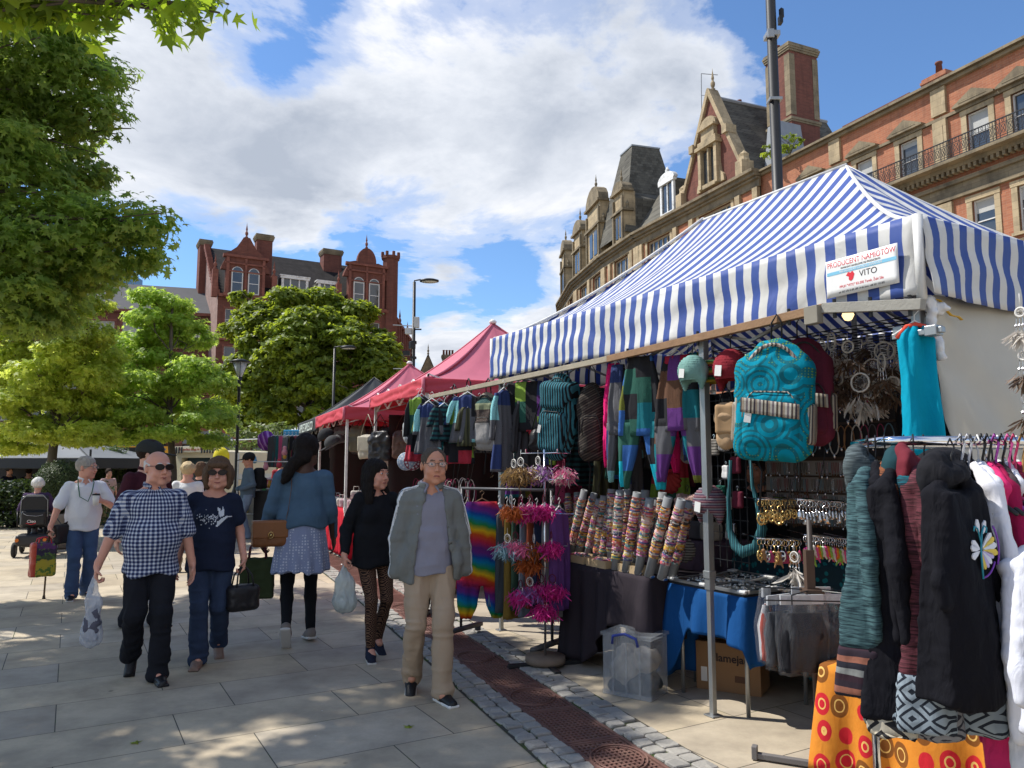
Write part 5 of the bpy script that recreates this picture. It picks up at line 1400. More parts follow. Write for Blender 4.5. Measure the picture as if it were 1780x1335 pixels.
 q.keep(lambda X,Y_,Z:np.where(np.abs(X)<.27,(hem+.012*np.sin(X*22+seed)+.008*np.cos(Y_*30))-Z,-1.0))
 if top_kind in ('tshirt','scoop'):
  r_ = .085 if top_kind=='tshirt' else .115
  q.ell((0,tz(1.45)-.05,1.475),(r_*.9,r_,.055 if top_kind=='tshirt' else .085),.008,'sub'); q.cap(nb,hc,.066,.07,.004,op='sub')
 elif top_kind in ('shirt','polo'):
  q.ell((0,tz(1.45)-.105,1.45),(.026,.05,.075),.006,'sub'); q.cap(nb+V3((0,-.005,.03)),hc,.062,.07,.004,op='sub')
 else:q.cap(nb+V3((0,0,.03)),hc,.064,.07,.004,op='sub')
 topo = sbuild(q,'shirt' if top_kind in ('shirt','polo') else 'top',tm,T,disp=dnoise(folds,(7,7,5),seed,folds*.4))
 if collar is not None:
  q = SDF((-.14,-.2+tz(1.45),1.38),(.14,.16+tz(1.45),1.56),h*.8); cy = tz(1.45)+.012
  pts =[V3((.072*math.sin(a),cy-.070*math.cos(a)*(1.0 if math.cos(a)<0 else .95),1.468+.022*(1-math.cos(a))*.5)) for a in np.linspace(.35,2*PI-.35,19)]
  for a,b in zip(pts[:-1],pts[1:]):q.cap(a,b,.009,.009,.004,(1,1,2.0))
  for sx in (-1,1):q.cap((sx*.030,cy-.070,1.462),(sx*.052,cy-.105,1.415),.007,.005,.006,(1.8,1,1))
  sbuild(q,'collar',collar,T)
 if trs is not None:
  q = SDF((-.36,-.55,.02),(.36,.60,1.04),h*1.05); tight = trs_kind=='tight'; g = -.012 if tight else .006
  q.ell((0,0,.93),(.164+.022*fat+.014*fe+g*.5,.122+.025*fat+.012*fe+g*.5,.13),.03)
  for i in (0,1):
   q.cap(hips[i]+V3((0,.01,0)),knees[i],.092+.008*fe+.008*fat+g,.064+.004*fat+g,.035)
   e = ank[i] if not tight else knees[i].lerp(ank[i],.99)
   if tight:q.cap(knees[i],knees[i].lerp(e,.4)+V3((0,.008,0)),.064+g,.063+g,.02); q.cap(knees[i].lerp(e,.4)+V3((0,.008,0)),e,.063+g,.050+g,.02)
   else:q.cap(knees[i],e+V3((0,.0,-.03)),.062+g,.062+g*1.6,.02)
  q.keep(lambda X,Y_,Z:Z-(min(1.015,hem+.05) if skirt is None else .9))
  am = .0022 if tight else .0075
  def dsp(V,am=am,sd=seed):
   w = np.clip(1.1-np.abs(V[:,2]-.48)*3,.3,1)+np.clip(1-(V[:,2]-.1)*5,0,1)*1.2
   return am*w*(vnoise(V,9,9,14,sd)*1.1+(1-2*np.abs(vnoise(V,5,5,22,sd+3)))*.8)+am*.8*(1-2*np.abs(vnoise(V,16,16,3,sd+6)))
  sbuild(q,'leggings' if tight else 'trousers',trs,T,disp=dsp)
 if skirt is not None:
  sm,sz = skirt; q = SDF((-.36,-.3,sz-.05),(.36,.3,1.04),h*1.1); q.cap((0,0,1.0),(0,.0,sz),.188,.235,0,(1,.82,1)); q.keep(lambda X,Y_,Z:np.maximum(Z-1.02,sz+.012*np.sin(X*18)-Z))
  sbuild(q,'skirt',sm,T,disp=lambda V:.012*np.sin(np.arctan2(V[:,1],V[:,0])*11+vnoise(V,3)*3)*np.clip((1-V[:,2])*2.5,0,1))
 for i in (0,1):
  q = SDF((-.07,-.24,-.10),(.07,.10,.07),.006); hi = shoes[1] if shoes else 'shoe'
  q.cap((0,.035,-.045),(0,-.04,-.045),.037,.040,.0,(1,1,1)); q.cap((0,-.04,-.048),(0,-.155,-.060),.042,.030,.02,(1.08,1,.8))
  q.cap((0,.012,-.03),(0,.004,.022 if hi!='low' else -.01),.040,.043 if hi!='low' else .036,.02)
  q.box((0,-.060,-.076),(.042,.125,.012),.011,.004)
  q.keep(lambda X,Y_,Z:np.maximum(-.088-Z,(Y_*Y_*0+Z-.045)))
  sp = -.066 if sole is not None else -.078
  o = sbuild(q,'shoe',[shoes[0],sole or M_blackplastic,hm],T,paint=[(lambda C:C[:,2]<sp,1)])
  o.location = ank[i]; o.rotation_euler =(math.radians(legs[i][3]),0,math.radians(legs[i][4]))
 if hair:
  q = SDF(V3((-.2,-.2,-.36))+hc,V3((.2,.24,.2))+hc,max(.006,h*.85)); HE = lambda c,r,k = .015,op = 'add':q.ell(hp(*c),tuple(a_*HS for a_ in r),k,op,R=RHn)
  hair(q,HE,hp)
  sbuild(q,'hair',hm,T,disp=lambda V:(.0045*vnoise(V,70,70,30,seed)+.007*vnoise(V,28,28,14,seed+2)))
 if glasses:
  k = MB(); mm = M_frame if glasses!='sun' else M_blackplastic
  for sx in (-1,1):
   GR = 1.22 if glasses=='sun' else 1.0; ring =[hp(sx*.034+.024*GR*math.cos(a)*1.0,-.104+abs(.024*math.cos(a)+sx*.033)*.12,.012+.016*GR*math.sin(a)) for a in np.linspace(0,2*PI,13)[:-1]]
   k.tube(ring,.0016 if glasses=='clear' else .0028,5,closed=True); k.tube([hp(sx*.057,-.096,.018),hp(sx*.080,-.03,.018),hp(sx*.083,.012,.010)],.0022,5)
  k.tube([hp(-.011,-.106,.016),hp(.011,-.106,.016)],.002,5); go = k.build('glasses',mm,T,True)
  k = MB()
  for sx in (-1,1):
   ring =[hp(sx*.034+.0235*GR*math.cos(a),-.1045+abs(.0235*math.cos(a)+sx*.033)*.12,.012+.0155*GR*math.sin(a)) for a in np.linspace(0,2*PI,13)[:-1]]
   back =[p+RH@V3((0,.0015,0)) for p in ring]; k.loft([ring,back])
  if glasses=='clear':
   if 'clear_lens' not in _mc:
    z_ = N('clear_lens'); z_.col((.8,.8,.8)).set(.05,alpha=.12,spec=.8); _mc['clear_lens'] = z_.m
   k.build('lens',_mc['clear_lens'],go)
  else:k.build('lens',M_lens,go)
 if extra:extra(T,dict(sho=SHO,elb=elb,wri=wri,ank=ank,knee=knees,hc=hc,hp=hp,tz=tz,S=S_,h=h,fat=fat,torso=torso,sleeves=sleeves))
 T['_w'] = 0; del T['_w']
 def world(v): return V3(g_)+Matrix.Rotation(phi,3,'Z')@(V3(v)*S_)
 return T,world,dict(sho=SHO,elb=elb,wri=wri,ank=ank,hc=hc,hp=hp,S=S_,phi=phi)
def h_side(q,HE,hp):
 HE((0,.022,.022),(.080,.098,.086),0); HE((0,-.02,.075),(.090,.13,.062),.004,'sub'); HE((0,-.09,.0),(.085,.09,.14),.004,'sub'); HE((0,0,-.10),(.12,.14,.06),.004,'sub')
def h_crop(q,HE,hp):
 HE((0,.017,.034),(.0785,.099,.088),0); HE((0,-.105,.02),(.078,.078,.095),.006,'sub'); HE((0,-.02,-.11),(.12,.12,.085),.006,'sub')
 for sx in (-1,1):HE((sx*.08,.00,-.02),(.016,.032,.04),.004,'sub')
def h_short(q,HE,hp):
 HE((0,.017,.040),(.085,.106,.098),0); HE((0,-.110,-.025),(.074,.07,.092),.006,'sub'); HE((0,-.02,-.125),(.12,.12,.085),.006,'sub')
def h_bob(q,HE,hp):
 HE((0,.02,.046),(.090,.110,.092),0)
 for sx in (-1,1):HE((sx*.082,.018,-.01),(.034,.072,.075),.03); HE((sx*.074,.0,-.075),(.026,.05,.045),.02)
 HE((0,.07,-.03),(.085,.06,.10),.03); HE((0,-.115,-.030),(.062,.085,.086),.006,'sub')
 for i in range(7):HE((-.06+.02*i,-.085+abs(i-3)*.006,.068-.006*(i%2)),(.016,.022,.02),.012)
def h_long(q,HE,hp):
 HE((0,.02,.040),(.088,.108,.095),0)
 for sx in (-1,1):
  for z in (-.02,-.08,-.14,-.19):HE((sx*(.078+.010*(z<-.1)),.012-.01*(z<-.1),z),(.028,.052,.05),.03)
 HE((0,.07,-.05),(.085,.055,.16),.03); HE((0,-.115,-.055),(.058,.095,.115),.006,'sub')
def h_pony(q,HE,hp):
 HE((0,.022,.035),(.093,.112,.100),0); HE((0,-.12,-.05),(.07,.075,.10),.006,'sub'); HE((.0,.09,-.05),(.07,.05,.06),.03)
 for i,z in enumerate((-.09,-.13,-.17,-.21)):HE((.045+.022*i,.115+.004*i,z),(.048-.002*i,.042,.045),.02)
def h_curly(q,HE,hp):
 HE((0,.02,.036),(.094,.108,.100),0); HE((0,-.11,-.03),(.07,.07,.09),.006,'sub'); HE((0,-.02,-.14),(.12,.12,.07),.006,'sub')
 rr = random.Random(4)
 for i in range(40):
  a = rr.uniform(0,2*PI); b = rr.uniform(-.2,1); HE((.088*math.cos(a)*math.sqrt(1-b*b*.9),.02+.1*math.sin(a)*math.sqrt(1-b*b*.9),.03+.09*b),(.017,)*3,.008)
def cap_hat(col,brimdir=0,text=None,tm=None):
 def fn(T,J):
  hp = J['hp']; hc = J['hc']; q = SDF(V3((-.22,-.26,-.1))+hc,V3((.22,.24,.22))+hc,.007); M_ = np.array([tuple(hp(1,0,0)-hc),tuple(hp(0,1,0)-hc),tuple(hp(0,0,1)-hc)]).T
  M_ = M_/np.linalg.norm(M_,axis=0); q.ell(hp(0,.018,.045),(.107,.131,.106),0,R=M_); q.box(hp(0,.01,-.035),(.25,.25,.065),.01,.004,'sub',R=M_)
  q.ell(hp(0,-.115,.030),(.082,.098,.011),.008,R=M_)
  o = sbuild(q,'cap',col,T,disp=lambda V:.002*vnoise(V,30))
  if text:
   t = text_mesh('lettering',text,.030,tm,o,tuple(hp(.062,-.082,.068)),(0,0,0),.0015,bold=True)
   Rm = Matrix(((hp(1,0,0)-hc).normalized(),(hp(0,1,0)-hc).normalized(),(hp(0,0,1)-hc).normalized())).transposed()@Matrix.Rotation(math.radians(38),3,'Z')@Matrix.Rotation(math.radians(68),3,'X'); t.rotation_euler = Rm.to_euler()
 return fn
def plaid():
 q = N('checked_shirt_cotton'); co = q.co(); x,y,z = q.xyz(co)
 def tri(v,p,w,o=0): return q.mth('LESS_THAN',q.mth('ABSOLUTE',q.mth('SUBTRACT',q.mth('FRACT',q.mth('ADD',q.mth('DIVIDE',v,p),o)),.5)),w)
 at_ = q.mth('MULTIPLY',q.mth('ARCTAN2',x,q.mth('MULTIPLY',y,-1.0)),.165); ou = q.mth('GREATER_THAN',q.mth('ABSOLUTE',x),.225); u = q.mth('ADD',q.mth('MULTIPLY',at_,q.mth('SUBTRACT',1.0,ou)),q.mth('MULTIPLY',q.mth('ADD',x,y),ou)); p = .029
 a = tri(u,p,.21); b = tri(z,p,.21); s_ = q.mth('MULTIPLY',q.mth('ADD',a,b),.5)
 base = q.ramp(s_,[(0,(.025,.032,.085)),(.34,(.20,.24,.36)),(.8,(.58,.60,.64))],'CONSTANT')
 l1 = tri(u,p,.06,.5); l2 = tri(z,p,.06,.5); base = q.mix(q.mth('MULTIPLY',q.mth('MAXIMUM',l1,l2),.55),base,(.010,.014,.05))
 q.col(base); return finish_cloth(q,.35)
def specks(name,base,spot,sc,th,anis=(1,1,1),rnd=1.0):
 q = N(name); co = q.map(q.co(),scale=anis); d = q.vor(co,sc,rnd=rnd)
 q.col(q.mix(q.ramp(d,[(th,(1,1,1)),(th+.05,(0,0,0))]),base,spot)); return finish_cloth(q)
def aztec(name,c1,c2):
 q = N(name); co = q.co(); x,y,z = q.xyz(co); u = q.mth('ADD',x,q.mth('MULTIPLY',y,.8))
 a = q.mth('ABSOLUTE',q.mth('SUBTRACT',q.mth('FRACT',q.mth('DIVIDE',u,.055)),.5)); b = q.mth('ABSOLUTE',q.mth('SUBTRACT',q.mth('FRACT',q.mth('DIVIDE',z,.06)),.5))
 s_ = q.mth('FRACT',q.mth('MULTIPLY',q.mth('ADD',a,b),3.2)); m_ = q.mth('GREATER_THAN',s_,.52)
 q.col(q.mix(m_,c1,c2)); return finish_cloth(q,.2)
HM_grey = hairmat('grey_hair',(.34,.32,.29)); HM_white = hairmat('white_hair',(.62,.61,.58),.2); HM_brown = hairmat('brown_hair',(.115,.07,.042)); HM_black = hairmat('black_hair',(.014,.011,.010),.5)
HM_blond = hairmat('blond_hair',(.50,.38,.22),.25); HM_ging = hairmat('ginger_hair',(.30,.11,.04)); HM_bb = hairmat('dark_brown_hair',(.03,.018,.013))
C_black = cloth('black_trouser_cloth',(.013,.014,.019)); C_navy = cloth('navy_jersey',(.014,.02,.042)); C_jean = cloth('dark_denim',(.030,.045,.085),.3); C_jean2 = cloth('blue_denim',(.05,.085,.17),.35)
C_white = cloth('white_linen',(.70,.71,.75),.06); C_maroon = cloth('maroon_cotton',(.055,.014,.022)); C_shoe = mat('black_leather',(.014,.014,.016),.4,.2,20,.2); C_sole = mat('pale_sole',(.50,.49,.47),.7,.15)
C_denimj = cloth('denim_jacket_blue',(.070,.125,.19),.25,.55); C_blackj = cloth('black_jersey',(.010,.011,.014)); C_polo = cloth('lilac_grey_polo',(.235,.235,.29),.08); C_grey = cloth('grey_track_top',(.165,.175,.168),.12,.6)
C_tan = cloth('sand_chino',(.38,.29,.205),.10,.45); C_purple = cloth('purple_blouse',(.06,.035,.085)); C_quilt = cloth('white_quilted',(.70,.70,.70),.05); C_khaki = cloth('khaki_cotton',(.30,.24,.15)); C_steel = cloth('steel_blue_jacket',(.10,.145,.19))
def x1(T,J):
 k = MB()
 for i in range(7):
  z = 1.40-.075*i; f = -(.118+.062*J['fat']*math.exp(-((z-1.07)/.17)**2)+.012)
  k.lathe([(0,0),(.0055,.001),(.0055,.003),(0,.004)],(.004,f,z),8,R=rotm(PI/2))
 k.build('button',M_sashs,T) if False else None
BALD,W1,J1 = person('bald man in dark glasses and blue checked shirt carrying a plastic bag',(252,1180),785,face=2,skin=SK4,fat=1.0,legs=[(-.10,.17,.19,48,-8),(.085,-.13,.085,0,10)],arms=[dict(w=(-.37,.0,.90),hand='fist',f=(-.1,-.05,-1),n=(1,0,-.2),th=(.2,-1,0)),dict(w=(.30,.02,.90),f=(.08,-.12,-1))],head=(22,0,.02),top_kind='shirt',top_mat=plaid(),hem=.80,sleeve=.47,trs=C_black,shoes=(C_shoe,'shoe'),hair=h_side,hairm=HM_white,glasses='sun',collar=plaid.__call__() if False else None,seed=1,h=.0075,sw=.190)
q = SDF((-.14,-.2,1.38),(.14,.16,1.56),.0065)
pts =[V3((.074*math.sin(a),.012-.072*math.cos(a),1.468+.011*(1-math.cos(a)))) for a in np.linspace(.35,2*PI-.35,19)]
for a,b in zip(pts[:-1],pts[1:]):q.cap(a,b,.009,.009,.004,(1,1,2.0))
for sx in (-1,1):q.cap((sx*.030,-.062,1.462),(sx*.058,-.105,1.405),.007,.005,.006,(1.8,1,1))
sbuild(q,'collar',bpy.data.materials['checked_shirt_cotton'],BALD)
def x2(T,J):
 top =[c for c in T.children if c.name.startswith('top')][0]
 me = top.data; M_pr = mat('white_print',(.55,.58,.62),.7,.1); me.materials.append(M_pr)
 C = np.array([p.center[:] for p in me.polygons]); X,Y_,Z = C[:,0],C[:,1],C[:,2]; fr = Y_<-.04
 def poly(pts):
  ins = np.zeros(len(X),bool); n = len(pts)
  for i in range(n):
   x0,z0 = pts[i]; x1,z1 = pts[(i+1)%n]
   c =((z0>Z)!=(z1>Z))&(X<(x1-x0)*(Z-z0)/(z1-z0+1e-9)+x0); ins^=c
  return ins&fr
 wing1 = poly([(.055,1.235),(.035,1.315),(.060,1.305),(.075,1.25)]); wing2 = poly([(.060,1.235),(.078,1.320),(.095,1.29),(.090,1.245)])
 body = poly([(.030,1.165),(.045,1.20),(.075,1.225),(.115,1.245),(.160,1.238),(.118,1.228),(.09,1.205),(.055,1.165),(.035,1.150)])
 rs = np.random.RandomState(2); dots = np.zeros(len(X),bool)
 for _ in range(70):
  u = rs.rand(); cx = .045-.17*u; cz = 1.225+rs.normal(0,.018+.012*u); dots|=((X-cx)**2+(Z-cz)**2<.0042**2)&fr
 mi = np.zeros(len(X),np.int32); mi[wing1|wing2|body|dots] = 1; me.polygons.foreach_set('material_index',mi); me.update()
WOM2,WW2,J2 = person('woman with short brown hair and dark glasses in a navy bird T-shirt',(360,1152),797,face=-2,skin=SK4,fat=.55,fem=.8,legs=[(-.07,-.10,.085,0,-8),(.08,.20,.16,35,8)],arms=[dict(w=(-.27,.06,.92)),dict(w=(.265,-.05,.92),hand='fist',f=(.02,-.15,-1),n=(-1,0,-.2),th=(-.2,-1,0))],head=(-3,0,.03),top_kind='scoop',top_mat=C_navy,hem=.79,sleeve=.30,trs=C_jean,shoes=(mat('beige_shoe',(.22,.15,.12),.6),'low'),hair=h_bob,hairm=HM_brown,glasses='sun',seed=2,h=.0075,sw=.172,extra=x2)
person('man in maroon shirt and dark baseball cap walking behind the bald man',(243,1088),768,face=35,skin=SK1,fat=.8,legs=[(-.10,.05,.085,0,0),(.09,-.12,.085,0,0)],arms=[dict(w=(-.30,-.02,.90),f=(.05,-.1,-1)),dict(w=(.30,.0,.90))],head=(42,8,.02),top_kind='shirt',top_mat=C_maroon,hem=.82,sleeve=.42,trs=C_black,shoes=(C_shoe,'shoe'),hair=h_short,hairm=HM_bb,collar=C_maroon,seed=3,h=.009,sw=.19,extra=cap_hat(cloth('charcoal_cap',(.035,.038,.036)),0,'LIN',mat('cap_letters',(.5,.5,.5),.6)))
def x4(T,J):
 M_lan = mat('green_lanyard',(.03,.12,.06),.6)
 k = MB(); k.tube([(-.085,-.03,1.47),(-.09,-.11,1.40),(-.07,-.15,1.25),(.02,-.165,1.19),(.06,-.15,1.30),(.085,-.10,1.42),(.08,-.03,1.47)],.006,6,sq=.4); k.build('lanyard',M_lan,T)
MAN4,W4,J4 = person('grey haired man in white shirt with paper cup and walking stick',(136,1040),795,face=8,skin=SK4,fat=.7,legs=[(-.09,-.08,.085,0,-12),(.09,.08,.10,12,12)],arms=[dict(w=(-.36,-.12,.93),hand='fist',f=(-.05,-.2,-1),n=(1,0,0),th=(.2,-1,0),pole=(-.6,.6,0)),dict(w=(.15,-.27,1.20),pole=(.7,.3,-.8),hand='grip',f=(-.8,-.3,.35),n=(0,-.55,.3),th=(.1,-.2,1))],head=(52,0,.01),top_kind='shirt',top_mat=C_white,hem=.84,sleeve=.42,trs=C_jean2,shoes=(C_shoe,'shoe'),sole=C_sole,hair=h_short,hairm=HM_grey,glasses='clear',collar=C_white,seed=4,h=.009,sw=.19,extra=x4)
def x11(T,J):
 q = SDF((-.6,-.45,.74),(.6,.45,1.62),.0085); J['torso'](q,.013,.78); J['sleeves'](q,.98,.002)
 q.ell((-.18,-.03,.92),(.06,.10,.13),.04); q.ell((.18,-.03,.92),(.06,.10,.13),.04)
 tz = J['tz']
 q.keep(lambda X,Y_,Z:np.where(np.abs(X)<.30,(.80+.02*np.sin(X*16)+.05*(np.abs(X)<.1))-Z,-1.0))
 wz = lambda Z:.060+.085*np.clip((1.42-Z)/.55,0,1)
 q.keep(lambda X,Y_,Z:np.where(Y_<-.0,np.minimum(wz(Z)-np.abs(X-.015),-(Y_+.02)*1.0),-1.0)+0*Z)
 q.cap((0,.01,1.46),(0,0,1.62),.066,.08,.004,op='sub')
 d = dnoise(.013,(8,8,5),21,.005); o = sbuild(q,'jacket',[C_grey,cloth('white_stripe_tape',(.66,.67,.68),.05)],T,disp=d)
 me = o.data; C = np.array([p.center[:] for p in me.polygons]); mi = np.zeros(len(C),np.int32)
 best = np.full(len(C),9.)
 for i in (0,1):
  sx = -1 if i==0 else 1; A =[np.array((sx*.06,.01,1.40)),np.array(J['sho'][i]),np.array(J['elb'][i]),np.array(J['wri'][i])]
  for j_,(a,b) in enumerate(zip(A[:-1],A[1:])):
   ab = b-a; t = np.clip(((C-a)@ab)/(ab@ab),0,1); dd = C-(a+t[:,None]*ab); ln = np.linalg.norm(dd,axis=1)+1e-6; o_ = np.array((sx*.6,0,1.)) if j_==0 else np.array((sx,0,.15)); o_/=np.linalg.norm(o_)
   upd = ln<np.minimum(best,.12); best[upd] = ln[upd]; yy = dd[:,1]/ln+.1; on =(dd@o_>.5*ln)&(((np.abs(yy)<.42)&(np.abs(yy)>.14)))
   mi[upd] = on[upd]
 me.polygons.foreach_set('material_index',mi)
 for i in (0,1):
  sx = -1 if i==0 else 1; sh_,el_,wr_ = J['sho'][i],J['elb'][i],J['wri'][i]; o1 = V3((sx*.55,0,1)).normalized()*.066; o2 = V3((sx,0,.25)).normalized()*.064
  for yy in (-.022,.014):
   k = MB(); k.tube([V3((sx*.075,yy,1.468)),V3((sx*.12,yy,1.452)),sh_+o1*.98+V3((0,yy,0)),sh_.lerp(el_,.3)+o2+V3((0,yy,0)),sh_.lerp(el_,.75)+o2+V3((0,yy,0)),el_+o2*.98+V3((0,yy,0))],.0095,6,sq=.5); k.build('sleeve_stripe',bpy.data.materials['white_stripe_tape'],T,True)
 q = SDF((-.16,-.22,1.3),(.16,.16,1.54),.007)
 pts =[V3((.086*math.sin(a),.010-.085*math.cos(a),1.455+.020*(1-math.cos(a))*.5)) for a in np.linspace(.6,2*PI-.6,17)]
 for a,b in zip(pts[:-1],pts[1:]):q.cap(a,b,.011,.011,.004,(1,1,2.2))
 sbuild(q,'jacket_collar',C_grey,T)
JACK,W11,J11 = person('man in open grey jacket and sand trousers walking with hands in his pockets',(745,1208),778,face=5,skin=SK2,fat=.15,legs=[(-.115,.12,.13,28,-6),(.075,-.17,.085,0,22)],arms=[dict(w=(-.262,-.03,.875),hand=None,pole=(-1,.5,0)),dict(w=(.262,-.03,.875),hand=None,pole=(1,.5,0))],head=(6,0,.02),top_kind='polo',top_mat=C_polo,hem=.85,sleeve=.10,trs=C_tan,shoes=(C_shoe,'shoe'),sole=mat('white_sole',(.72,.72,.70),.6),hair=h_crop,hairm=hairmat('greying_brown_hair',(.085,.068,.055)),glasses='clear',collar=C_polo,seed=6,h=.0072,sw=.172,extra=x11)
WOM10,W10,J10 = person('woman with long dark hair in black top and patterned leggings',(648,1140),800,face=20,skin=SK4,fat=.55,fem=.8,legs=[(-.07,-.13,.085,0,-14),(.08,.10,.12,25,6)],arms=[dict(w=(-.30,-.06,.95),hand='fist',f=(0,-.2,-1),n=(1,0,0),th=(.2,-1,0)),dict(w=(.27,.05,.92),hand='relax')],head=(26,0),top_kind='shirt',top_mat=C_blackj,hem=.80,sleeve=.92,trs=aztec('patterned_leggings',(.016,.010,.010),(.15,.085,.055)),trs_kind='tight',shoes=(cloth('navy_knit_shoe',(.02,.025,.045)),'shoe'),sole=C_sole,hair=h_long,hairm=HM_black,collar=C_blackj,seed=7,h=.008,sw=.168)
def x9(T,J):
 k = MB(); k.box((-.03,-.0,0),(.001,)*3)
 sb = MB(); sb.tube([(.15,.105,.96),(.12,.145,1.12),(.10,.135,1.30),(.105,.06,1.47),(.10,-.05,1.44)],.007,6,sq=.4); sb.build('bag_strap',mat('tan_leather_strap',(.12,.05,.025),.5),T)
DEN,W9,J9 = person('woman in denim shirt and printed skirt walking away with two bags',(519,1120),757,face=183,skin=SK3,fat=1.0,fem=.9,legs=[(-.10,-.12,.10,8,10),(.11,.16,.19,48,-6)],arms=[dict(w=(-.27,-.10,.92),hand='relax'),dict(w=(.30,-.10,.92),hand='grip',pole=(.3,1,0))],head=(-20,6,-.02),top_kind='plain',top_mat=C_denimj,hem=.975,sleeve=.98,trs=C_blackj,trs_kind='tight',shoes=(mat('grey_canvas_shoe',(.20,.17,.15),.8,.2),'low'),sole=C_sole,skirt=(specks('printed_skirt',(.24,.28,.42),(.50,.54,.64),42,.28,(1,1,1),.25),.60),hair=h_pony,hairm=HM_black,seed=8,h=.008,sw=.185,folds=.009,collar=None,extra=x9)
def x8(T,J):
 q = SDF((-.25,.05,.9),(.25,.42,1.5),.012); q.box((0,.21,1.22),(.15,.10,.22),.08,0); q.box((0,.30,1.12),(.12,.06,.12),.05,.02); sbuild(q,'backpack',cloth('black_nylon',(.015,.016,.018)),T)
 cap_hat(cloth('black_cap',(.018,.018,.02)))(T,J)
person('man in black cap and blue grey jacket with a black rucksack, standing side on',(428,936),788,face=-78,skin=SK2,fat=.2,arms=[dict(w=(-.20,-.18,1.0),hand=None),dict(w=(.20,-.18,1.0),hand=None)],head=(-5,12),top_kind='plain',top_mat=C_steel,hem=.84,sleeve=.98,trs=cloth('faded_denim',(.17,.23,.32),.3),shoes=(cloth('dull_red_shoe',(.14,.05,.05)),'shoe'),hair=h_short,hairm=HM_bb,seed=9,h=.011,extra=x8)
def seated(label,loc,H,phi):
 pass
person('blond woman in white quilted jacket seen from behind',(323,900),804,Y=11.8,face=176,skin=SK1,fat=.8,fem=.6,top_kind='plain',top_mat=C_quilt,hem=.86,sleeve=.95,trs=C_khaki,shoes=(C_shoe,'shoe'),hair=h_curly,hairm=HM_blond,seed=10,h=.012,folds=.008)
person('brown haired person in black short sleeved top waiting at the serving van',(346,900),804,Y=14.5,face=140,skin=SK1,fat=.3,top_kind='tshirt',top_mat=C_blackj,hem=.86,sleeve=.4,trs=C_black,shoes=(C_shoe,'shoe'),hair=h_bob,hairm=HM_brown,seed=11,h=.014)
person('ginger haired woman in white top waiting nearest the serving hatch',(365,900),811,Y=19,face=-30,skin=SK1,fem=.6,top_kind='scoop',top_mat=C_white,hem=.86,sleeve=.3,trs=C_jean,shoes=(C_shoe,'shoe'),hair=h_bob,hairm=HM_ging,seed=12,h=.016)
person('dark haired shopper facing the goods behind the man in the grey jacket',(748,900),812,Y=8.4,face=150,skin=SK1,lean=.10,fem=.6,top_kind='plain',top_mat=C_maroon,hem=.86,sleeve=.9,trs=C_black,shoes=(C_shoe,'shoe'),hair=h_long,hairm=HM_bb,head=(0,30),seed=13,h=.014)
person('stall holder in dark jacket standing in the shade inside the striped tent',(1318,900),792,Y=7.0,face=-20,skin=SK2,top_kind='shirt',top_mat=C_blackj,hem=.86,sleeve=.95,trs=C_black,shoes=(C_shoe,'shoe'),hair=h_short,hairm=HM_bb,collar=C_grey,seed=14,h=.012)
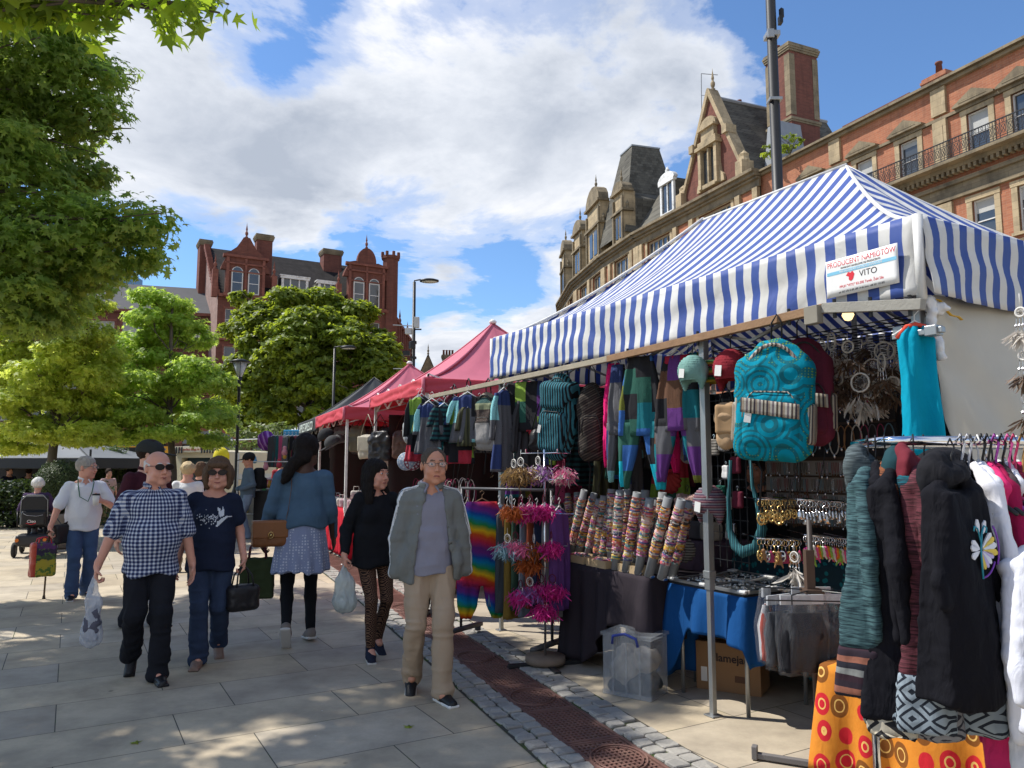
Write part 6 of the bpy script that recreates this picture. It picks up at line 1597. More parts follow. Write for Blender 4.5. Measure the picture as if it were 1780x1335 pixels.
def seated_lady():
 g_ = G(58,966); phi = math.atan2(-g_.x,g_.y)+math.radians(172)
 T = thing('person','white haired woman in purple blouse riding the mobility scooter','person',g_,phi); z0 = .16
 s = SDF((-.45,-.6,.1),(.45,.4,1.5),.012); hc = V3((0,-.02,1.27))
 s.ell(hc,(.075,.095,.11),0); s.cap(hc-V3((0,-.01,.07)),(0,.02,1.08),.05,.055,.02); s.ell((0,.02,.92),(.15,.10,.2)); s.ell((0,.02,.7),(.16,.12,.13))
 for sx in (-1,1):
  s.cap((sx*.09,0,.62),(sx*.13,-.42,.62),.07,.055); s.cap((sx*.13,-.42,.62),(sx*.13,-.45,.26),.05,.035); s.cap((sx*.13,-.45,.22),(sx*.13,-.56,.21),.035,.03)
  s.cap((sx*.16,.02,1.06),(sx*.24,-.04,.80),.045,.04); s.cap((sx*.24,-.04,.80),(sx*.20,-.32,.86),.038,.028); hand(s,V3((sx*.20,-.34,.865)),(0,-1,0),(0,0,-1),(-sx,0,0),1.2)
 sbuild(s,'body',SK1,T)
 q = SDF((-.4,-.3,.56),(.4,.3,1.2),.012); q.cap((-.13,.02,1.05),(.13,.02,1.05),.065,.065); q.ell((0,.02,.92),(.185,.14,.22),.04); q.ell((0,.02,.70),(.20,.16,.14),.04)
 for sx in (-1,1):q.cap((sx*.16,.02,1.06),(sx*.245,-.04,.82),.062,.062,.03)
 q.cap((0,.02,1.10),hc,.06,.07,.004,op='sub'); sbuild(q,'blouse',C_purple,T,disp=dnoise(.008,(8,8,6),3))
 q = SDF((-.3,-.6,.2),(.3,.3,.75),.012); q.ell((0,0,.64),(.17,.16,.09))
 for sx in (-1,1):q.cap((sx*.09,0,.62),(sx*.13,-.42,.62),.085,.065); q.cap((sx*.13,-.42,.62),(sx*.13,-.45,.28),.06,.055)
 sbuild(q,'trousers',C_black,T)
 q = SDF((-.2,-.2,1.1),(.2,.2,1.5),.009); q.ell(hc+V3((0,.015,.03)),(.10,.112,.11)); q.ell(hc+V3((0,-.11,-.03)),(.07,.07,.09),.006,'sub')
 rr = random.Random(4)
 for i in range(60):
  a = rr.uniform(0,2*PI); b = rr.uniform(-.5,1); q.ell(hc+V3((.095*math.cos(a)*math.sqrt(1-b*b*.9),.015+.105*math.sin(a)*math.sqrt(1-b*b*.9),.02+.10*b)),(.018,)*3,.008)
 sbuild(q,'hair',HM_white,T)
 S_ = thing('mobility_scooter','black mobility scooter with high padded seat seen from behind','mobility scooter',g_,phi)
 q = SDF((-.3,.0,.45),(.3,.34,1.12),.012); q.box((0,.19,.80),(.215,.055,.28),.05,0); q.box((0,.25,.68),(.19,.06,.13),.04,.02); so_ = sbuild(q,'seat_back',mat('black_vinyl',(.018,.018,.02),.4,.2,20,.3),S_)
 k = MB(); k.tube([(-.21,.245,.70),(-.20,.25,1.00),(-.12,.255,1.09),(.12,.255,1.09),(.20,.25,1.00),(.21,.245,.70)],.008,6); k.build('piping',M_grey,so_,True)
 k = MB(); k.tube([(-.15,.315,.74),(-.05,.32,.72),(.1,.32,.74),(.15,.315,.77)],.010,6,sq=.4); k.build('reflective_strip',mat('silver_tape',(.4,.4,.42),.3),so_)
 text_mesh('lettering','Cleo',.07,mat('pale_print',(.6,.55,.55),.5),so_,(.02,.318,.63),(PI/2,0,PI),.002,bold=True)
 k = MB(); k.tube([(-.05,.315,.60),(.02,.318,.575),(.1,.315,.60)],.006,5); k.build('emblem',M_lred,so_)
 q = SDF((-.25,-.25,.45),(.25,.2,.65),.012); q.box((0,-.02,.55),(.22,.20,.045),.04,0); sbuild(q,'seat',bpy.data.materials['black_vinyl'],S_)
 q = SDF((-.32,-.75,.08),(.32,.40,.5),.014); q.box((0,.12,.30),(.25,.24,.10),.05,0); q.box((0,-.35,.19),(.20,.40,.035),.03,.02); q.box((0,-.62,.3),(.15,.08,.14),.05,.04); q.cap((0,.08,.3),(0,.05,.52),.05,.05); sbuild(q,'chassis',mat('dark_grey_body',(.03,.03,.034),.35,.1),S_)
 k = MB(); k.tube([(0,-.62,.4),(0,-.50,.95)],.03,8); k.tube([(-.26,-.42,.98),(-.1,-.5,1.0),(.1,-.5,1.0),(.26,-.42,.98)],.016,8); k.box((0,-.49,1.0),(.2,.1,.07)); k.build('tiller',M_blackplastic,S_,True)
 for sx in (-1,1):
  k = MB(); k.tube([(sx*.27,.10,.78),(sx*.27,-.15,.78)],.025,8); k.tube([(sx*.25,.15,.55),(sx*.27,.10,.78)],.014,6); k.build('armrest',M_blackplastic,S_,True)
  k = MB(); k.lathe([(0,0),(.03,0),(.03,.02),(0,.02)],(sx*.21,.385,.31),12,R=rotm(-PI/2)); k.build('indicator',mat('orange_lens',(.6,.16,.02),.3),S_)
  for yy in (.20,-.58):
   w = thing('wheel',None,None); w.parent = S_; w.location =(sx*.27,yy,.135)
   MB().tube([(0,.10*math.cos(a*PI/10),.10*math.sin(a*PI/10)) for a in range(20)],.036,8,closed=True).build('tyre',mat('rubber',(.03,.03,.03),.85),w,True)
   MB().lathe([(0,-.03),(.08,-.03),(.08,.03),(0,.03)],n=14,R=rotm(0,PI/2)).build('rim',M_grey,w)
seated_lady()
# ------------------------------------------------------------------ goods on and around the stalls
HK = M_steel
def hook(mb,z0=0.0,r=.018,m=0,h=.05):
 mb.tube([(0,0,z0),(0,0,z0+h*.4),(r,0,z0+h*.7),(0,0,z0+h),(-r,0,z0+h*.75)],.003,5,m)
def garment_rings(mb,prof,m=0,n=36,seed=0,fold=.012,nf=7,xoff=None):
 """prof: (z, halfwidth, halfdepth, xc); a closed limp cloth volume with vertical folds"""
 rings =[]
 zs =[p[0] for p in prof]; k = max(10,int((max(zs)-min(zs))/.035));
 for i in range(k+1):
  z = prof[0][0]+(prof[-1][0]-prof[0][0])*i/k
  for a,b in zip(prof[:-1],prof[1:]):
   if min(a[0],b[0])-1e-6<=z<=max(a[0],b[0])+1e-6:
    t =(z-a[0])/(b[0]-a[0]+1e-9); w = a[1]+(b[1]-a[1])*t; d = a[2]+(b[2]-a[2])*t; xc = a[3]+(b[3]-a[3])*t; break
  v = i/k; ring =[]
  for j in range(n):
   th = 2*PI*j/n; c,s_ = math.cos(th),math.sin(th)
   ex = abs(c)**.75*(1 if c>0 else -1); f = fold*(.25+.75*v)*math.sin(nf*PI*(ex*.5+.5)+seed+1.2*n1(v*3+seed,3))*abs(s_)
   f2 = fold*.6*n1(ex*4+seed,int(seed)%9+1)*abs(s_)
   ring.append((xc+w*ex+.004*n1(v*9+j,2),d*s_+f+f2,z+.006*n1(j*.6+seed,5)*v))
  rings.append(ring)
 mb.loft(rings,m); return mb
def hanger(parent,w=.2,m=None,z=0.0,wood=False):
 k = MB(); k.tube([(-w,0,z-.09),(0,0,z-.02),(w,0,z-.09)],.006 if not wood else .010,6); hook(k,z-.02,.02,h=.07); k.build('hanger',m or M_white,parent,True)
def stripes_mat(name,cols,period,axis='z',warp=.0,ang=0,fold=.25,bands=None):
 q = N(name); co = q.map(q.co(),rot=(0,ang,0)); x,y,z = q.xyz(co); v ={'x':x,'z':z,'xy':q.mth('ADD',x,y)}[axis]
 if warp:v = q.mth('ADD',v,q.mth('MULTIPLY',q.noise(co,6,2),warp))
 f = q.mth('FRACT',q.mth('DIVIDE',v,period)); n = len(cols)
 q.col(q.mix(q.mth('MULTIPLY',q.noise(q.co(),90,3),.35),q.ramp(f,[(i/n,c) for i,c in enumerate(cols)],'CONSTANT' if not bands else 'LINEAR'),(.02,.02,.02))); return finish_cloth(q,fold)
def patch_mat(name,cols,sx=.15,sz=.22,seed=0.0,pr=(.02,.02,.02)):
 """patchwork of dyed squares with dark printed swirls"""
 q = N(name); co = q.map(q.co(),loc=(seed,0,seed*.7)); x,y,z = q.xyz(co)
 ix = q.mth('FLOOR',q.mth('DIVIDE',q.mth('ADD',x,q.mth('MULTIPLY',q.mth('SINE',q.mth('MULTIPLY',z,6)),.01)),sx)); iz = q.mth('FLOOR',q.mth('ADD',q.mth('DIVIDE',z,sz),q.mth('MULTIPLY',ix,.37)))
 w = q.n('ShaderNodeTexWhiteNoise',noise_dimensions='2D'); q.L(q.vec(ix,iz),w.inputs['Vector']); n = len(cols)
 c = q.ramp(w.outputs['Value'],[(i/n,k) for i,k in enumerate(cols)],'CONSTANT')
 v = q.vor(q.co(),16,rnd=.6); sw = q.mth('SINE',q.mth('MULTIPLY',v,95)); c = q.mix(q.mth('MULTIPLY',q.mth('GREATER_THAN',sw,.55),.55),c,pr)
 q.col(c); return finish_cloth(q,.3)
CR = dict(red=(.38,.03,.05),mag=(.60,.02,.20),lime=(.20,.32,.05),olive=(.13,.14,.025),navy=(.025,.04,.12),pur=(.10,.03,.16),teal=(.01,.13,.16),blue=(.03,.10,.30),black=(.015,.015,.018),grn=(.02,.08,.06),aqua=(.22,.50,.52),brn=(.10,.05,.03),cyan=(.01,.33,.42),grey=(.10,.10,.11))
def cc_(*k): return [tuple(min(.8,v*1.35) for v in CR[i]) for i in k]
def at_front(px,py,off): return FR(px,py,off)
def hang_z(loc,z=2.42):v = V3(loc); return v
# --- harem trousers hung on hangers along the beam
def trousers(px0,px1,py0,py1,off,m,label,name='patchwork_trousers',group='patchwork trousers hung on the beam',rz=0.0,legs=2,waistm=None,seed=0,cat='trousers',depth=.05,hangm=None):
 top = FR((px0+px1)/2,py0,off); h = top.z-FR((px0+px1)/2,py1,off).z; w =(px1-px0)/F*top.y*1.3
 T = thing(name,label,cat,top,FRONTROT+.42+rz,group)
 W_ = w/2; k = MB(); garment_rings(k,[(0,W_*.50,.020,0),(-.10*h,W_*.62,depth*.8,0),(-.35*h,W_*.88,depth,0),(-.60*h,W_*.95,depth*1.1,0)],seed=seed,fold=.028)
 k.build('seat',m,T,True)
 for sx in ((-1,1) if legs==2 else (0,)):
  k = MB(); garment_rings(k,[(-.50*h,W_*.46,depth*.9,sx*W_*.46),(-.72*h,W_*.38,depth,sx*W_*.58),(-.92*h,W_*.20,depth*.8,sx*W_*.70),(-1.0*h,W_*.15,depth*.5,sx*W_*.72)],seed=seed+sx,fold=.012,nf=4); k.build('leg',m,T,True)
 k = MB(); garment_rings(k,[(.0,W_*.50,.022,0),(-.06*h,W_*.54,.030,0)],n=48,seed=seed,fold=.006,nf=30); k.build('waistband',waistm or m,T,True)
 hanger(T,W_*.5,hangm,.06); return T
PM1 = patch_mat('patchwork_dark',cc_('grn','red','navy','lime','black','pur','black'),.13,.20,.35)
PM2 = patch_mat('patchwork_teal',cc_('black','teal','olive','blue','grn','cyan','black'),.11,.19,.13)
PM3 = patch_mat('patchwork_purple',cc_('olive','pur','grey','teal','black','brn','pur'),.12,.2,.77)
PM4 = patch_mat('patchwork_grey',cc_('grey','black','aqua','grey','navy'),.14,.23,.5)
C_mag = specks('magenta_print',(.72,.02,.17),(.30,.01,.08),30,.12)
C_redr = cloth('ruched_red',(.33,.02,.05),.2,.8)
trousers(858,968,664,808,.06,PM1,'dark patchwork trousers with red and green squares right of the pale rucksack',seed=1.3,waistm=PM1)
o = trousers(1076,1150,620,850,.0,PM2,'teal and olive patchwork trousers left of the ones with the red waistband',seed=2.2,waistm=cloth('black_gather',(.02,.02,.022),.2,.8))
trousers(1140,1214,618,838,.10,PM3,'purple and grey patchwork trousers with a red gathered waistband',seed=3.7,waistm=C_redr)
trousers(1050,1086,632,812,.12,C_mag,'bright magenta trousers at the left of the hanging group',name='magenta_trousers',seed=5.1,group=None)
trousers(1056,1092,634,838,.05,PM4,'grey trousers with aqua sun print beside the magenta pair',seed=6.4)
trousers(1186,1226,614,800,.22,patch_mat('patchwork_blue',cc_('blue','navy','olive','teal'),.12,.25,.2),'blue and olive patchwork trousers nearest the tent post',seed=7.9)
trousers(1136,1176,700,822,.34,C_mag,'magenta trouser leg hanging behind the patchwork trousers',name='magenta_trousers',seed=8.5,group=None,legs=2)
# --- rucksacks
def stripe_ruck(): return stripes_mat('teal_black_stripe',[(.045,.20,.25),(.008,.009,.012),(.045,.20,.25),(.008,.009,.012)],.048,'x',.012,.12)
def mandala():
 q = N('turquoise_mandala'); co = q.co(); x,y,z = q.xyz(co)
 v2 = q.n('ShaderNodeTexVoronoi',feature='F1'); q.L(q.map(co,loc=(.3,0,.15),scale=(1,.05,1)),v2.inputs['Vector']); v2.inputs['Scale'].default_value = 5.5; v2.inputs['Randomness'].default_value = .75
 d = v2.outputs['Distance']; ring = q.mth('SINE',q.mth('MULTIPLY',d,44)); dots = q.vor(q.map(co,scale=(1,.05,1)),62,rnd=.1)
 base = q.mix(q.noise(co,8,4),(.0,.17,.26),(.0,.26,.36))
 c = q.mix(q.mth('MULTIPLY',q.mth('GREATER_THAN',ring,.25),.75),base,(.01,.085,.10)); dm = q.mth('MULTIPLY',q.mth('LESS_THAN',dots,.33),q.mth('GREATER_THAN',ring,.15))
 c = q.mix(dm,c,(.14,.27,.05)); c = q.mix(q.ramp(d,[(.02,(1,)*3),(.05,(0,0,0))]),c,(.30,.50,.06)); q.col(c); return finish_cloth(q,.35)
BAND = stripes_mat('woven_band',[(.42,.38,.30),(.05,.04,.05),(.30,.24,.18),(.45,.42,.36),(.16,.13,.14),(.5,.47,.4),(.08,.06,.05)],.075,'xy')
def rucksack(loc,w,h,d,m,label,rz=0,group='rucksacks hung under the awning',kind='day',trim=None,band=None,tag_=True,side=None,strapm=None,lid=None,seed=0,tilt=0.0):
 T = thing('rucksack',label,'rucksack',loc,FRONTROT+rz,group); T.rotation_euler =(0,tilt,FRONTROT+rz)
 H_ = h/2; s = SDF((-w*.62,-d*.8,-h*1.02),(w*.62,d*.8,.03),max(.006,w/56))
 s.box((0,0,-h*.58),(w*.5,d*.5,h*.42),min(w,d)*.40,0) if lid is None else s.ell((0,0,-h*.62),(w*.52,d*.56,h*.40),0); s.ell((0,0,-h*.34),(w*.46,d*.46,h*.34),.05)
 o = sbuild(s,'body',m,T,disp=dnoise(.009,(9,9,9),seed,.002),relax=2)
 s = SDF((-w*.45,-d,-h),(w*.45,0,-.1),max(.006,w/60)); s.box((0,-d*.47,-h*.68),(w*.38,d*.22,h*.23),.05,0); p_ = sbuild(s,'front_pocket',m,T,disp=dnoise(.006,(9,9,9),seed+2))
 k = MB()
 if kind=='day':
  arc =[(w*.47*math.cos(a),-d*.30-.004-.012*abs(math.sin(a))**4,-h*.60+h*.545*math.sin(a)*(1 if math.sin(a)>0 else .8)) for a in np.linspace(-.6,PI+.6,30)]
  k.tube(arc,.012 if trim else .006,6); arc2 =[(w*.36*math.cos(a),-d*.655,-h*.66+h*.21*min(1,1.3*math.sin(a))) for a in np.linspace(.0,PI,18)]; k.tube(arc2,.0045,5)
  k.build('piping',trim or M_black,T,True)
 if band is not None:
  b = MB(); b.sheet(lambda u,v:V3(((u-.5)*w*.76,-d*.70-.006+.02*(2*u-1)**2*0-.004*math.sin(u*9),-h*.50-v*h*.12-u*h*.05)),16,4,.004); b.build('woven_band',band,p_,True)
 if tag_:
  b = MB(); b.box((-w*.28,-d*.72,-h*.66),(w*.09,.003,h*.09),R=rotm(0,.1,0)); b.build('price_tag',mat('paper_tag',(.66,.66,.64),.7,.05),T)
 if side is not None:
  for sx in (-1,1):
   b = SDF((sx*w*.5-.08,-d*.6,-h),(sx*w*.5+.08,d*.6,-.2),.009); b.box((sx*w*.485,0,-h*.70),(.024,d*.34,h*.17),.022,0); sbuild(b,'side_pocket',side,T,disp=dnoise(.004,seed=4))
 if lid is not None:
  b = SDF((-w*.6,-d,-h*.45),(w*.6,d*.8,.08),.008); b.box((0,-d*.08,-h*.20),(w*.47,d*.52,h*.11),.05,0,R=np.array(rotm(.25))); b.box((0,-d*.55,-h*.28),(w*.36,.03,h*.13),.03,.04); sbuild(b,'lid',lid,T,disp=dnoise(.006,seed=seed))
  b = MB(); b.tube([(-.03,-d*.62,-h*.36),(-.035,-d*.66,-h*.46),(-.02,-d*.7,-h*.56),(.03,-d*.7,-h*.50)],.005,5); b.build('cord',M_black,T)
 b = MB()
 for sx in (-1,1):b.tube([(sx*w*.12,d*.30,-h*.06),(sx*w*.28,d*.66,-h*.22),(sx*w*.30,d*.7,-h*.6),(sx*w*.33,d*.45,-h*.88)],.016,6,sq=.4); b.tube([(sx*w*.33,d*.45,-h*.88),(sx*w*.22+.03,d*.2,-h*1.1),(sx*w*.16,d*.1,-h*1.42)],.009,5,sq=.35)
 b.build('shoulder_strap',strapm or M_blackplastic,T,True)
 b = MB(); b.tube([(-.03,d*.2,-h*.06),(-.028,d*.1,.10),(0,d*.1,.15),(.028,d*.1,.10),(.03,d*.2,-h*.06)],.012,6,sq=.4); b.build('handle',strapm or M_blackplastic,T,True)
 return T
def ruck_at(px0,px1,py0,py1,off,**kw):
 a = FR((px0+px1)/2,py0,off); b = FR((px0+px1)/2,py1,off); w =(px1-px0)/F*a.y; kw.pop('wk',1.0); kw['rz'] = -kw.get('rz',-.3)+.25
 return rucksack(a,w,a.z-b.z,kw.pop('d',.18),kw.pop('m'),kw.pop('label'),**kw)
ruck_at(1284,1412,590,800,-.12,m=mandala(),label='large turquoise rucksack with green mandala print and woven band',trim=BAND,band=BAND,side=BAND,rz=-.30,d=.17,wk=.80,seed=1,tilt=.06)
ruck_at(1350,1440,588,775,.18,m=stripes_mat('maroon_ruck',[(.14,.02,.045),(.12,.018,.04)],.1,'x'),label='maroon rucksack with striped pocket behind the turquoise rucksack',side=BAND,rz=-.5,d=.2,wk=.8,seed=2,band=BAND)
ruck_at(944,1012,650,800,-.02,m=stripe_ruck(),label='teal and black striped rucksack with drawstring lid',lid=stripe_ruck(),rz=-.2,d=.20,wk=.85,seed=3,tilt=.12)
ruck_at(1005,1052,664,800,.12,m=stripes_mat('brown_stripe',[(.02,.017,.016),(.09,.075,.06),(.02,.017,.016),(.05,.04,.035)],.04,'z',.02,.5),label='dark brown striped rucksack behind the teal one',rz=-.6,d=.18,seed=4,tag_=False)
q = N('hippy_canvas'); co = q.co(); x,y,z = q.xyz(co); sp = q.mix(q.mth('LESS_THAN',q.vor(co,60),.3),(.10,.07,.06),(.35,.30,.24))
c = q.ramp(q.mth('ADD',q.mth('DIVIDE',z,.46),1.0),[(0,(.42,.41,.40)),(.26,(.40,.38,.36)),(.30,(.05,.05,.05)),(.33,(.07,.055,.05)),(.58,(.08,.06,.055)),(.60,(.30,.34,.20)),(.70,(.32,.36,.22)),(.74,(.02,.10,.10)),(.85,(.02,.10,.10)),(.87,(.38,.33,.24)),(1,(.30,.25,.17))],'CONSTANT')
q.col(q.mix(q.ramp(z,[(0,(0,0,0)),(1,(0,0,0))]),q.mix(.25,c,sp),c)); M_hip = finish_cloth(q)
ruck_at(824,870,682,782,-.02,m=M_hip,label='pale canvas rucksack with dark green and black bands',rz=-.3,d=.16,wk=.9,seed=6,tag_=False,trim=M_black)
ruck_at(776,800,690,800,.0,m=cloth('charcoal_canvas',(.04,.04,.046)),label='charcoal rucksack near the corner of the pink tent',rz=-.2,d=.15,seed=7,tag_=False)
ruck_at(800,826,680,790,.15,m=stripes_mat('olive_stripe',[(.14,.14,.08),(.06,.06,.04)],.03,'z',.02,.6),label='olive striped rucksack left of the pale canvas rucksack',rz=-.2,d=.16,seed=8,tag_=False)
# --- soft shoulder bags
def softbag(loc,w,h,m,label,name='shoulder_bag',rz=0,strap=.35,group=None,strapm=None,d=.10,cat='bag',flap=None):
 T = thing(name,label,cat,loc,FRONTROT+rz,group); s = SDF((-w*.6,-d,-strap-h*1.1),(w*.6,d,-strap+.05),max(.007,w/45))
 s.box((0,0,-strap-h*.55),(w*.48,d*.42,h*.40),.06,0); s.box((0,0,-strap-h*.18),(w*.40,d*.2,h*.18),.03,.08); o = sbuild(s,'body',m,T,disp=dnoise(.012,(8,8,8),w*50,.004))
 if flap is not None:b = SDF((-w*.6,-d*1.3,-strap-h),(w*.6,d,-strap+.05),.008); b.box((0,-d*.36,-strap-h*.36),(w*.46,.02,h*.30),.018,0); sbuild(b,'flap',flap,T,disp=dnoise(.004))
 k = MB(); k.tube([(-w*.40,0,-strap-h*.12),(-w*.22,0,-strap*.5),(0,0,0),(w*.22,0,-strap*.5),(w*.40,0,-strap-h*.12)],.012,6,sq=.35); k.build('strap',strapm or M_blackplastic,T,True); return T
TA2 = D2;
def lane(px,py,off,C0=CA):
 """point on the street side of the pink tents"""
 x,y,z = ray(px,py); o = C0+P2*off; t = o.dot(P2)/(x*P2.x+y*P2.y); return V3((x*t,y*t,CAMH+z*t))
q = mat('silver_leather',(.36,.37,.38),.35,.12,8,.3,40); ql = mat('black_leather_bag',(.016,.015,.017),.4,.2,8,.3,40); qt = mat('tan_leather',(.20,.075,.025),.45,.2,8,.3,40)
qk = mat('khaki_leather',(.10,.09,.06),.5,.2,8,.3); qc = mat('cream_canvas',(.42,.38,.30),.7,.15,8,.3); qb = mat('brown_leather',(.07,.03,.02),.45,.2,8,.3)
for (px,py0,py1,wpx,m,lb,st,off) in ((724,705,772,46,q,'silver grey leather shoulder bag hung at the corner of the nearest pink tent',.45,-.02),(622,742,788,30,qk,'dark khaki shoulder bag at the left of the hanging handbags',.2,.05),(640,735,800,34,qc,'cream canvas satchel beside the black slouch bag',.45,0),(661,735,805,42,ql,'black slouchy shoulder bag in the middle of the handbag display',.35,.1),(690,745,772,30,qb,'brown leather handbag with long handles under the pink tent',.5,.9),(577,735,760,22,ql,'black handbag furthest up the lane under the pink tents',.2,.0),(592,745,772,24,mat('grey_bag',(.09,.09,.10),.5),'grey handbag second furthest up the lane',.25,.1),(606,765,790,26,qb,'small brown bag hanging inside the farther pink tent',.25,.9),(676,790,812,28,ql,'small black clutch bag low inside the nearest pink tent',.2,.9),(560,745,768,20,qt,'tan shoulder bag beside the lettered black valance',.3,.3),(633,740,792,44,ql,'wide black tote hanging behind the cream satchel',.3,.5),(652,735,800,30,qt,'tan flap bag between the cream satchel and the black slouch bag',.45,.4),(678,738,790,40,ql,'second black slouchy bag right of the first',.3,.45),(702,735,800,40,qb,'dark brown slouchy bag beneath the nearest pink tent',.35,.35),(716,745,815,34,qk,'khaki messenger bag left of the silver grey bag',.4,.5),(612,735,800,36,q,'grey leather bag behind the dark khaki one',.4,.6),(590,740,800,34,qb,'brown messenger bag left of the tent leg',.4,.6),(668,790,830,34,qc,'cream shopper low under the black slouch bags',.2,.7)):
 a = lane(px,py0-15,off); b = lane(px,py1,off); w = wpx/F*a.y*1.15; tot = a.z-b.z; softbag(a,w,max(.16,tot*(1-st)),m,lb,rz=.65,strap=tot*st,group='handbags hung under the pink tents',strapm=m,flap=m if m in (qc,qt) else None)
def cap_item(loc,m,label,s_=1.0):
 T = thing('baseball_cap',label,'cap',loc,FRONTROT,'caps on the hat stall'); q_ = SDF((-.12,-.24,-.1),(.12,.14,.13),.008); q_.ell((0,0,0),(.09,.105,.095)); q_.box((0,0,-.08),(.2,.2,.06),.01,.004,'sub'); q_.ell((0,-.12,-.015),(.07,.09,.009),.008); sbuild(q_,'crown',m,T); T.rotation_euler =(.5,.2,FRONTROT-.5); T.scale =(s_,)*3; return T
cap_item(lane(567,758,-.1,CB),cloth('black_cap2',(.03,.032,.035)),'black cap hanging at the corner of the farther pink tent',1.5)
cap_item(lane(578,770,-.05,CB),cloth('grey_cap2',(.06,.062,.065)),'dark grey cap below the black one on the farther pink tent',1.4)
cap_item(lane(588,768,.1,CB),cloth('check_cap',(.10,.10,.105)),'light charcoal cap right of the others on the farther pink tent',1.4)
# --- knitted hats by the post
def bobble_hat(px,py,off,m,label,sc=1.0,tail=True):
 T = thing('knitted_hat',label,'hat',FR(px,py,off),FRONTROT,'knitted hats by the tent post'); T.scale =(sc,)*3
 q_ = SDF((-.14,-.14,-.26),(.14,.14,.06),.008); q_.ell((0,0,-.10),(.105,.10,.11)); q_.ell((0,0,-.20),(.085,.085,.06),0,'sub'); q_.cap((-.085,0,-.16),(-.08,0,-.22),.028,.012,.03); q_.cap((.085,0,-.16),(.08,0,-.22),.028,.012,.03)
 sbuild(q_,'knit',m,T,disp=lambda V:.003*np.sin(V[:,2]*420)); k = MB(); k.tube([(0,0,.0),(0,0,.06)],.004,5); hook(k,.05); k.build('hook',M_black,T)
 k = MB(); k.box((.01,-.11,-.12),(.05,.003,.06),R=rotm(0,.15,0)); k.build('price_tag',mat('paper_tag',(.66,)*3,.7),T)
KN =[cloth('mint_knit',(.16,.30,.27),.2,.6),stripes_mat('rasta_knit',[(.22,.02,.02),(.30,.20,.02),(.03,.12,.03),(.02,.02,.02)],.06,'z'),cloth('red_knit',(.22,.02,.03),.2,.6),stripes_mat('mixed_knit',[(.25,.13,.15),(.08,.05,.09),(.2,.2,.22),(.12,.04,.06)],.03,'z')]
bobble_hat(1204,620,-.06,KN[0],'mint green knitted hat hung on the tent post'); bobble_hat(1240,624,.10,KN[1],'red gold and green striped hat right of the mint one'); bobble_hat(1270,610,.06,KN[2],'dark red knitted hat beside the turquoise rucksack',1.15)
bobble_hat(1196,622,.35,KN[2],'red knitted hat behind the tent post'); bobble_hat(1233,846,.12,KN[3],'striped mauve ear flap hat on the grid below the beige bag',1.1)
softbag(FR(1262,672,.04),.14,.32,mat('sand_suede',(.42,.28,.16),.8,.12,5),'sand coloured suede bag left of the turquoise rucksack',name='suede_bag',rz=.5,strap=.10,d=.10,flap=mat('sand_flap',(.36,.23,.12),.8,.12,5))
T = thing('rope_bag','teal striped rope handled bag hanging below the turquoise rucksack','bag',FR(1290,800,.1),FRONTROT)
k = MB(); k.tube([(-.10,0,.0),(-.13,0,-.25),(-.13,0,-.45),(-.08,0,-.55),(0,-.02,-.58),(.10,0,-.54),(.15,0,-.42),(.13,0,-.30),(.08,0,-.16),(.07,0,.0)],[.012,.013,.02,.033,.038,.036,.03,.02,.012,.01],8); k.build('rope',stripes_mat('teal_rope',[(.02,.12,.14),(.008,.02,.03),(.05,.2,.22),(.008,.02,.03)],.03,'xy',.02),T,True)
T = thing('grid_panel','black wire grid panel just right of the tent post','grid panel',FR(1262,690,.22),FRONTROT)
k = MB()
for i in range(6):k.tube([(-.16+.064*i,0,0),(-.16+.064*i,0,-1.15)],.0035,4)
for i in range(13):k.tube([(-.17,0,-.02-.09*i),(.17,0,-.02-.09*i)],.0035,4)
k.build('grid',M_black,T)
rr = random.Random(31)
scm =[mat('badge_white',(.6,.6,.6),.5),stripes_mat('zebra',[(.5,.5,.5),(.02,.02,.02)],.012,'x'),cloth('wine',(.10,.015,.03)),cloth('deep_green',(.01,.07,.05)),stripes_mat('grey_knit',[(.3,.28,.25),(.1,.09,.08)],.02,'z')]
gk ={}
def purse(loc,m,rz,s_,label,grp):
 T = thing('small_purse',label,'purse',loc,rz,grp); q_ = SDF((-.06,-.03,-.14),(.06,.03,.02),.006); q_.box((0,0,-.07),(.045,.014,.055),.012); sbuild(q_,'pouch',m,T,disp=dnoise(.003,(20,20,20))); k = MB(); hook(k,-.01,.01,h=.03); k.build('hook',M_silver,T); T.scale =(s_,)*3; return T
pz =[(1241,760,'pale grey knitted pouch on the grid panel',4),(1258,752,'black and white striped pouch on the grid panel',1),(1262,806,'white flower badge pouch, upper of the two on the grid',0),(1264,860,'white flower badge pouch, lower of the two on the grid',0),(1278,790,'wine red pouch on the grid panel',2),(1252,840,'deep green pouch on the grid panel',3),(1270,905,'zebra striped pouch at the foot of the grid panel',1),(1282,850,'wine red pouch above the rope bag',2)]
for px,py,lb,mi_ in pz:purse(FR(px,py,.19),scm[mi_],FRONTROT,1.0 if mi_ else .8,lb,'small pouches on the grid panel')
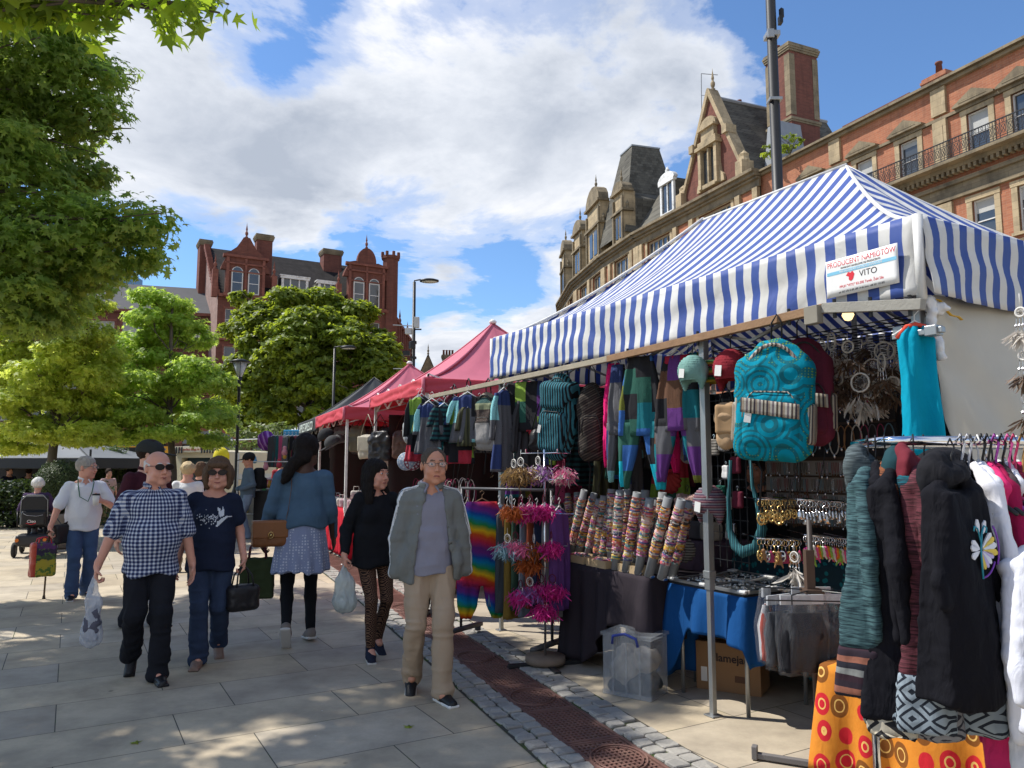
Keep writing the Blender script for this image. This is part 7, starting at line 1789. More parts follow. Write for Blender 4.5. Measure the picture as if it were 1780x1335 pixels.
# --- turquoise garment hung at the near corner
T = thing('turquoise_dress','plain turquoise dress with coral neck hanging at the near corner post','dress',FR(1590,568,-.02),FRONTROT+.9)
Hh = FR(1590,568,-.02).z-FR(1590,790,-.02).z
k = MB(); garment_rings(k,[(0,.04,.02,0),(-.05,.085,.035,0),(-.4*Hh,.08,.05,.005),(-.75*Hh,.092,.055,.01),(-Hh,.10,.05,.01)],seed=2.5,fold=.040,nf=3); k.build('body',cloth('turquoise_jersey',(.0,.27,.40),.08,.5),T,True)
k = MB(); k.tube([(-.085,-.0,-.055),(-.04,-.01,.0),(0,-.012,.01),(.04,-.01,.0),(.085,0,-.055)],.012,8); k.build('neck_trim',cloth('coral',(.60,.08,.05)),T,True); hanger(T,.1,None,.05)
T = thing('corner_bracket','dull metal clamp arm on the near corner post','bracket',FR(1600,580,-.0),FRONTROT); k = MB(); k.box((0,-.02,0),(.26,.035,.03)); k.box((.08,-.02,.0),(.06,.06,.05)); k.box((-.1,-.02,.02),(.05,.03,.06)); k.build('arm',M_steel,T,bevel=.004)
# --- table with black cloth and the bracelet rolls
def drape_table(o,e,L_,W_,h,m,label,drop=.7,seed=0,front_drop=None,name='table',legm=None,swoop=0.0,ramp=None):
 """o: near street corner (z 0); e: along; local x along e, y inward"""
 rz = math.atan2(e.y,e.x); T = thing(name,label,'table',o,rz)
 k = MB(); k.box((L_/2,W_/2,h-.02),(L_,W_,.03)); k.build('tabletop',M_wood,T)
 for x in (.06,L_-.06):
  for y in (.06,W_-.06):k = MB(); k.tube([(x,y,0),(x,y,h-.03)],.014,8); k.build('leg',legm or M_steel,T,True)
 C = thing(name+'_cloth',label.replace('table','cloth'),'tablecloth',o,rz); per =[(0,0),(L_,0),(L_,W_),(0,W_)]
 P_ = 2*(L_+W_); nu = 150; nv = 14; V =[]; Fq =[]
 def rim(s_):
  s_ = s_%P_
  if s_<L_: return s_,0,0,-1
  if s_<L_+W_: return L_,s_-L_,1,0
  if s_<2*L_+W_: return 2*L_+W_-s_,W_,0,1
  return 0,P_-s_,-1,0
 for j in range(nv+1):
  for i in range(nu):
   s_ = P_*i/nu; x,y,nx,ny = rim(s_); v = j/nv; side = 0 if ny==-1 else 1 if nx==1 else 2 if ny==1 else 3
   dr =(front_drop or {}).get(side,drop)+swoop*(.5+.5*math.sin(s_*2.2+seed))
   if ramp and side==0:f_ = min(1,max(0,(x-ramp[0])/(ramp[1]-ramp[0]))); f_ = f_*f_*(3-2*f_); dr = ramp[2]*(1-f_)+ramp[3]*f_
   fo =(.030*math.sin(s_*26+3*n1(s_*3+seed,2))+.022*n1(s_*9+seed,4)+.02)*v**.8
   cd = min(abs(x-0),abs(L_-x))+min(abs(y),abs(W_-y)); co_r = math.exp(-cd*14)*.05*v
   V.append((x+nx*(.006+fo)+(1 if x>L_/2 else -1)*co_r,y+ny*(.006+fo)+(1 if y>W_/2 else -1)*co_r,h+.003-dr*v-.03*co_r*20*v))
 for j in range(nv):
  for i in range(nu):Fq.append((j*nu+i,j*nu+(i+1)%nu,(j+1)*nu+(i+1)%nu,(j+1)*nu+i))
 Fq.append(tuple(range(nu-1,-1,-1)))
 o_ = mk('cloth',V,Fq,m,C); md = o_.modifiers.new('t','SOLIDIFY'); md.thickness = .004; return T,C
C_blackcl = cloth('black_table_cloth',(.030,.024,.030),.15,.3); C_bluecl = cloth('royal_blue_cloth',(.006,.06,.20),.12,.35)
E_ = -DIR
tb = G(1010,1228); tb = V3((tb.x,tb.y,0)); tA = P(975,1180,6.0)
TO = G(985,1192); TO.z = 0
oT = FR(992,1000,.25); oT = V3((oT.x,oT.y,0))
TABH = .80
bo = FR(985,1000,.02); bo.z = 0
drape_table(bo,E_,1.08,.55,TABH,C_blackcl,'black draped display table holding the bracelet rolls',drop=.66,seed=1,front_drop={0:.72,1:.45,2:.5,3:.76},swoop=.03,ramp=(.25,.70,.77,.40))
bl = bo+E_*1.13+PER*.16
drape_table(bl,E_,.74,.66,.76,C_bluecl,'royal blue draped display table beside the tent post',drop=.46,seed=3,front_drop={0:.30,1:.40,2:.3,3:.62},swoop=.03,ramp=(.02,.20,.62,.29))
rollm =[]
for i in range(5):
 q = N('bracelets_%d'%i); co = q.co(); x,y,z = q.xyz(co); f = q.mth('FLOOR',q.mth('MULTIPLY',z,95)); w = q.n('ShaderNodeTexWhiteNoise',noise_dimensions='2D'); q.L(q.vec(f,q.mth('FLOOR',q.mth('MULTIPLY',q.mth('ARCTAN2',y,x),2.2)),.0),w.inputs['Vector'])
 w2 = q.n('ShaderNodeTexWhiteNoise',noise_dimensions='1D'); q.L(q.mth('ADD',f,i*13.7),w2.inputs['W'])
 pal =[(.55,.10,.12),(.60,.55,.48),(.07,.09,.22),(.60,.30,.05),(.45,.12,.30),(.05,.22,.22),(.55,.45,.08),(.05,.04,.04),(.35,.12,.10),(.6,.4,.4)]
 c = q.ramp(w2.outputs['Value'],[(k_/10,pal[(k_+i*3)%10]) for k_ in range(10)],'CONSTANT'); c = q.mix(q.mth('MULTIPLY',q.mth('GREATER_THAN',w.outputs['Value'],.6),.7),c,q.ramp(w.outputs['Value'],[(.6,(.55,.5,.45)),(.8,(.1,.06,.12)),(.9,(.6,.2,.05))],'CONSTANT'))
 q.col(c).set(.8); q.bump(q.mth('SINE',q.mth('MULTIPLY',z,1200)),.3,.003); rollm.append(q.m)
M_foam = mat('grey_foam_tube',(.23,.24,.25),.85,.08,20,.1)
def roll(base,top,label,i,grp,r=.034):
 base,top = V3(base),V3(top); T = thing('bracelet_roll',label,'bracelet roll',base,0,grp); d = top-base; T.rotation_mode = 'QUATERNION'; T.rotation_quaternion = d.to_track_quat('Z','Y'); L_ = d.length
 MB().lathe([(0,0),(r,0),(r,L_),(r*.55,L_),(r*.5,L_-.02),(0,L_-.02)],n=16).build('tube',M_foam,T,True)
 rr = random.Random(i*7+1); k = MB(); z = L_*rr.uniform(.12,.25); ze = L_*rr.uniform(.88,.94)
 prof =[]
 while z<ze:
  e = rr.uniform(.003,.009);
  if rr.random()<.10:prof+=[(r+.0006,z),(r+.0006,z+.012)]; z+=.014; continue
  prof+=[(r+.001,z),(r+e,z+.002),(r+e,z+.007),(r+.001,z+.009)]; z+=.0105
 k.lathe(prof,n=18); k.build('bracelets',rollm[i%5],T)
 k = MB(); rr2 = random.Random(i)
 for _ in range(26):
  z = rr2.uniform(L_*.2,L_*.88); a = rr2.uniform(0,6.28); c = V3((math.cos(a),math.sin(a),0)); k.tube([c*(r+.005)+V3((0,0,z)),c*(r+.018)+V3((0,0,z-.012)),c*(r+.014)+V3((0,0,z-.035))],.0016,4)
 k.build('loose_ties',scm[2] if i%2 else mat('cream_thread',(.5,.45,.35),.8),T)
 k = MB(); k.box((0,-r-.002,.012),(.032,.006,.022)); k.box((-.018,-r-.002,.012),(.012,.006,.012)); k.box((.018,-r-.002,.012),(.012,.006,.012)); k.build('end_clip',M_silver,T,bevel=.002)
def tpt(px,py,off=.05):v = FR(px,py,off); return v
R_ =[(1070,1018,1078,852,'leftmost of the front row'),(1088,1008,1108,856,'second from the left in the front row'),(1110,1015,1130,866,'third from the left in the front row'),(1128,1018,1162,864,'fourth from the left in the front row'),(1150,1012,1185,868,'rightmost of the front row'),(1062,985,1063,850,'leftmost of the back row'),(1085,985,1090,850,'second of the back row'),(1112,985,1122,852,'third of the back row'),(1140,985,1152,856,'fourth of the back row'),(1168,985,1200,872,'tilted right at the end of the back row'),(1100,975,1142,868,'leaning across the middle of the back row')]
for i,(a,b,c,d,lb) in enumerate(R_):
 off = .05 if i<5 else .20; p0 = tpt(a,b,off); p0.z = max(TABH+.012,p0.z) if i>=5 else TABH+.01
 p0 = FR(a,b,off); p0.z = TABH+.012; p1 = FR(c,d,off+.02); roll(p0,p1,'bracelet roll %s of the right cluster'%lb,i,'bracelet rolls on the black table',.033)
Lb =[(990,972,1016,852,'steeply tilted left one'),(1003,968,1033,858,'second'),(1020,968,1042,868,'middle'),(1036,968,1050,862,'fourth'),(1046,962,1060,880,'right one'),(982,940,966,862,'dark outer one leaning left'),(996,945,986,858,'pale banded one behind the rainbow of colours'),(1010,945,1003,856,'upright one at the back')]
for i,(a,b,c,d,lb) in enumerate(Lb):
 off = .22 if i<5 else .42; p0 = FR(a,b,off); p0.z = TABH+.012; p1 = FR(c,d,off+.03); roll(p0,p1,'bracelet roll, %s of the left cluster'%lb,i+20,'bracelet rolls on the black table',.031)
def tray(px,py,off,L_,W_,label,fill):
 p = FR(px,py,off); p.z = TABH+.006; T = thing('wooden_tray',label,'tray',p,FRONTROT+PI); k = MB()
 for (c,d) in (((0,-W_/2,.03),(L_,.008,.06)),((0,W_/2,.03),(L_,.008,.06)),((-L_/2,0,.03),(.008,W_,.06)),((L_/2,0,.03),(.008,W_,.06)),((0,0,.004),(L_,W_,.006))):k.box(c,d)
 k.build('box',mat('pale_ply',(.42,.31,.18),.7,.2,9),T)
 if fill:
  rr = random.Random(px)
  for j,mm in enumerate(rollm[:4]):
   k = MB()
   for _ in range(7):
    c = V3((rr.uniform(-L_/2+.03,L_/2-.03),rr.uniform(-W_/2+.03,W_/2-.03),.03+rr.uniform(0,.03))); a = rr.uniform(0,3); k.tube([c+V3((.024*math.cos(t),.024*math.sin(t),.006*math.sin(2*t+a))) for t in np.linspace(0,2*PI,11)[:-1]],.004,5,closed=True)
   k.build('loose_bracelets',mm,T,True)
tray(1012,988,.12,.30,.18,'pale wooden tray of bracelets at the left end of the black table',True); tray(1050,1006,.10,.26,.16,'pale wooden tray of bright bracelets in front of the rolls',True); tray(1100,1012,.10,.34,.10,'long pale wooden rack holding the front bracelet rolls',False)
# --- flat glass-lidded display cases on the blue table
q = N('case_glass'); q.col((.04,.045,.05)).set(.04,spec=1.0); M_case = q.m
M_alu = mat('aluminium_edge',(.6,.6,.6),.3,.1,metal=.9)
def case(loc,L_,W_,label,tilt=0):
 T = thing('display_case',label,'display case',loc,FRONTROT+PI,'flat display cases on the blue table'); T.rotation_euler =(-tilt,0,FRONTROT+PI); k = MB()
 k.box((0,0,.015),(L_,W_,.03)); k.build('base',M_black,T); k = MB(); k.box((0,0,.034),(L_-.03,W_-.03,.006)); k.build('glass_lid',M_case,T); k = MB()
 for (c,d) in (((0,-W_/2,.03),(L_,.016,.022)),((0,W_/2,.03),(L_,.016,.022)),((-L_/2,0,.03),(.016,W_,.022)),((L_/2,0,.03),(.016,W_,.022))):k.box(c,d)
 k.build('frame',M_alu,T,bevel=.002); k = MB()
 for sx in (-1,1):
  for sy in (-1,1):k.box((sx*(L_/2-.015),sy*(W_/2-.015),.037),(.07,.05,.018))
 k.build('corner_cap',M_white,T,bevel=.004)
 rr = random.Random(L_*99); k = MB()
 for _ in range(40):c = V3((rr.uniform(-L_/2+.05,L_/2-.05),rr.uniform(-W_/2+.04,W_/2-.04),.040)); k.tube([c+V3((.011*math.cos(t),.011*math.sin(t),0)) for t in np.linspace(0,2*PI,9)[:-1]],.0022,4,closed=True)
 k.build('rings',M_silver,T)
cz = .775
for (s_,o_,L2,W2,lb,tl) in ((.19,.17,.36,.34,'glass lidded case of rings at the post end of the blue table',0),(.56,.17,.34,.34,'glass lidded case of rings at the near end of the blue table',.0),(.19,.50,.36,.26,'glass lidded case behind the others beside the tent post',.12),(.56,.50,.34,.26,'glass lidded case at the back near corner of the blue table',.12)):
 case(bl+E_*s_+PER*o_+V3((0,0,cz-.01+.0)),L2,W2,lb,tl)
# --- boxes under the tables
q = N('clear_box_plastic'); co = q.co(); q.col((.42,.45,.48)).set(.3,alpha=.24,spec=.5); M_tub = q.m
p = G(1105,1205); T = thing('storage_box','translucent plastic storage box with a blue handle under the black table','storage box',p,FRONTROT+.45)
k = MB(); w,d,h = .37,.27,.41
for (c,dd) in (((0,-d/2,h/2),(w,.006,h)),((0,d/2,h/2),(w,.006,h)),((-w/2,0,h/2),(.006,d,h)),((w/2,0,h/2),(.006,d,h)),((0,0,.01),(w-.01,d-.01,.006))):k.box(c,dd)
for x in (-w*.28,0,w*.28):k.box((x,-d/2-.006,h*.46),(.016,.008,h*.9))
k.box((0,0,h+.01),(w+.03,d+.03,.024)); k.box((0,-d/2-.008,.02),(w+.01,.01,.03)); k.build('tub',M_tub,T,bevel=.003)
k = MB(); k.tube([(-.10,-d/2-.02,h-.05),(-.09,-d/2-.03,h+.005),(0,-d/2-.03,h+.03),(.09,-d/2-.03,h+.005),(.10,-d/2-.02,h-.05)],.010,8); k.build('handle',mat('blue_handle',(.03,.05,.26),.4),T,True)
q_ = SDF((-.2,-.14,.0),(.2,.14,.4),.012); q_.ell((-.05,0,.17),(.12,.11,.15)); q_.ell((.09,0,.25),(.08,.10,.08)); sbuild(q_,'contents',mat('pale_stuff',(.40,.36,.30),.9),T,disp=dnoise(.02,(12,12,12)))
q_ = SDF((-.2,-.14,.0),(.2,.14,.2),.012); q_.ell((.06,0,.08),(.12,.12,.08)); q_.ell((-.1,0,.05),(.08,.12,.06)); sbuild(q_,'contents',cloth('dark_stuff',(.04,.045,.05)),T,disp=dnoise(.02,(12,12,12)))
p = G(1125,1150)+V3((.0,.15,.0)); T = thing('dark_crate','dark brown crate standing on the storage box under the black table','crate',p+V3((0,0,.0)),FRONTROT+.4)
k = MB(); k.box((0,.1,.30),(.30,.2,.60)); k.build('box',mat('dark_card',(.05,.028,.015),.6,.3,8),T,bevel=.004); k = MB(); k.box((0,-.004,.56),(.06,.004,.05)); k.build('barcode_label',M_sashs,T)
p = G(1266,1204); T = thing('cardboard_box','brown cardboard box printed with dark lettering under the blue table','box',p,FRONTROT+.55)
k = MB(); k.box((0,.15,.17),(.46,.30,.34)); k.build('carton',mat('cardboard',(.24,.135,.065),.85,.12,5,.15),T,bevel=.004)
k = MB(); k.box((0,.15,.342),(.455,.05,.003)); k.build('tape',mat('parcel_tape',(.35,.24,.12),.3),T)
ink = mat('carton_ink',(.03,.02,.02),.7); text_mesh('lettering','Flamejack',.078,ink,T,(.035,-.004,.235),(PI/2,0,0),.0008,bold=True)
k = MB(); k.box((.10,-.002,.10),(.10,.002,.045)); k.build('printed_panel',mat('carton_ink2',(.10,.05,.03),.8),T); k = MB(); k.box((-.17,-.002,.11),(.045,.003,.10)); k.build('label',M_sashs,T)
# --- feather dreamcatchers on a stand with a round wooden foot
FTH = dict(mag=leafmat('magenta_feather',(.70,.03,.28),(.8,.05,.35),.3,.25,9),org=leafmat('orange_feather',(.55,.14,.03),(.7,.2,.04),.3,.3,9),pnk=leafmat('pink_feather',(.70,.16,.32),(.8,.2,.4),.3,.25,9),blu=leafmat('pale_blue_feather',(.25,.40,.46),(.3,.5,.55),.3,.25,9),brn=leafmat('brown_feather',(.14,.09,.06),(.2,.14,.08),.2,.5,14),gold=leafmat('golden_feather',(.45,.27,.10),(.5,.33,.12),.3,.35,9),lil=leafmat('lilac_feather',(.36,.15,.42),(.4,.2,.5),.3,.3,9),wht=leafmat('white_feather',(.60,.56,.50),(.6,.55,.5),.3,.2,9))
FEA = np.array([(0,-1),(.10,-.5),(.13,.2),(.07,.8),(0,1),(-.08,.75),(-.13,.2),(-.09,-.5)])
def catcher(loc,col,label,grp,r=.035,n=70,spread=.06,ln=.05,drop=.10,rz=0.0,col2=None,name='dreamcatcher',bigring=False):
 T = thing(name,label,'dreamcatcher',loc,FRONTROT+rz,grp); k = MB()
 k.tube([(r*math.cos(a),0,-.03-r+r*math.sin(a)) for a in np.linspace(0,2*PI,15)[:-1]],.004 if not bigring else .006,6,closed=True); k.tube([(0,0,.02),(0,0,-.03)],.0015,4)
 for i in range(6):a = i*PI/3; k.tube([(r*math.cos(a),0,-.03-r+r*math.sin(a)),(r*math.cos(a+2.2),0,-.03-r+r*math.sin(a+2.2))],.0009,3)
 k.build('hoop',scm[2] if col in ('mag','pnk') else M_sashs,T,True); rs = np.random.RandomState(int(abs(loc[0]*977+loc[2]*1313))%9999)
 k = MB()
 for i in range(4):x = r*(-.9+.6*i); k.tube([(x,0,-.03-1.6*r),(x*1.3,0,-.03-2*r-drop*.5)],.0012,3); k.lathe([(0,-.008),(.006,0),(0,.008)],(x*1.2,0,-.03-2*r-drop*.3),6)
 k.build('beads',M_silver,T)
 for cc2,nn_ in ((col,n),(col2,n//2)):
  if not cc2:continue
  d = rs.normal(0,1,(nn_,3)); d[:,2] = -np.abs(d[:,2])*.9-.5; d/=np.linalg.norm(d,axis=1,keepdims=True); L2 = ln*(.7+.6*rs.rand(nn_)); c0 = rs.normal(0,1,(nn_,3))*np.array([spread*.55,spread*.35,spread*.25])+np.array([0,0,-.03-2*r-drop*.55])
  ctr = c0+d*L2[:,None]*.9; t = d; b = np.cross(t,rs.normal(0,1,(nn_,3))); b/=np.linalg.norm(b,axis=1,keepdims=True); nr = np.cross(t,b)
  X = FEA[:,0][None,:,None]; Y2 = FEA[:,1][None,:,None]; V = ctr[:,None,:]+(b[:,None,:]*X*.9+t[:,None,:]*Y2)*L2[:,None,None]-nr[:,None,:]*(Y2**2)*L2[:,None,None]*.25
  mk('feathers',V.reshape(-1,3),np.arange(nn_*8).reshape(nn_,8),FTH[cc2],T,smooth=False)
 return T
sb = G(948,1158); T = thing('display_stand','slim chrome stand with a round wooden foot holding the feathered dreamcatchers','stand',sb)
MB().lathe([(0,.03),(.16,.03),(.165,.05),(.16,.085),(0,.085)],n=28).build('foot',mat('driftwood',(.20,.15,.11),.8,.3,8,.3),T,True)
for a in (.3,1.9,3.4,5.0):k = MB(); k.box((.20*math.cos(a),.20*math.sin(a),.018),(.22,.05,.032),R=rotm(rz=a)); k.build('base_bar',M_black,T,bevel=.004)
MB().lathe([(.010,.085),(.010,1.75),(0,1.75)],n=10).build('pole',M_chrome,T,True)
k = MB()
for z,r_ in ((.95,.20),(1.22,.24),(1.50,.24),(1.72,.22)):
 for i in range(5):a = i*2*PI/5+z*3; k.tube([(0,0,z),(r_*math.cos(a),r_*math.sin(a),z),(r_*math.cos(a),r_*math.sin(a),z+.03)],.004,5)
k.build('arm',M_chrome,T)
yS = sb.y
DC =[(935,795,'lil','wht','lilac feathered dreamcatcher at the top middle of the stand'),(893,800,'gold',None,'golden feathered dreamcatcher at the top left of the stand'),(980,800,'pnk','wht','pink and white dreamcatcher at the top right'),(905,797,'gold','brn','golden brown dreamcatcher beside the lilac one'),(888,862,'org',None,'orange feathered dreamcatcher in the second row, left'),(905,866,'mag',None,'hot pink dreamcatcher in the second row, left of centre'),(922,862,'mag','pnk','hot pink dreamcatcher in the centre of the second row'),(945,862,'mag',None,'small crimson dreamcatcher right of centre in the second row'),(882,930,'blu',None,'pale blue dreamcatcher at the left of the third row'),(896,926,'pnk',None,'pale pink dreamcatcher in the third row'),(928,930,'org','brn','orange dreamcatcher in the centre of the third row'),(918,955,'org',None,'burnt orange dreamcatcher under the centre of the third row'),(958,925,'mag',None,'magenta dreamcatcher at the right of the third row'),(905,1010,'mag',None,'magenta dreamcatcher at the left of the bottom row'),(921,1005,'lil',None,'purple dreamcatcher between the bottom magenta ones'),(940,1000,'mag','pnk','biggest hot pink dreamcatcher in the bottom row'),(945,1035,'mag',None,'hot pink feather tuft hanging lowest on the stand'),(960,1000,'mag',None,'magenta dreamcatcher at the right of the bottom row')]
rr = random.Random(3)
for px,py,c1,c2,lb in DC:catcher(P(px,py-8,yS-.05+rr.uniform(-.12,.12)),c1,lb,'feathered dreamcatchers on the stand',rz=rr.uniform(-.4,.4),col2=c2,n=430,spread=.095,ln=.034)
rr = random.Random(17); nb_ = 0
for r_ in range(3):
 for c in range(8):
  px = 1424+c*18+rr.uniform(-6,6); py = 578+r_*34+rr.uniform(-10,10); big = rr.random()<.5
  catcher(P(px,py,4.6+rr.uniform(-.2,.5)),'brn' if rr.random()<.72 else 'wht','natural brown dreamcatcher with drooping feathers in the thicket at the back of the stall','brown dreamcatchers at the back of the stall',r=.055 if big else .035,n=34,spread=.06,ln=.055,rz=rr.uniform(-1,1),bigring=True)
# ------------------------------------------------------------------ things people carry
def plastic_mat(name,col,al,print_=None):
 q = N(name); co = q.co(); c = q.mix(q.noise(q.map(co,scale=(1,1,.4)),30,4,.6,dist=1),dk(col,.8),col)
 if print_:c = q.mix(q.ramp(q.noise(co,9,4),[(.5,(0,)*3),(.6,(1,)*3)]),c,print_)
 q.col(c).set(.22,spec=.6,alpha=al); q.bump(q.noise(q.map(co,scale=(1,1,.35)),28,4,.6,dist=1),1.0,.02); return q.m
def carrier(name,label,top,w,h,m,seed=0,d=.10,hand=.09,inner=None,rz=0,cat='carrier bag'):
 T = thing(name,label,cat,top,rz); s = SDF((-w,-d*1.4,-h*1.05),(w,d*1.4,.03),.008)
 s.cap((0,0,-h+w*.42),(0,0,-h*.35),w*.44,w*.26,.05,(1,.75,1)); s.cap((0,0,-h*.35),(0,0,-hand),w*.26,.03,.05,(1,.6,1))
 for sx in (-1,1):s.cap((sx*.02,0,-hand),(sx*.006,0,.0),.014,.009,.01)
 sbuild(s,'bag',m,T,disp=lambda V:.010*vnoise(V,26,26,9,seed)+.006*vnoise(V,60,60,22,seed+3))
 if inner:s = SDF((-w,-d*1.3,-h),(w,d*1.3,0),.012); s.ell((0,0,-h*.72),(w*.34,d*.36,h*.22)); s.ell((.02,0,-h*.52),(w*.2,d*.2,h*.12)); sbuild(s,'contents',inner,T,disp=dnoise(.015,(14,14,14),seed))
 return T
M_pl1 = plastic_mat('clear_carrier_plastic',(.62,.66,.74),.55); M_pl2 = plastic_mat('pale_green_carrier_plastic',(.50,.58,.58),.75)
g1 = W1(J1['wri'][0]+V3((-.015,-.03,-.07)))
carrier('plastic_bag','crumpled see-through plastic bag held by the bald man',g1,.17,.52,M_pl1,3,.12,inner=cloth('dark_print',(.10,.10,.13)),cat='plastic bag')
g1 = W10(J10['wri'][0]+V3((0,-.03,-.07)))
carrier('plastic_bag','pale green plastic carrier bag held by the woman in black',g1,.24,.40,M_pl2,5,.16,cat='plastic bag')
def handbag(name,label,top,w,h,d,m,rz,ht=.16,flap=None,soft=.03,clasp=False,taper=1.0,strapm=None,cat='handbag'):
 T = thing(name,label,cat,top,rz); s = SDF((-w*.7,-d,-ht-h*1.05),(w*.7,d,.02-ht*.2),.007)
 s.box((0,0,-ht-h*.52),(w*.5,d*.5,h*.48),soft,0); sbuild(s,'body',m,T,disp=dnoise(.004,(12,12,12),w*30),relax=2)
 if flap:s = SDF((-w*.7,-d*1.2,-ht-h),(w*.7,d,-ht+.06),.006); s.box((0,-d*.50,-ht-h*.32),(w*.50,.010,h*.33),.01); s.box((0,-d*.05,-ht+.0),(w*.505,d*.52,.014),.012,.01); sbuild(s,'flap',flap,T)
 if clasp:k = MB(); k.tube([(.028*math.cos(a)*.8,-d*.5-.018,-ht-h*.52+.028*math.sin(a)) for a in np.linspace(0,2*PI,13)[:-1]],.004,5,closed=True); k.lathe([(0,0),(.014,0),(.012,.008),(0,.01)],(0,-d*.5-.014,-ht-h*.52),10,R=rotm(PI/2)); k.build('clasp',M_gold,T,True)
 for sy in (-1,1):
  k = MB(); k.tube([(-w*.26,sy*d*.42,-ht-h*.08),(-w*.22,sy*d*.3,-ht*.5),(-w*.08,sy*.012,-.01),(w*.08,sy*.012,-.01),(w*.22,sy*d*.3,-ht*.5),(w*.26,sy*d*.42,-ht-h*.08)],.007,6); k.build('handle',strapm or m,T,True)
 return T
g1 = WW2(J2['wri'][1]+V3((0,-.03,-.065)))
handbag('handbag','black leather handbag carried by the woman in the bird T-shirt',g1,.27,.22,.14,ql,J2['phi']+.35,.14,soft=.05)
g1 = W9(J9['wri'][1]+V3((.03,-.02,-.04)))
handbag('tote_bag','dark green felt tote bag with burgundy handles held by the woman in denim',g1+V3((-.02,0,.04)),.30,.38,.10,cloth('green_felt',(.045,.062,.028)),J9['phi']+PI-.15,.16,soft=.02,strapm=mat('burgundy',(.10,.015,.03),.5),cat='tote bag')
g1 = W9(V3((.26,.10,1.02)))
handbag('satchel','tan leather satchel with brass clasp at the hip of the woman in denim',g1,.31,.22,.10,qt,J9['phi']+PI+.15,.0,flap=mat('tan_leather2',(.24,.095,.035),.4,.2,8,.3),soft=.03,clasp=True,cat='satchel')
def strap_path(): return [W4(V3(p)) for p in ((.10,.09,1.40),(.105,.0,1.475),(.10,-.09,1.42),(.0,-.175,1.25),(-.10,-.19,1.08),(-.17,-.14,.96),(-.20,-.02,.90),(-.14,.15,1.0),(.0,.17,1.2),(.08,.14,1.36))]
bb = W4(V3((-.20,-.06,.92))); T = thing('messenger_bag','black cross-body bag worn by the man with the paper cup','messenger bag',bb,J4['phi']); k = MB(); k.tube([p-bb for p in strap_path()],.022,6,closed=True,sq=.25); k.build('strap',M_blackplastic,T,True)
s = SDF((-.2,-.2,-.3),(.25,.2,.05),.01); s.box((.0,.0,-.12),(.13,.05,.12),.03,0,R=np.array(rotm(0,0,.5))); sbuild(s,'pouch',M_blackplastic,T,disp=dnoise(.005))
cp = W4(J4['wri'][1]+V3((-.07,-.065,.02))); T = thing('paper_cup','white paper cup with dark lid in the hand of the man in the white shirt','cup',cp)
MB().lathe([(0,-.07),(.030,-.07),(.042,.05),(0,.05)],n=18).build('cup',C_white if False else mat('paper_cup',(.70,.68,.64),.6,.04),T,True); MB().lathe([(.044,.05),(.046,.055),(.040,.068),(0,.07)],n=18).build('lid',M_blackplastic,T,True)
st = W4(J4['wri'][0]+V3((-.01,-.03,-.08))); ft = G(76,1041)
T = thing('walking_stick','dark walking stick with rubber foot held by the man in the white shirt','walking stick',ft); k = MB(); k.tube([(0,0,.02),st-ft,st-ft+V3((0,0,.03))],.011,8); k.tube([st-ft+V3((-.03,.04,.03)),st-ft+V3((.0,0,.045)),st-ft+V3((.02,-.07,.03))],.013,8); k.build('shaft',mat('bronze_stick',(.06,.035,.02),.4),T,True); MB().lathe([(0,0),(.020,0),(.013,.045),(0,.05)],n=10).build('rubber_foot',M_blackplastic,T,True)
q = N('bright_carrier'); co = q.co(); x,y,z = q.xyz(co); n = q.noise(co,14,3)
c = q.ramp(q.mth('ADD',q.mth('MULTIPLY',z,2.6),q.mth('ADD',1.05,q.mth('MULTIPLY',n,.25))),[(0,(.42,.34,.03)),(.42,(.40,.32,.03)),(.46,(.05,.08,.03)),(.60,(.03,.02,.05)),(.8,(.10,.03,.12)),(1,(.03,.02,.03))],'CONSTANT')
c = q.mix(q.mth('GREATER_THAN',q.noise(co,22,2),.58),c,(.10,.18,.03)); c = q.mix(q.mth('LESS_THAN',x,-.09),c,(.48,.06,.03)); q.col(c).set(.4); q.bump(q.noise(co,20,3),.6,.01)
T = handbag('shopping_bag','bright yellow and red printed shopping bag hanging from the walking stick hand',st+V3((-.07,.02,-.02)),.27,.42,.12,q.m,J4['phi']+.2,.05,soft=.03,strapm=M_lred,cat='shopping bag')
# ------------------------------------------------------------------ clothes rail with rainbow trousers
q_sil = bpy.data.materials['silver_leather']; q_blk = mat('charcoal_leather',(.035,.036,.04),.4,.2,8,.3)
yr = 6.9
def rail_thing(name,label,a,b,z,m=None,legs=True,r=.013):
 a,b = V3(a),V3(b); T = thing(name,label,'clothes rail',(a.x,a.y,0)); v = b-a; MB().tube([(0,0,z),(v.x,v.y,z)],r,8).build('bar',m or M_steel,T,True)
 n_ = V3((-v.y,v.x,0)).normalized()
 if legs:
  for e in (0.02,.98):
   k = MB(); k.tube([(v.x*e,v.y*e,.1),(v.x*e,v.y*e,z)],r,8); k.box((v.x*e,v.y*e,.09),(.05,.62,.035),R=rotm(rz=math.atan2(v.y,v.x)));
   for s_ in (-1,1):k.tube([V3((v.x*e,v.y*e,.035))+n_*.26*s_-V3((.0,0,0)),V3((v.x*e,v.y*e,.075))+n_*.26*s_],.03,8)
   k.build('upright',m or M_steel,T,True)
 return T
ra = P(800,850,7.35); rb = P(962,856,6.75); rail_thing('clothes_rail','low steel clothes rail holding the rainbow trousers',(ra.x,ra.y,0),(rb.x,rb.y,0),1.40,mat('dull_rail',(.10,.10,.105),.5,metal=.4))
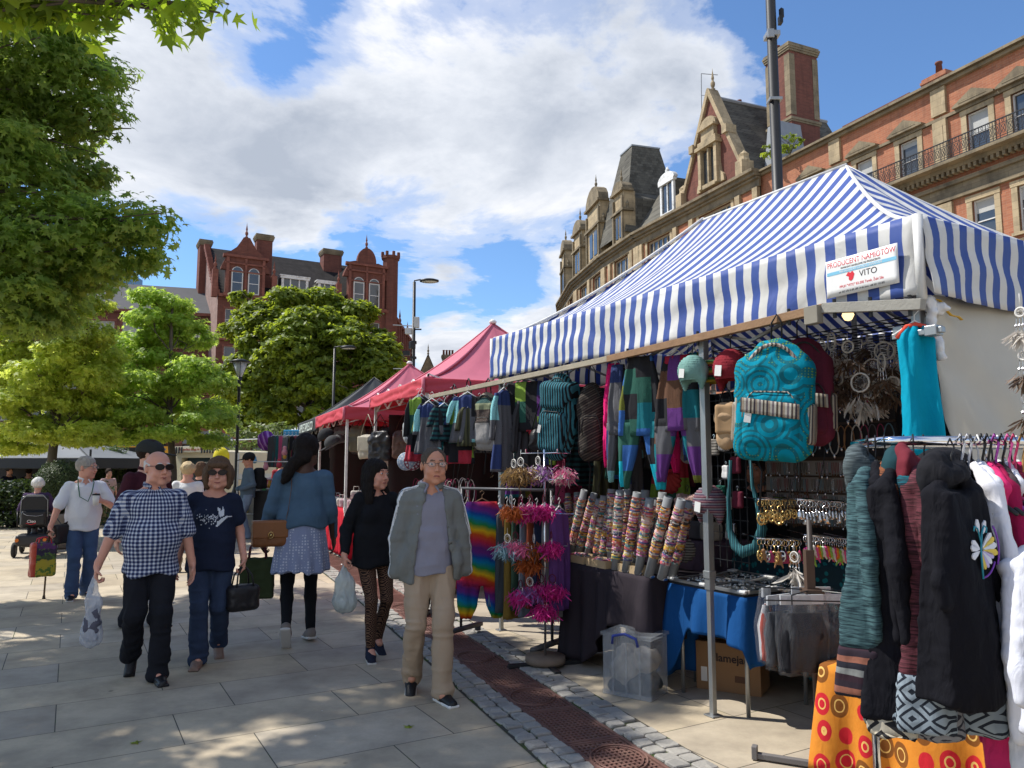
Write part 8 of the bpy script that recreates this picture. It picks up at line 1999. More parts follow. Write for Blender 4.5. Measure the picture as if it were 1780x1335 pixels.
q = N('rainbow_tie_dye'); co = q.co(); x,y,z = q.xyz(co); f = q.mth('FRACT',q.mth('ADD',q.mth('MULTIPLY',z,2.7),q.mth('ADD',q.mth('MULTIPLY',x,.8),q.mth('MULTIPLY',q.noise(co,7,3),.22))))
c = q.ramp(f,[(0,(.10,.02,.14)),(.14,(.42,.02,.05)),(.30,(.50,.06,.01)),(.42,(.62,.38,.01)),(.55,(.02,.20,.04)),(.68,(.0,.16,.32)),(.80,(.01,.05,.25)),(.92,(.12,.02,.18)),(1,(.10,.02,.14))]); q.col(c); M_rain = finish_cloth(q,.5)
def on_rail(px,py0,py1,Y,w,m,label,rz=.9,d=.05,kind='trousers',group='garments on the low clothes rail',name=None,seed=0.0):
 p = P(px,py0,Y); h = p.z-P(px,py1,Y).z; T = thing(name or ('harem_trousers' if kind=='trousers' else 'knitted_garment'),label,'trousers' if kind=='trousers' else 'garment',p,rz,group); k = MB()
 if kind=='trousers':
  garment_rings(k,[(0,w*.40,.02,0),(-.1*h,w*.5,d,0),(-.45*h,w*.62,d*1.1,0),(-.72*h,w*.66,d*1.1,0)],seed=seed,nf=9,fold=.014); k.build('seat',m,T,True)
  for sx in (-1,1):k = MB(); garment_rings(k,[(-.66*h,w*.32,d,sx*w*.33),(-.9*h,w*.26,d*.9,sx*w*.38),(-h,w*.14,d*.5,sx*w*.40)],seed=seed+sx,nf=4); k.build('leg',m,T,True)
 else:
  garment_rings(k,[(0,w*.12,.02,0),(-.05*h,w*.46,.035,0),(-.3*h,w*.44,d,0),(-h,w*.52,d,0)],seed=seed,nf=6,fold=.016); k.build('body',m,T,True)
 hanger(T,w*.38,M_wood if kind=='trousers' else None,.05); return T
on_rail(838,872,1074,6.85,.34,M_rain,'rainbow tie-dyed trousers at the left end of the low rail',rz=.15,name='rainbow_trousers')
gm =[('dull_blue',(.12,.18,.28)),('slate',(.06,.07,.08)),('mustard',(.22,.14,.03)),('dark_grn',(.03,.06,.04)),('grey_blue',(.13,.16,.2)),('brick',(.25,.06,.03)),('navy2',(.02,.03,.07)),('pale_grey2',(.28,.28,.29)),('violet2',(.12,.05,.2))]
names =['dull blue','slate grey','mustard','dark green','grey blue','brick red','navy','pale grey','violet']
for i in range(9):on_rail(868+i*13,880+(i%3)*3,1050+(i*37)%26,6.95-.06*i,.30,cloth(gm[i][0],gm[i][1],.3,.5),'%s garment, %s on the low rail behind the feathered dreamcatchers'%(names[i],['first after the rainbow trousers','second','third','fourth','fifth','sixth','seventh','eighth','last'][i]),rz=.95,kind='tops',seed=i*1.3)
rr = random.Random(77)
DARKS =[('charcoal_w',(.05,.05,.055)),('mix_grey',(.13,.13,.14)),('wine_w',(.12,.02,.035)),('teal_w',(.02,.09,.10)),('olive_w',(.08,.08,.04)),('stone_w',(.28,.26,.22)),('pink_w',(.40,.07,.15)),('black_w',(.015,.015,.018))]
dn =['charcoal','mid grey','wine red','dark teal','olive','stone','pink','black']
def flared(px,py0,py1,Y,w,m,label,rz,group,seed=0.0,legs=False,name='knitted_garment',cat='garment'):
 p = P(px,py0,Y); h = p.z-P(px,py1,Y).z; T = thing(name,label,cat,p,rz,group); k = MB()
 garment_rings(k,[(0,w*.14,.015,0),(-.04*h,w*.40,.022,0),(-.45*h,w*.46,.035,.01),(-h,w*.66,.05,.02*math.sin(seed))],seed=seed,nf=8,fold=.028,n=44); k.build('body',m,T,True)
 for sx in (-1,1):k = MB(); garment_rings(k,[(-.04*h,.022,.02,sx*w*.36),(-.2*h,.034,.024,sx*w*.50),(-.62*h,.026,.02,sx*w*(.62+.1*math.sin(seed)))],seed=seed+sx,nf=3,n=16); k.build('sleeve',m,T,True)
 hanger(T,w*.36,None,.05); return T
MIX =[PM1,PM4,stripes_mat('grey_rib',[(.10,.10,.11),(.05,.05,.055),(.16,.16,.17)],.05,'x',.02),cloth('wine_w',(.12,.02,.035)),PM3,stripes_mat('olive_rib',[(.10,.10,.05),(.05,.05,.03)],.04,'x',.02),specks('pink_dots',(.30,.04,.10),(.02,.02,.02),40,.2),cloth('charcoal_w',(.05,.05,.055)),PM2,stripes_mat('teal_rib',[(.02,.09,.10),(.015,.02,.03)],.05,'z',.02)]
mn =['dark patchwork','grey patchwork','grey ribbed','wine red','purple patchwork','olive ribbed','pink spotted','charcoal','teal patchwork','teal banded']
for i in range(18):
 j =(i*7)%10; px = 726+i*6.6+rr.uniform(-2,2); Y = 8.3+rr.uniform(-.5,.9)
 if i%3==2:softbag(P(px,688+rr.uniform(-4,10),Y),rr.uniform(.20,.30),rr.uniform(.2,.28),[ql,q_blk,qb,q_sil][i%4],'%s leather bag beside the pink tent corner, number %s from the corner'%(['black','dark grey','brown','silver grey'][i%4],['one','two','three','four','five','six'][i//3]),rz=rr.uniform(.3,1),strap=rr.uniform(.15,.4),group='bags hung at the far end of the striped tent')
 else:flared(px,692+rr.uniform(-6,14),765+rr.uniform(0,45),Y,rr.uniform(.20,.34),MIX[j],'%s garment hanging between the pale rucksack and the pink tent corner, %s row'%(mn[j],'front' if i%2 else 'middle'),rr.uniform(-.4,.9),'garments hung at the far end of the striped tent',i*2.1)
for i in range(16):
 j =(i*3+1)%10; px = 876+i*22; Y = 6.4-.08*i+rr.uniform(0,.8)
 if i%4==3:softbag(P(px,690,Y+.7),.26,.24,[ql,qb,qk,q_sil][(i//4)%4],'%s bag hanging deeper in the striped tent'%['black leather','brown leather','dark khaki','silver grey'][(i//4)%4],rz=.7,strap=.3,group='bags hung at the far end of the striped tent')
 else:flared(px,688+rr.uniform(-10,20),810+rr.uniform(0,70),Y+.8,rr.uniform(.24,.36),MIX[j],'%s garment hanging deeper in the striped tent behind the front row'%mn[j],rr.uniform(-.2,.9),'garments hung inside the striped tent',i*1.7)
C_redcl = cloth('red_table_cloth',(.45,.015,.03),.12,.3)
def lane_table(C0,s0,L_,label,m,off=.15,h=.85):
 o_ = C0+D2*s0+P2*off; o_ = V3((o_.x,o_.y,0)); return drape_table(o_+D2*L_,-D2,L_,.7,h,m,label,drop=.78,seed=s0*3,front_drop={0:.78,1:.78,2:.4,3:.78})
lane_table(CA,.25,2.5,'red draped table under the nearest pink tent',C_redcl); lane_table(CB,.2,2.6,'red draped table under the farther pink tent',C_redcl); lane_table(CC,.2,2.6,'black draped table under the black tent',C_blackcl)
sm =[cloth('g%d'%i,c,.2) for i,c in enumerate([(.45,.40,.33),(.35,.05,.12),(.5,.35,.38),(.12,.12,.14),(.10,.20,.25),(.55,.52,.48),(.30,.16,.08),(.06,.05,.06)])]
sn =['cream','crimson','dusty pink','charcoal','dull teal','ivory','brown','black']
def pot_bag(loc,m,label,grp,s_=1.0,rz=0):
 T = thing('purse',label,'purse',loc,rz,grp); q_ = SDF((-.1,-.06,0),(.1,.06,.17),.012); q_.box((0,0,.065),(.07,.035,.06),.02); sbuild(q_,'body',m,T,disp=dnoise(.004,(20,20,20))); k = MB(); k.tube([(-.04,0,.12),(-.03,0,.18),(.03,0,.18),(.04,0,.12)],.005,5); k.build('handle',m,T,True); T.scale =(s_,)*3; return T
base_p ={}
for C0,nm,n_ in ((CA,'nearest',26),(CB,'farther',20)):
 for i in range(n_):
  j = rr.randrange(8); s0 = .3+2.3*(i%13)/13+rr.uniform(-.05,.05); o_ = C0+D2*s0+P2*(.25+.28*(i//13)+rr.uniform(-.04,.04)); z_ = .86+(.12 if i>=13 else 0); key = j; rz = rr.uniform(-.5,.5); s_ = rr.uniform(.8,1.4)
  lb = '%s purse among the goods on the red table of the %s pink tent'%(sn[j],nm)
  if key in base_p:dup(base_p[key],V3((o_.x,o_.y,z_)),rz,lb,'purses on the red tables',scale=s_)
  else:base_p[key] = pot_bag(V3((o_.x,o_.y,z_)),sm[j],lb,'purses on the red tables',s_,rz)
def necklace(loc,m,label,grp,L_=.28,w=.05,rz=0):
 T = thing('necklace',label,'necklace',loc,rz,grp); k = MB(); k.tube([(w*math.sin(t),0,-L_*.5+L_*.5*math.cos(t)) for t in np.linspace(0,2*PI,21)[:-1]],.0045,5,closed=True); k.build('chain',m,T,True); k = MB(); k.lathe([(0,-.02),(.012,-.01),(.012,.01),(0,.02)],(0,0,-L_-.01),8); k.build('pendant',M_silver,T,True); return T
nb =[necklace(lane(640,812,.5),sm[5],'ivory bead necklace, one of the row above the red table','bead necklaces above the red table'),necklace(lane(646,812,.5),sm[1],'crimson bead necklace, one of the row above the red table','bead necklaces above the red table')]
for i in range(26):
 j = i%2; a = CA+D2*(.2+.1*i)+P2*(.7+rr.uniform(-.1,.1)); dup(nb[j],V3((a.x,a.y,1.42+rr.uniform(-.04,.04))),rr.uniform(-.5,1),None,None,scale=rr.uniform(.8,1.2))
for px,lb,c_ in ((706,'pale blue round mandala plate hanging under the nearest pink tent',(.30,.38,.50)),(717,'dark red round mandala plate hanging beside the pale blue one',(.20,.03,.06))):
 p = P(px,802,8.8); q = N('plate_%d'%px); co = q.co(); x,y,z = q.xyz(co); rd = q.mth('SQRT',q.mth('ADD',q.mth('MULTIPLY',x,x),q.mth('MULTIPLY',z,z))); an_ = q.mth('SINE',q.mth('MULTIPLY',q.mth('ARCTAN2',z,x),12)); q.col(q.mix(q.mth('GREATER_THAN',q.mth('ADD',q.mth('SINE',q.mth('MULTIPLY',rd,190)),an_),.4),c_,(.6,.6,.62))).set(.4)
 o = MB().lathe([(0,-.01),(.10,-.01),(.105,0),(.10,.01),(0,.004)],n=24,R=rotm(PI/2)).build('wall_plate',q.m,None,True,loc=p); tag(o,lb,'plate')
# ------------------------------------------------------------------ key-ring spinner, polythene bags and its stand
base = G(1424,1338); SPY = base.y
T = thing('spinner_stand','dark metal spinner stand with wire arms in front of the blue table','stand',base)
MB().lathe([(.017,.03),(.015,1.32),(0,1.32)],n=10).build('pole',mat('dark_pole',(.05,.04,.035),.5),T,True)
for a in (.6,2.7,4.4):k = MB(); k.box((.17*math.cos(a),.17*math.sin(a),.025),(.34,.035,.03),R=rotm(rz=a)); k.box((.33*math.cos(a),.33*math.sin(a),.04),(.03,.05,.07),R=rotm(rz=a)); k.build('foot',mat('grey_foot',(.16,.15,.145),.5),T,bevel=.004)
z1 = P(1395,1030,SPY).z
k = MB(); k.box((0,0,z1+.01),(.10,.10,.02)); k.box((-.01,0,z1+.12),(.045,.045,.22)); k.build('collar',mat('rusty_collar',(.08,.05,.035),.6),T)
k = MB()
for a,l in ((2.9,.34),(-.25,.34),(-2.3,.28),(-.9,.3),(1.4,.3)):k.tube([(0,0,z1+.015),(l*math.cos(a),l*math.sin(a),z1+.02),(l*math.cos(a),l*math.sin(a),z1-.03)],.004,5)
k.tube([(-.30,-.12,z1-.02),(.30,-.12,z1-.03)],.004,5); k.build('wire_arm',M_black,T)
M_poly = plastic_mat('polythene',(.34,.35,.37),.15)
def poly_pack(px0,px1,py0,py1,Y,label,inner,rz,seed):
 a = P((px0+px1)/2,py0,Y); w =(px1-px0)/F*Y; h = a.z-P(px0,py1,Y).z; T = thing('packed_garment',label,'packed garment',a,rz,'polythene wrapped garments on the spinner')
 k = MB(); garment_rings(k,[(0,w*.46,.008,0),(-.10*h,w*.48,.015,0),(-.5*h,w*.50,.055,0),(-h,w*.46,.03,0)],seed=seed,fold=.02,nf=5); k.build('polythene',M_poly,T,True)
 k = MB(); garment_rings(k,[(-.22*h,w*.36,.012,0),(-.5*h,w*.47,.045,0),(-.96*h,w*.42,.024,0)],seed=seed+1,fold=.018,nf=4); k.build('folded_cloth',inner,T,True)
 k = MB(); k.box((0,-.004,-.045*h),(w*.8,.012,.05)); k.build('header_strip',mat('clear_header',(.5,.52,.54),.25),T)
inn =[cloth('dark_grey_wrap',(.015,.015,.018),.5,.8),cloth('grey_wrap',(.05,.053,.06),.5,.8),stripes_mat('lettered_wrap',[(.5,.08,.05),(.6,.58,.6),(.4,.4,.42),(.08,.08,.09)],.06,'x',.02),cloth('black_wrap',(.012,.012,.015),.4,.6)]
poly_pack(1345,1440,1036,1172,SPY-.08,'polythene wrapped dark grey garment at the front centre of the spinner',inn[0],.1,1.0); poly_pack(1405,1482,1034,1170,SPY-.04,'polythene wrapped black garment nearest the dark coats',inn[3],-.25,2.0)
poly_pack(1318,1385,1036,1160,SPY+.06,'polythene wrapped grey garment left of the centre one',inn[1],.5,3.0); poly_pack(1308,1352,1022,1150,SPY+.12,'polythene wrapped garment with red lettering at the left edge',inn[2],.9,4.0); poly_pack(1368,1450,1022,1150,SPY+.18,'polythene wrapped dark garment behind the others',inn[3],.0,5.0)
def keyring(loc,m,label,grp,s_=1.0,kind=0):
 T = thing('keyring',label,'keyring',loc,rr.uniform(-.6,.6),grp); k = MB(); k.tube([(.012*math.cos(t),0,-.012+.012*math.sin(t)) for t in np.linspace(0,2*PI,11)[:-1]],.002,4,closed=True); k.tube([(0,0,-.024),(0,0,-.042)],.0022,4); k.build('ring',M_silver if kind else M_gold,T,True)
 q_ = SDF((-.035,-.02,-.12),(.035,.02,-.02),.0045)
 if kind==0:q_.ell((0,0,-.068),(.018,.008,.026)); q_.ell((0,0,-.068),(.010,.02,.016),.004,'sub'); q_.ell((0,0,-.068),(.007,.006,.010),0)
 elif kind==1:q_.cap((0,0,-.045),(0,0,-.075),.006,.012,.004); q_.cap((-.012,0,-.085),(.012,0,-.06),.004,.004,.003); q_.cap((-.012,0,-.06),(.012,0,-.085),.004,.004,.003)
 else:q_.ell((0,0,-.055),(.012,.010,.012),0); q_.ell((0,0,-.08),(.015,.011,.018),.006); q_.cap((-.01,0,-.09),(-.016,0,-.108),.005,.004,.004); q_.cap((.01,0,-.09),(.016,0,-.108),.005,.004,.004)
 sbuild(q_,'charm',m,T); T.scale =(s_,)*3; return T
brt =[mat('char_pink',(.65,.08,.25),.4),mat('char_orange',(.65,.22,.03),.4),mat('char_green',(.25,.5,.08),.4),mat('char_white',(.65,.62,.6),.4)]
KY = 4.62
def rack(px0,px1,py,Y,label,slope=0):
 a,b = P(px0,py,Y),P(px1,py+slope,Y+.25); T = thing('charm_rack',label,'rack',a); MB().tube([(0,0,0),b-a],.006,6).build('bar',M_chrome,T,True); k = MB()
 for e in (.08,.5,.92):k.tube([(b-a)*e,(b-a)*e+V3((0,.35,.0))],.005,5)
 k.build('bracket',M_chrome,T); return a,b
kr ={}
for (px0,px1,py,cols,n_,grp,sl_) in ((1318,1382,868,'gold',11,'gold keyrings on the upper rack',0),(1386,1476,868,'silver',16,'silver keyrings on the upper rack',4),(1316,1392,936,'dark',12,'dangling charms on the lower rack',2),(1398,1478,930,'bright',20,'bright figure keyrings on the lower rack',6)):
 a,b = rack(px0,px1,py,KY,'thin chrome bar carrying the '+grp,sl_)
 for i in range(n_):
  t =(i+.5)/n_; p = a.lerp(b,t)-V3((0,.005,.004)); s_ = rr.uniform(1.15,1.7)
  mm ={'gold':M_gold,'silver':M_silver,'dark':[M_gold,sm[6],M_silver,sm[1]][i%4],'bright':brt[i%4]}[cols]; kd ={'gold':0,'silver':1,'dark':[0,2,0,1][i%4],'bright':2}[cols]; key =(mm.name,kd)
  lb ={'gold':'gold charm keyring hanging from the upper rack below the turquoise rucksack','silver':'silver charm keyring on the right half of the upper rack','dark':'dangling charm of the lower rack beside the spinner pole','bright':'brightly coloured little figure keyring on the lower rack'}[cols]
  if key in kr:dup(kr[key],p,rr.uniform(-.7,.7),lb,grp,scale=s_)
  else:o = keyring(p,mm,lb,grp,s_,kd); kr[key] = o
catcher(P(1380,950,KY-.1),'wht','white feathered tassel hanging between the two lower racks',None,r=.03,n=30,spread=.03,ln=.06)
def board(px0,px1,py0,py1,off,label,rows,cols,m_board,seed):
 a = FR(px0,py0,off); b = FR(px1,py1,off); w = V3((b.x-a.x,b.y-a.y,0)).length; h = a.z-b.z; c =(a+b)/2; T = thing('display_board',label,'display board',V3((c.x,c.y,a.z)),FRONTROT)
 k = MB(); k.box((0,.01,-h/2),(w,.015,h)); k.build('panel',m_board,T)
 k = MB()
 for r_ in range(rows+1):k.box((0,-.008,-h*r_/rows),(w,.03,.014))
 k.build('batten',mat('dark_batten',(.05,.03,.02),.6),T)
 return V3((c.x,c.y,a.z)),w,h
jm =[mat('cord_black',(.02,.02,.02),.6),mat('cord_brown',(.12,.06,.03),.7),sm[4],M_silver,mat('cord_red',(.2,.03,.03),.6)]
pr =[]
def pend(loc,m,i):
 T = thing('pendant','thin corded pendant hanging in the rows on the pale jewellery board','pendant',loc,FRONTROT,'pendants on the jewellery board'); k = MB(); k.tube([(-.008,0,0),(-.006,0,-.06),(0,0,-.09),(.006,0,-.06),(.008,0,0)],.0022,4); k.build('cord',m,T); k = MB(); k.lathe([(0,-.014),(.008,-.006),(.007,.006),(0,.012)],(0,0,-.102),7); k.build('bead',M_silver if i%2 else jm[1],T,True); return T
for (px0,px1,py0,py1,off,rows,cols,lb) in ((1330,1545,800,925,1.35,4,46,'pale jewellery board with four rows of pendants inside the stall'),):
 c,w,h = board(px0,px1,py0,py1,off,lb,rows,cols,mat('board_grey',(.30,.28,.26),.8,.1),1)
 ex = V3((math.cos(FRONTROT),math.sin(FRONTROT),0)); ny = V3((math.sin(FRONTROT),-math.cos(FRONTROT),0))
 for r_ in range(rows):
  for i in range(cols):
   p = c+ex*(-w/2+w*(i+.5)/cols)+ny*.03+V3((0,0,-h*r_/rows-.02)); s_ = rr.uniform(.75,1.15)
   if len(pr)<5:pr.append(pend(p,jm[len(pr)],i))
   elif rr.random()<.9:dup(pr[rr.randrange(5)],p,None,None,None,scale=s_)
c,w,h = board(1330,1560,690,795,1.30,'dark panel with hanging necklaces inside the stall',2,10,mat('board_dark',(.022,.02,.022),.8,.1),2)
nn = necklace(c+ny*.03,sm[4],'beaded necklace on the dark panel behind the turquoise rucksack','necklaces on the dark panel',.2,.04,FRONTROT)
for r_ in range(2):
 for i in range(18):dup(nn,c+ex*(-w/2+w*(i+.5)/18)+ny*.03+V3((0,0,-h*r_/2-.02)),None,None,None,scale=rr.uniform(.7,1.1),mat={sm[4].name:sm[rr.randrange(8)]})
p = FR(1440,900,.9); p.z = 0; drape_table(p-E_*.9,E_,1.5,.7,.95,specks('teal_scroll_cloth',(.012,.03,.04),(.01,.13,.14),22,.3),'inner table with dark teal scroll printed cover',drop=.8,seed=5,front_drop={0:.8,1:.8,2:.4,3:.8})
p = FR(1140,900,1.0); p.z = 0; drape_table(p-E_*.6,E_,1.2,.6,.95,cloth('mauve_cloth',(.12,.08,.11)),'inner table with mauve cover behind the bracelet rolls',drop=.8,seed=6,front_drop={0:.8,1:.8,2:.4,3:.8})
for i in range(9):
 j =(i*5)%8; p = FR(1060+i*22,905,1.2); p.z = .96; dup(base_p.get(j,list(base_p.values())[0]),p,rr.uniform(-.5,.5),'%s purse on the inner table behind the bracelet rolls'%sn[j],'purses on the inner table',scale=1.3)
for i,(px,py) in enumerate(((1195,850),(1160,812),(1184,930))):
 T = thing('straw_bag',['pleated pale pink shell shaped bag right of the bracelet rolls','red woven collar hanging above the bracelet rolls','small striped pouch low beside the tent post'][i],'bag',FR(px,py,.4),FRONTROT+.5); q_ = SDF((-.16,-.1,-.25),(.16,.1,.03),.008)
 q_.ell((0,0,-.11),(.11,.05,.10)); q_.ell((0,-.02,-.02),(.06,.06,.04),.01,'sub'); sbuild(q_,'body',[cloth('pale_pink_pleat',(.45,.30,.27),.1,.6),cloth('red_woven',(.28,.03,.03)),scm[4]][i],T,disp=lambda V:.006*np.sin(np.arctan2(V[:,2]+.02,V[:,0])*26)); k = MB(); hook(k,-.02,.012); k.build('hook',M_black,T)
# ------------------------------------------------------------------ chrome rail with coats and tops, nearest the viewer
RA = P(1556,766,2.62); RZ = RA.z; RB = V3((2.75,2.86,RZ))
T = thing('clothes_rail','shiny chrome rail with rounded end carrying dark coats and pink and white tops','clothes rail',(RA.x,RA.y,0))
v = RB-RA; k = MB(); pth =[(v.x,v.y,RZ),(.25,.02,RZ),(.06,.0,RZ),(.0,.04,RZ),(-.01,.12,RZ),(.04,.40,RZ),(.10,.52,RZ),(v.x,v.y+.55,RZ)]
k.tube(pth,.0165,12); k.build('rail',M_chrome,T,True)
for (x,y) in ((.03,.32),(.95,.05),(.95,.50)):k = MB(); k.tube([(x,y,.05),(x,y,RZ-.005)],.014,8); k.box((x,y,.03),(.07,.4,.04)); k.build('upright',M_chrome,T,True)
def coat(px,Y,z0,w,h,m,label,rz,group,sleeves=True,hood=False,band=None,seed=0.0,d=.050,cat='coat',hm=None,zoff=-.07,hangm=None,name='hooded_coat',pile=1.0,top_m=None):
 p = P(px,780,Y); p.z = z0+zoff; T = thing(name,label,cat,p,rz,group); W_ = w/2; bh = h*.80 if band is not None else h
 top_ = 'blouse' in name
 def shape(lo,hi,g=0.0):
  s = SDF((-W_*1.6,-.16,-h-.03),(W_*1.6,.16,.06),.0085); X,Y_,Z = s.ax[0][:,None,None],s.ax[1][None,:,None],s.ax[2][None,None,:]
  t = np.clip(-Z/h,0,1); wz = W_*(.74+(.12 if top_ else .40)*t**1.3)+g; tz_ = d*(.42+(.25 if top_ else .62)*t)+g
  lean_ = X-(.02*np.sin(Z*5+seed)); yo = Y_-.012*np.sin(X*9+seed*2)-.03*t*np.sin(X*16+seed+1.5*np.sin(Z*2))
  qx,qy,qz = np.abs(lean_)-wz,np.abs(yo)-tz_,Z+.07+np.abs(X)*.10; s.D = np.maximum(np.sqrt(np.maximum(qx,0)**2+np.maximum(qy,0)**2)+np.minimum(np.maximum(qx,qy),0)-.012,qz).astype(np.float32)
  for sx in (-1,1):s.cap((sx*.03,0,-.018),(sx*W_*.80,0,-.080),.018,.024,.025)
  if sleeves and not g:
   for sx in (-1,1):s.cap((sx*W_*.80,-.012,-.10),(sx*W_*1.08,-.035,-.34),.028,.034,.010,(1,.7,1)); s.cap((sx*W_*1.08,-.035,-.34),(sx*W_*1.14,-.045,-.56 if h>.7 else -.40),.034,.026,.010,(1,.7,1))
  s.ell((0,-.045,-.035),(.05,.05,.055),.01,'sub'); s.keep(lambda X,Y_,Z:np.maximum(lo+.01*np.sin(X*19+seed)-Z,Z-hi)); return s
 cr_ = .4 if top_ else 1.0
 dz = lambda V:cr_*(.010*(1-2*np.abs(vnoise(V,17,12,2.2,int(seed*3))))*np.clip(-V[:,2]*4+.2,.25,1)+.004*vnoise(V,9,9,7,int(seed*5)))+.0030*(1-2*np.abs(vnoise(V,22,22,30,int(seed))))
 sbuild(shape(-bh,.05),'body',m,T,disp=dz)
 if band is not None:sbuild(shape(-h,-bh,.004),'knitted_band',band,T,disp=dz)
 if hood:
  q_ = SDF((-.2,-.2,-.25),(.2,.2,.16),.008); q_.ell((0,.035,-.035),(.088,.036,.085)); q_.cap((-.05,.01,-.03),(.05,.01,-.03),.026,.026,.03); sbuild(q_,'hood',hm or m,T,disp=lambda V:.016*(1-2*np.abs(vnoise(V,14,14,9,int(seed))))+.008*vnoise(V,30))
 k = MB(); k.tube([(-W_*.7,0,-.07),(0,0,.0),(W_*.7,0,-.07)],.008,6); hook(k,0,.022,h=.09); k.build('hanger',hangm or M_blackplastic,T,True); return T
def aztecband(name,a,b,sc=.09):
 q = N(name); co = q.co(); x,y,z = q.xyz(co); u = q.mth('ABSOLUTE',q.mth('SUBTRACT',q.mth('FRACT',q.mth('DIVIDE',q.mth('ADD',x,y),sc*1.6)),.5)); w = q.mth('ABSOLUTE',q.mth('SUBTRACT',q.mth('FRACT',q.mth('DIVIDE',z,sc*1.3)),.5)); s_ = q.mth('FRACT',q.mth('MULTIPLY',q.mth('ADD',u,w),3.0)); q.col(q.mix(q.mth('GREATER_THAN',s_,.62),a,b)); return finish_cloth(q,.3)
AZ1 = aztecband('aztec_cream',(.42,.38,.30),(.02,.02,.022)); AZ2 = aztecband('aztec_blue',(.25,.30,.34),(.02,.025,.035),.06); AZ3 = stripes_mat('cuff_band',[(.04,.02,.03),(.25,.26,.25),(.02,.02,.03),(.3,.12,.08),(.03,.02,.03)],.10,'z',.02)
def knitmix(name,a,b):
 q = N(name); co = q.co(); q.col(q.mix(q.ramp(q.noise(q.map(co,scale=(3,3,40)),6,3),[(.4,(0,)*3),(.6,(1,)*3)]),a,b)); return finish_cloth(q,.3)
KB =[cloth('inky_fleece',(.006,.006,.009),.3,.8),knitmix('teal_mix',(.016,.032,.040),(.06,.12,.13)),knitmix('wine_mix',(.030,.012,.014),(.12,.035,.045)),knitmix('peacock_mix',(.012,.02,.03),(.01,.10,.13)),cloth('charcoal_fleece',(.013,.013,.016),.3,.8),knitmix('rust_mix',(.02,.012,.012),(.20,.07,.03))]
GC = 'dark coats on the chrome rail'
AZ4 = aztecband('aztec_grey',(.20,.20,.21),(.03,.03,.04),.05)
for i,(px,Y,w_,h_,m_,bd,hd,rz_,lb) in enumerate(((1508,2.72,.38,.76,KB[1],AZ3,knitmix('grey_green_knit',(.04,.052,.056),(.10,.125,.13)),.95,'teal flecked knitted coat at the left end of the chrome rail'),(1522,2.70,.38,.80,KB[0],None,None,1.10,'plain black coat, second from the left on the chrome rail'),(1538,2.68,.38,.80,KB[5],AZ2,None,1.08,'rust and black coat, third from the left on the chrome rail'),(1555,2.66,.42,.86,KB[0],AZ1,None,.92,'black coat with cream zigzag hem band in the middle of the dark coats'),(1572,2.65,.36,.80,KB[3],AZ4,cloth('dark_teal_hood',(.015,.05,.06)),1.10,'peacock blue and black coat right of the zigzag one'),(1588,2.60,.38,.82,KB[2],AZ2,cloth('dark_red_hood',(.14,.02,.03)),1.12,'wine red flecked coat with a dark red hood'),(1606,2.63,.38,.84,KB[5],AZ4,None,.85,'rust striped coat directly behind the embroidered one'))):
 coat(px,Y,RZ,w_,h_,m_,lb,rz_,GC,band=bd,hood=hd is not None,hm=hd,seed=1.0+i*1.3)
emb = coat(1652,2.42,RZ-.02,.27,.70,KB[0],'black hooded coat embroidered with a white purple and yellow butterfly',.55,GC,seed=6.0,hood=True,hm=KB[4])
coat(1672,2.62,RZ,.34,.84,KB[4],'charcoal fleece coat right of the embroidered one',1.0,GC,seed=7.0,band=AZ2)
def butterfly(T,ox,oz,y):
 cols =[mat('thread_white',(.68,.68,.70),.5),mat('thread_purple',(.20,.05,.38),.5),mat('thread_yellow',(.70,.50,.06),.5),mat('thread_teal',(.02,.25,.33),.5),mat('thread_lilac',(.48,.40,.62),.5)]
 def petal(a,r0,r1,w,m,th=.004):
  k = MB(); pts =[(r0,0),((r0+r1)*.42,w*.35),(r1*.86,w*.5),(r1,w*.12),(r1*.97,-w*.25),(r1*.8,-w*.45),((r0+r1)*.42,-w*.30)]; c,s_ = math.cos(a),math.sin(a)
  k.prism([(ox+(x*c-z*s_)*.72,oz+(x*s_+z*c)*.72) for x,z in pts],th,fn=lambda x,yy,z:(x,y-yy+.35*(x-ox)**2*0,z)); k.build('embroidery',m,T)
 for i,a in enumerate((-.15,.12,.38,.62)):petal(a,.012,.135-.008*i,.030,cols[[2,0,2,0][i]]);
 for i,a in enumerate((-.35,-.65,-.95,-1.25)):petal(a,.010,.105-.006*i,.026,cols[[4,0,4,2][i]])
 for i,a in enumerate((2.6,2.95,-2.75)):petal(a,.010,.075,.030,cols[0])
 for i,a in enumerate((1.2,1.7)):petal(a,.07,.13,.028,cols[0])
 k = MB(); P3 = lambda x,z:(ox+x*.72,y-.004,oz+z*.72)
 k.tube([P3(.14*math.cos(t),.14*math.sin(t)) for t in np.linspace(-.5,.75,9)],.003,5); k.tube([P3(.115*math.cos(t),.115*math.sin(t)) for t in np.linspace(-1.5,-.5,9)],.003,5); k.build('purple_outline',cols[1],T,True)
 k = MB(); k.tube([P3(0,-.12),P3(-.003,0),P3(.01,.07),P3(.03,.10),P3(.05,.09),P3(.045,.07)],.003,5); k.tube([P3(0,.03),P3(-.02,.09),P3(-.045,.10),P3(-.05,.08)],.0025,5); k.build('teal_antenna',cols[3],T,True)
butterfly(emb,-.01,-.25,-.076)
o_ = P(1640,812,2.75); s = SDF((-.16,-.16,-.10),(.16,.16,.12),.009); s.ell((0,0,-.02),(.11,.10,.09)); s.ell((0,0,-.07),(.14,.13,.03),.02); T = thing('felt_hat','soft black felt hat resting among the coats on the rail','hat',o_); sbuild(s,'crown',KB[4],T,disp=dnoise(.004))
o_ = P(1530,815,2.60)
GT = 'tops on the right part of the chrome rail'
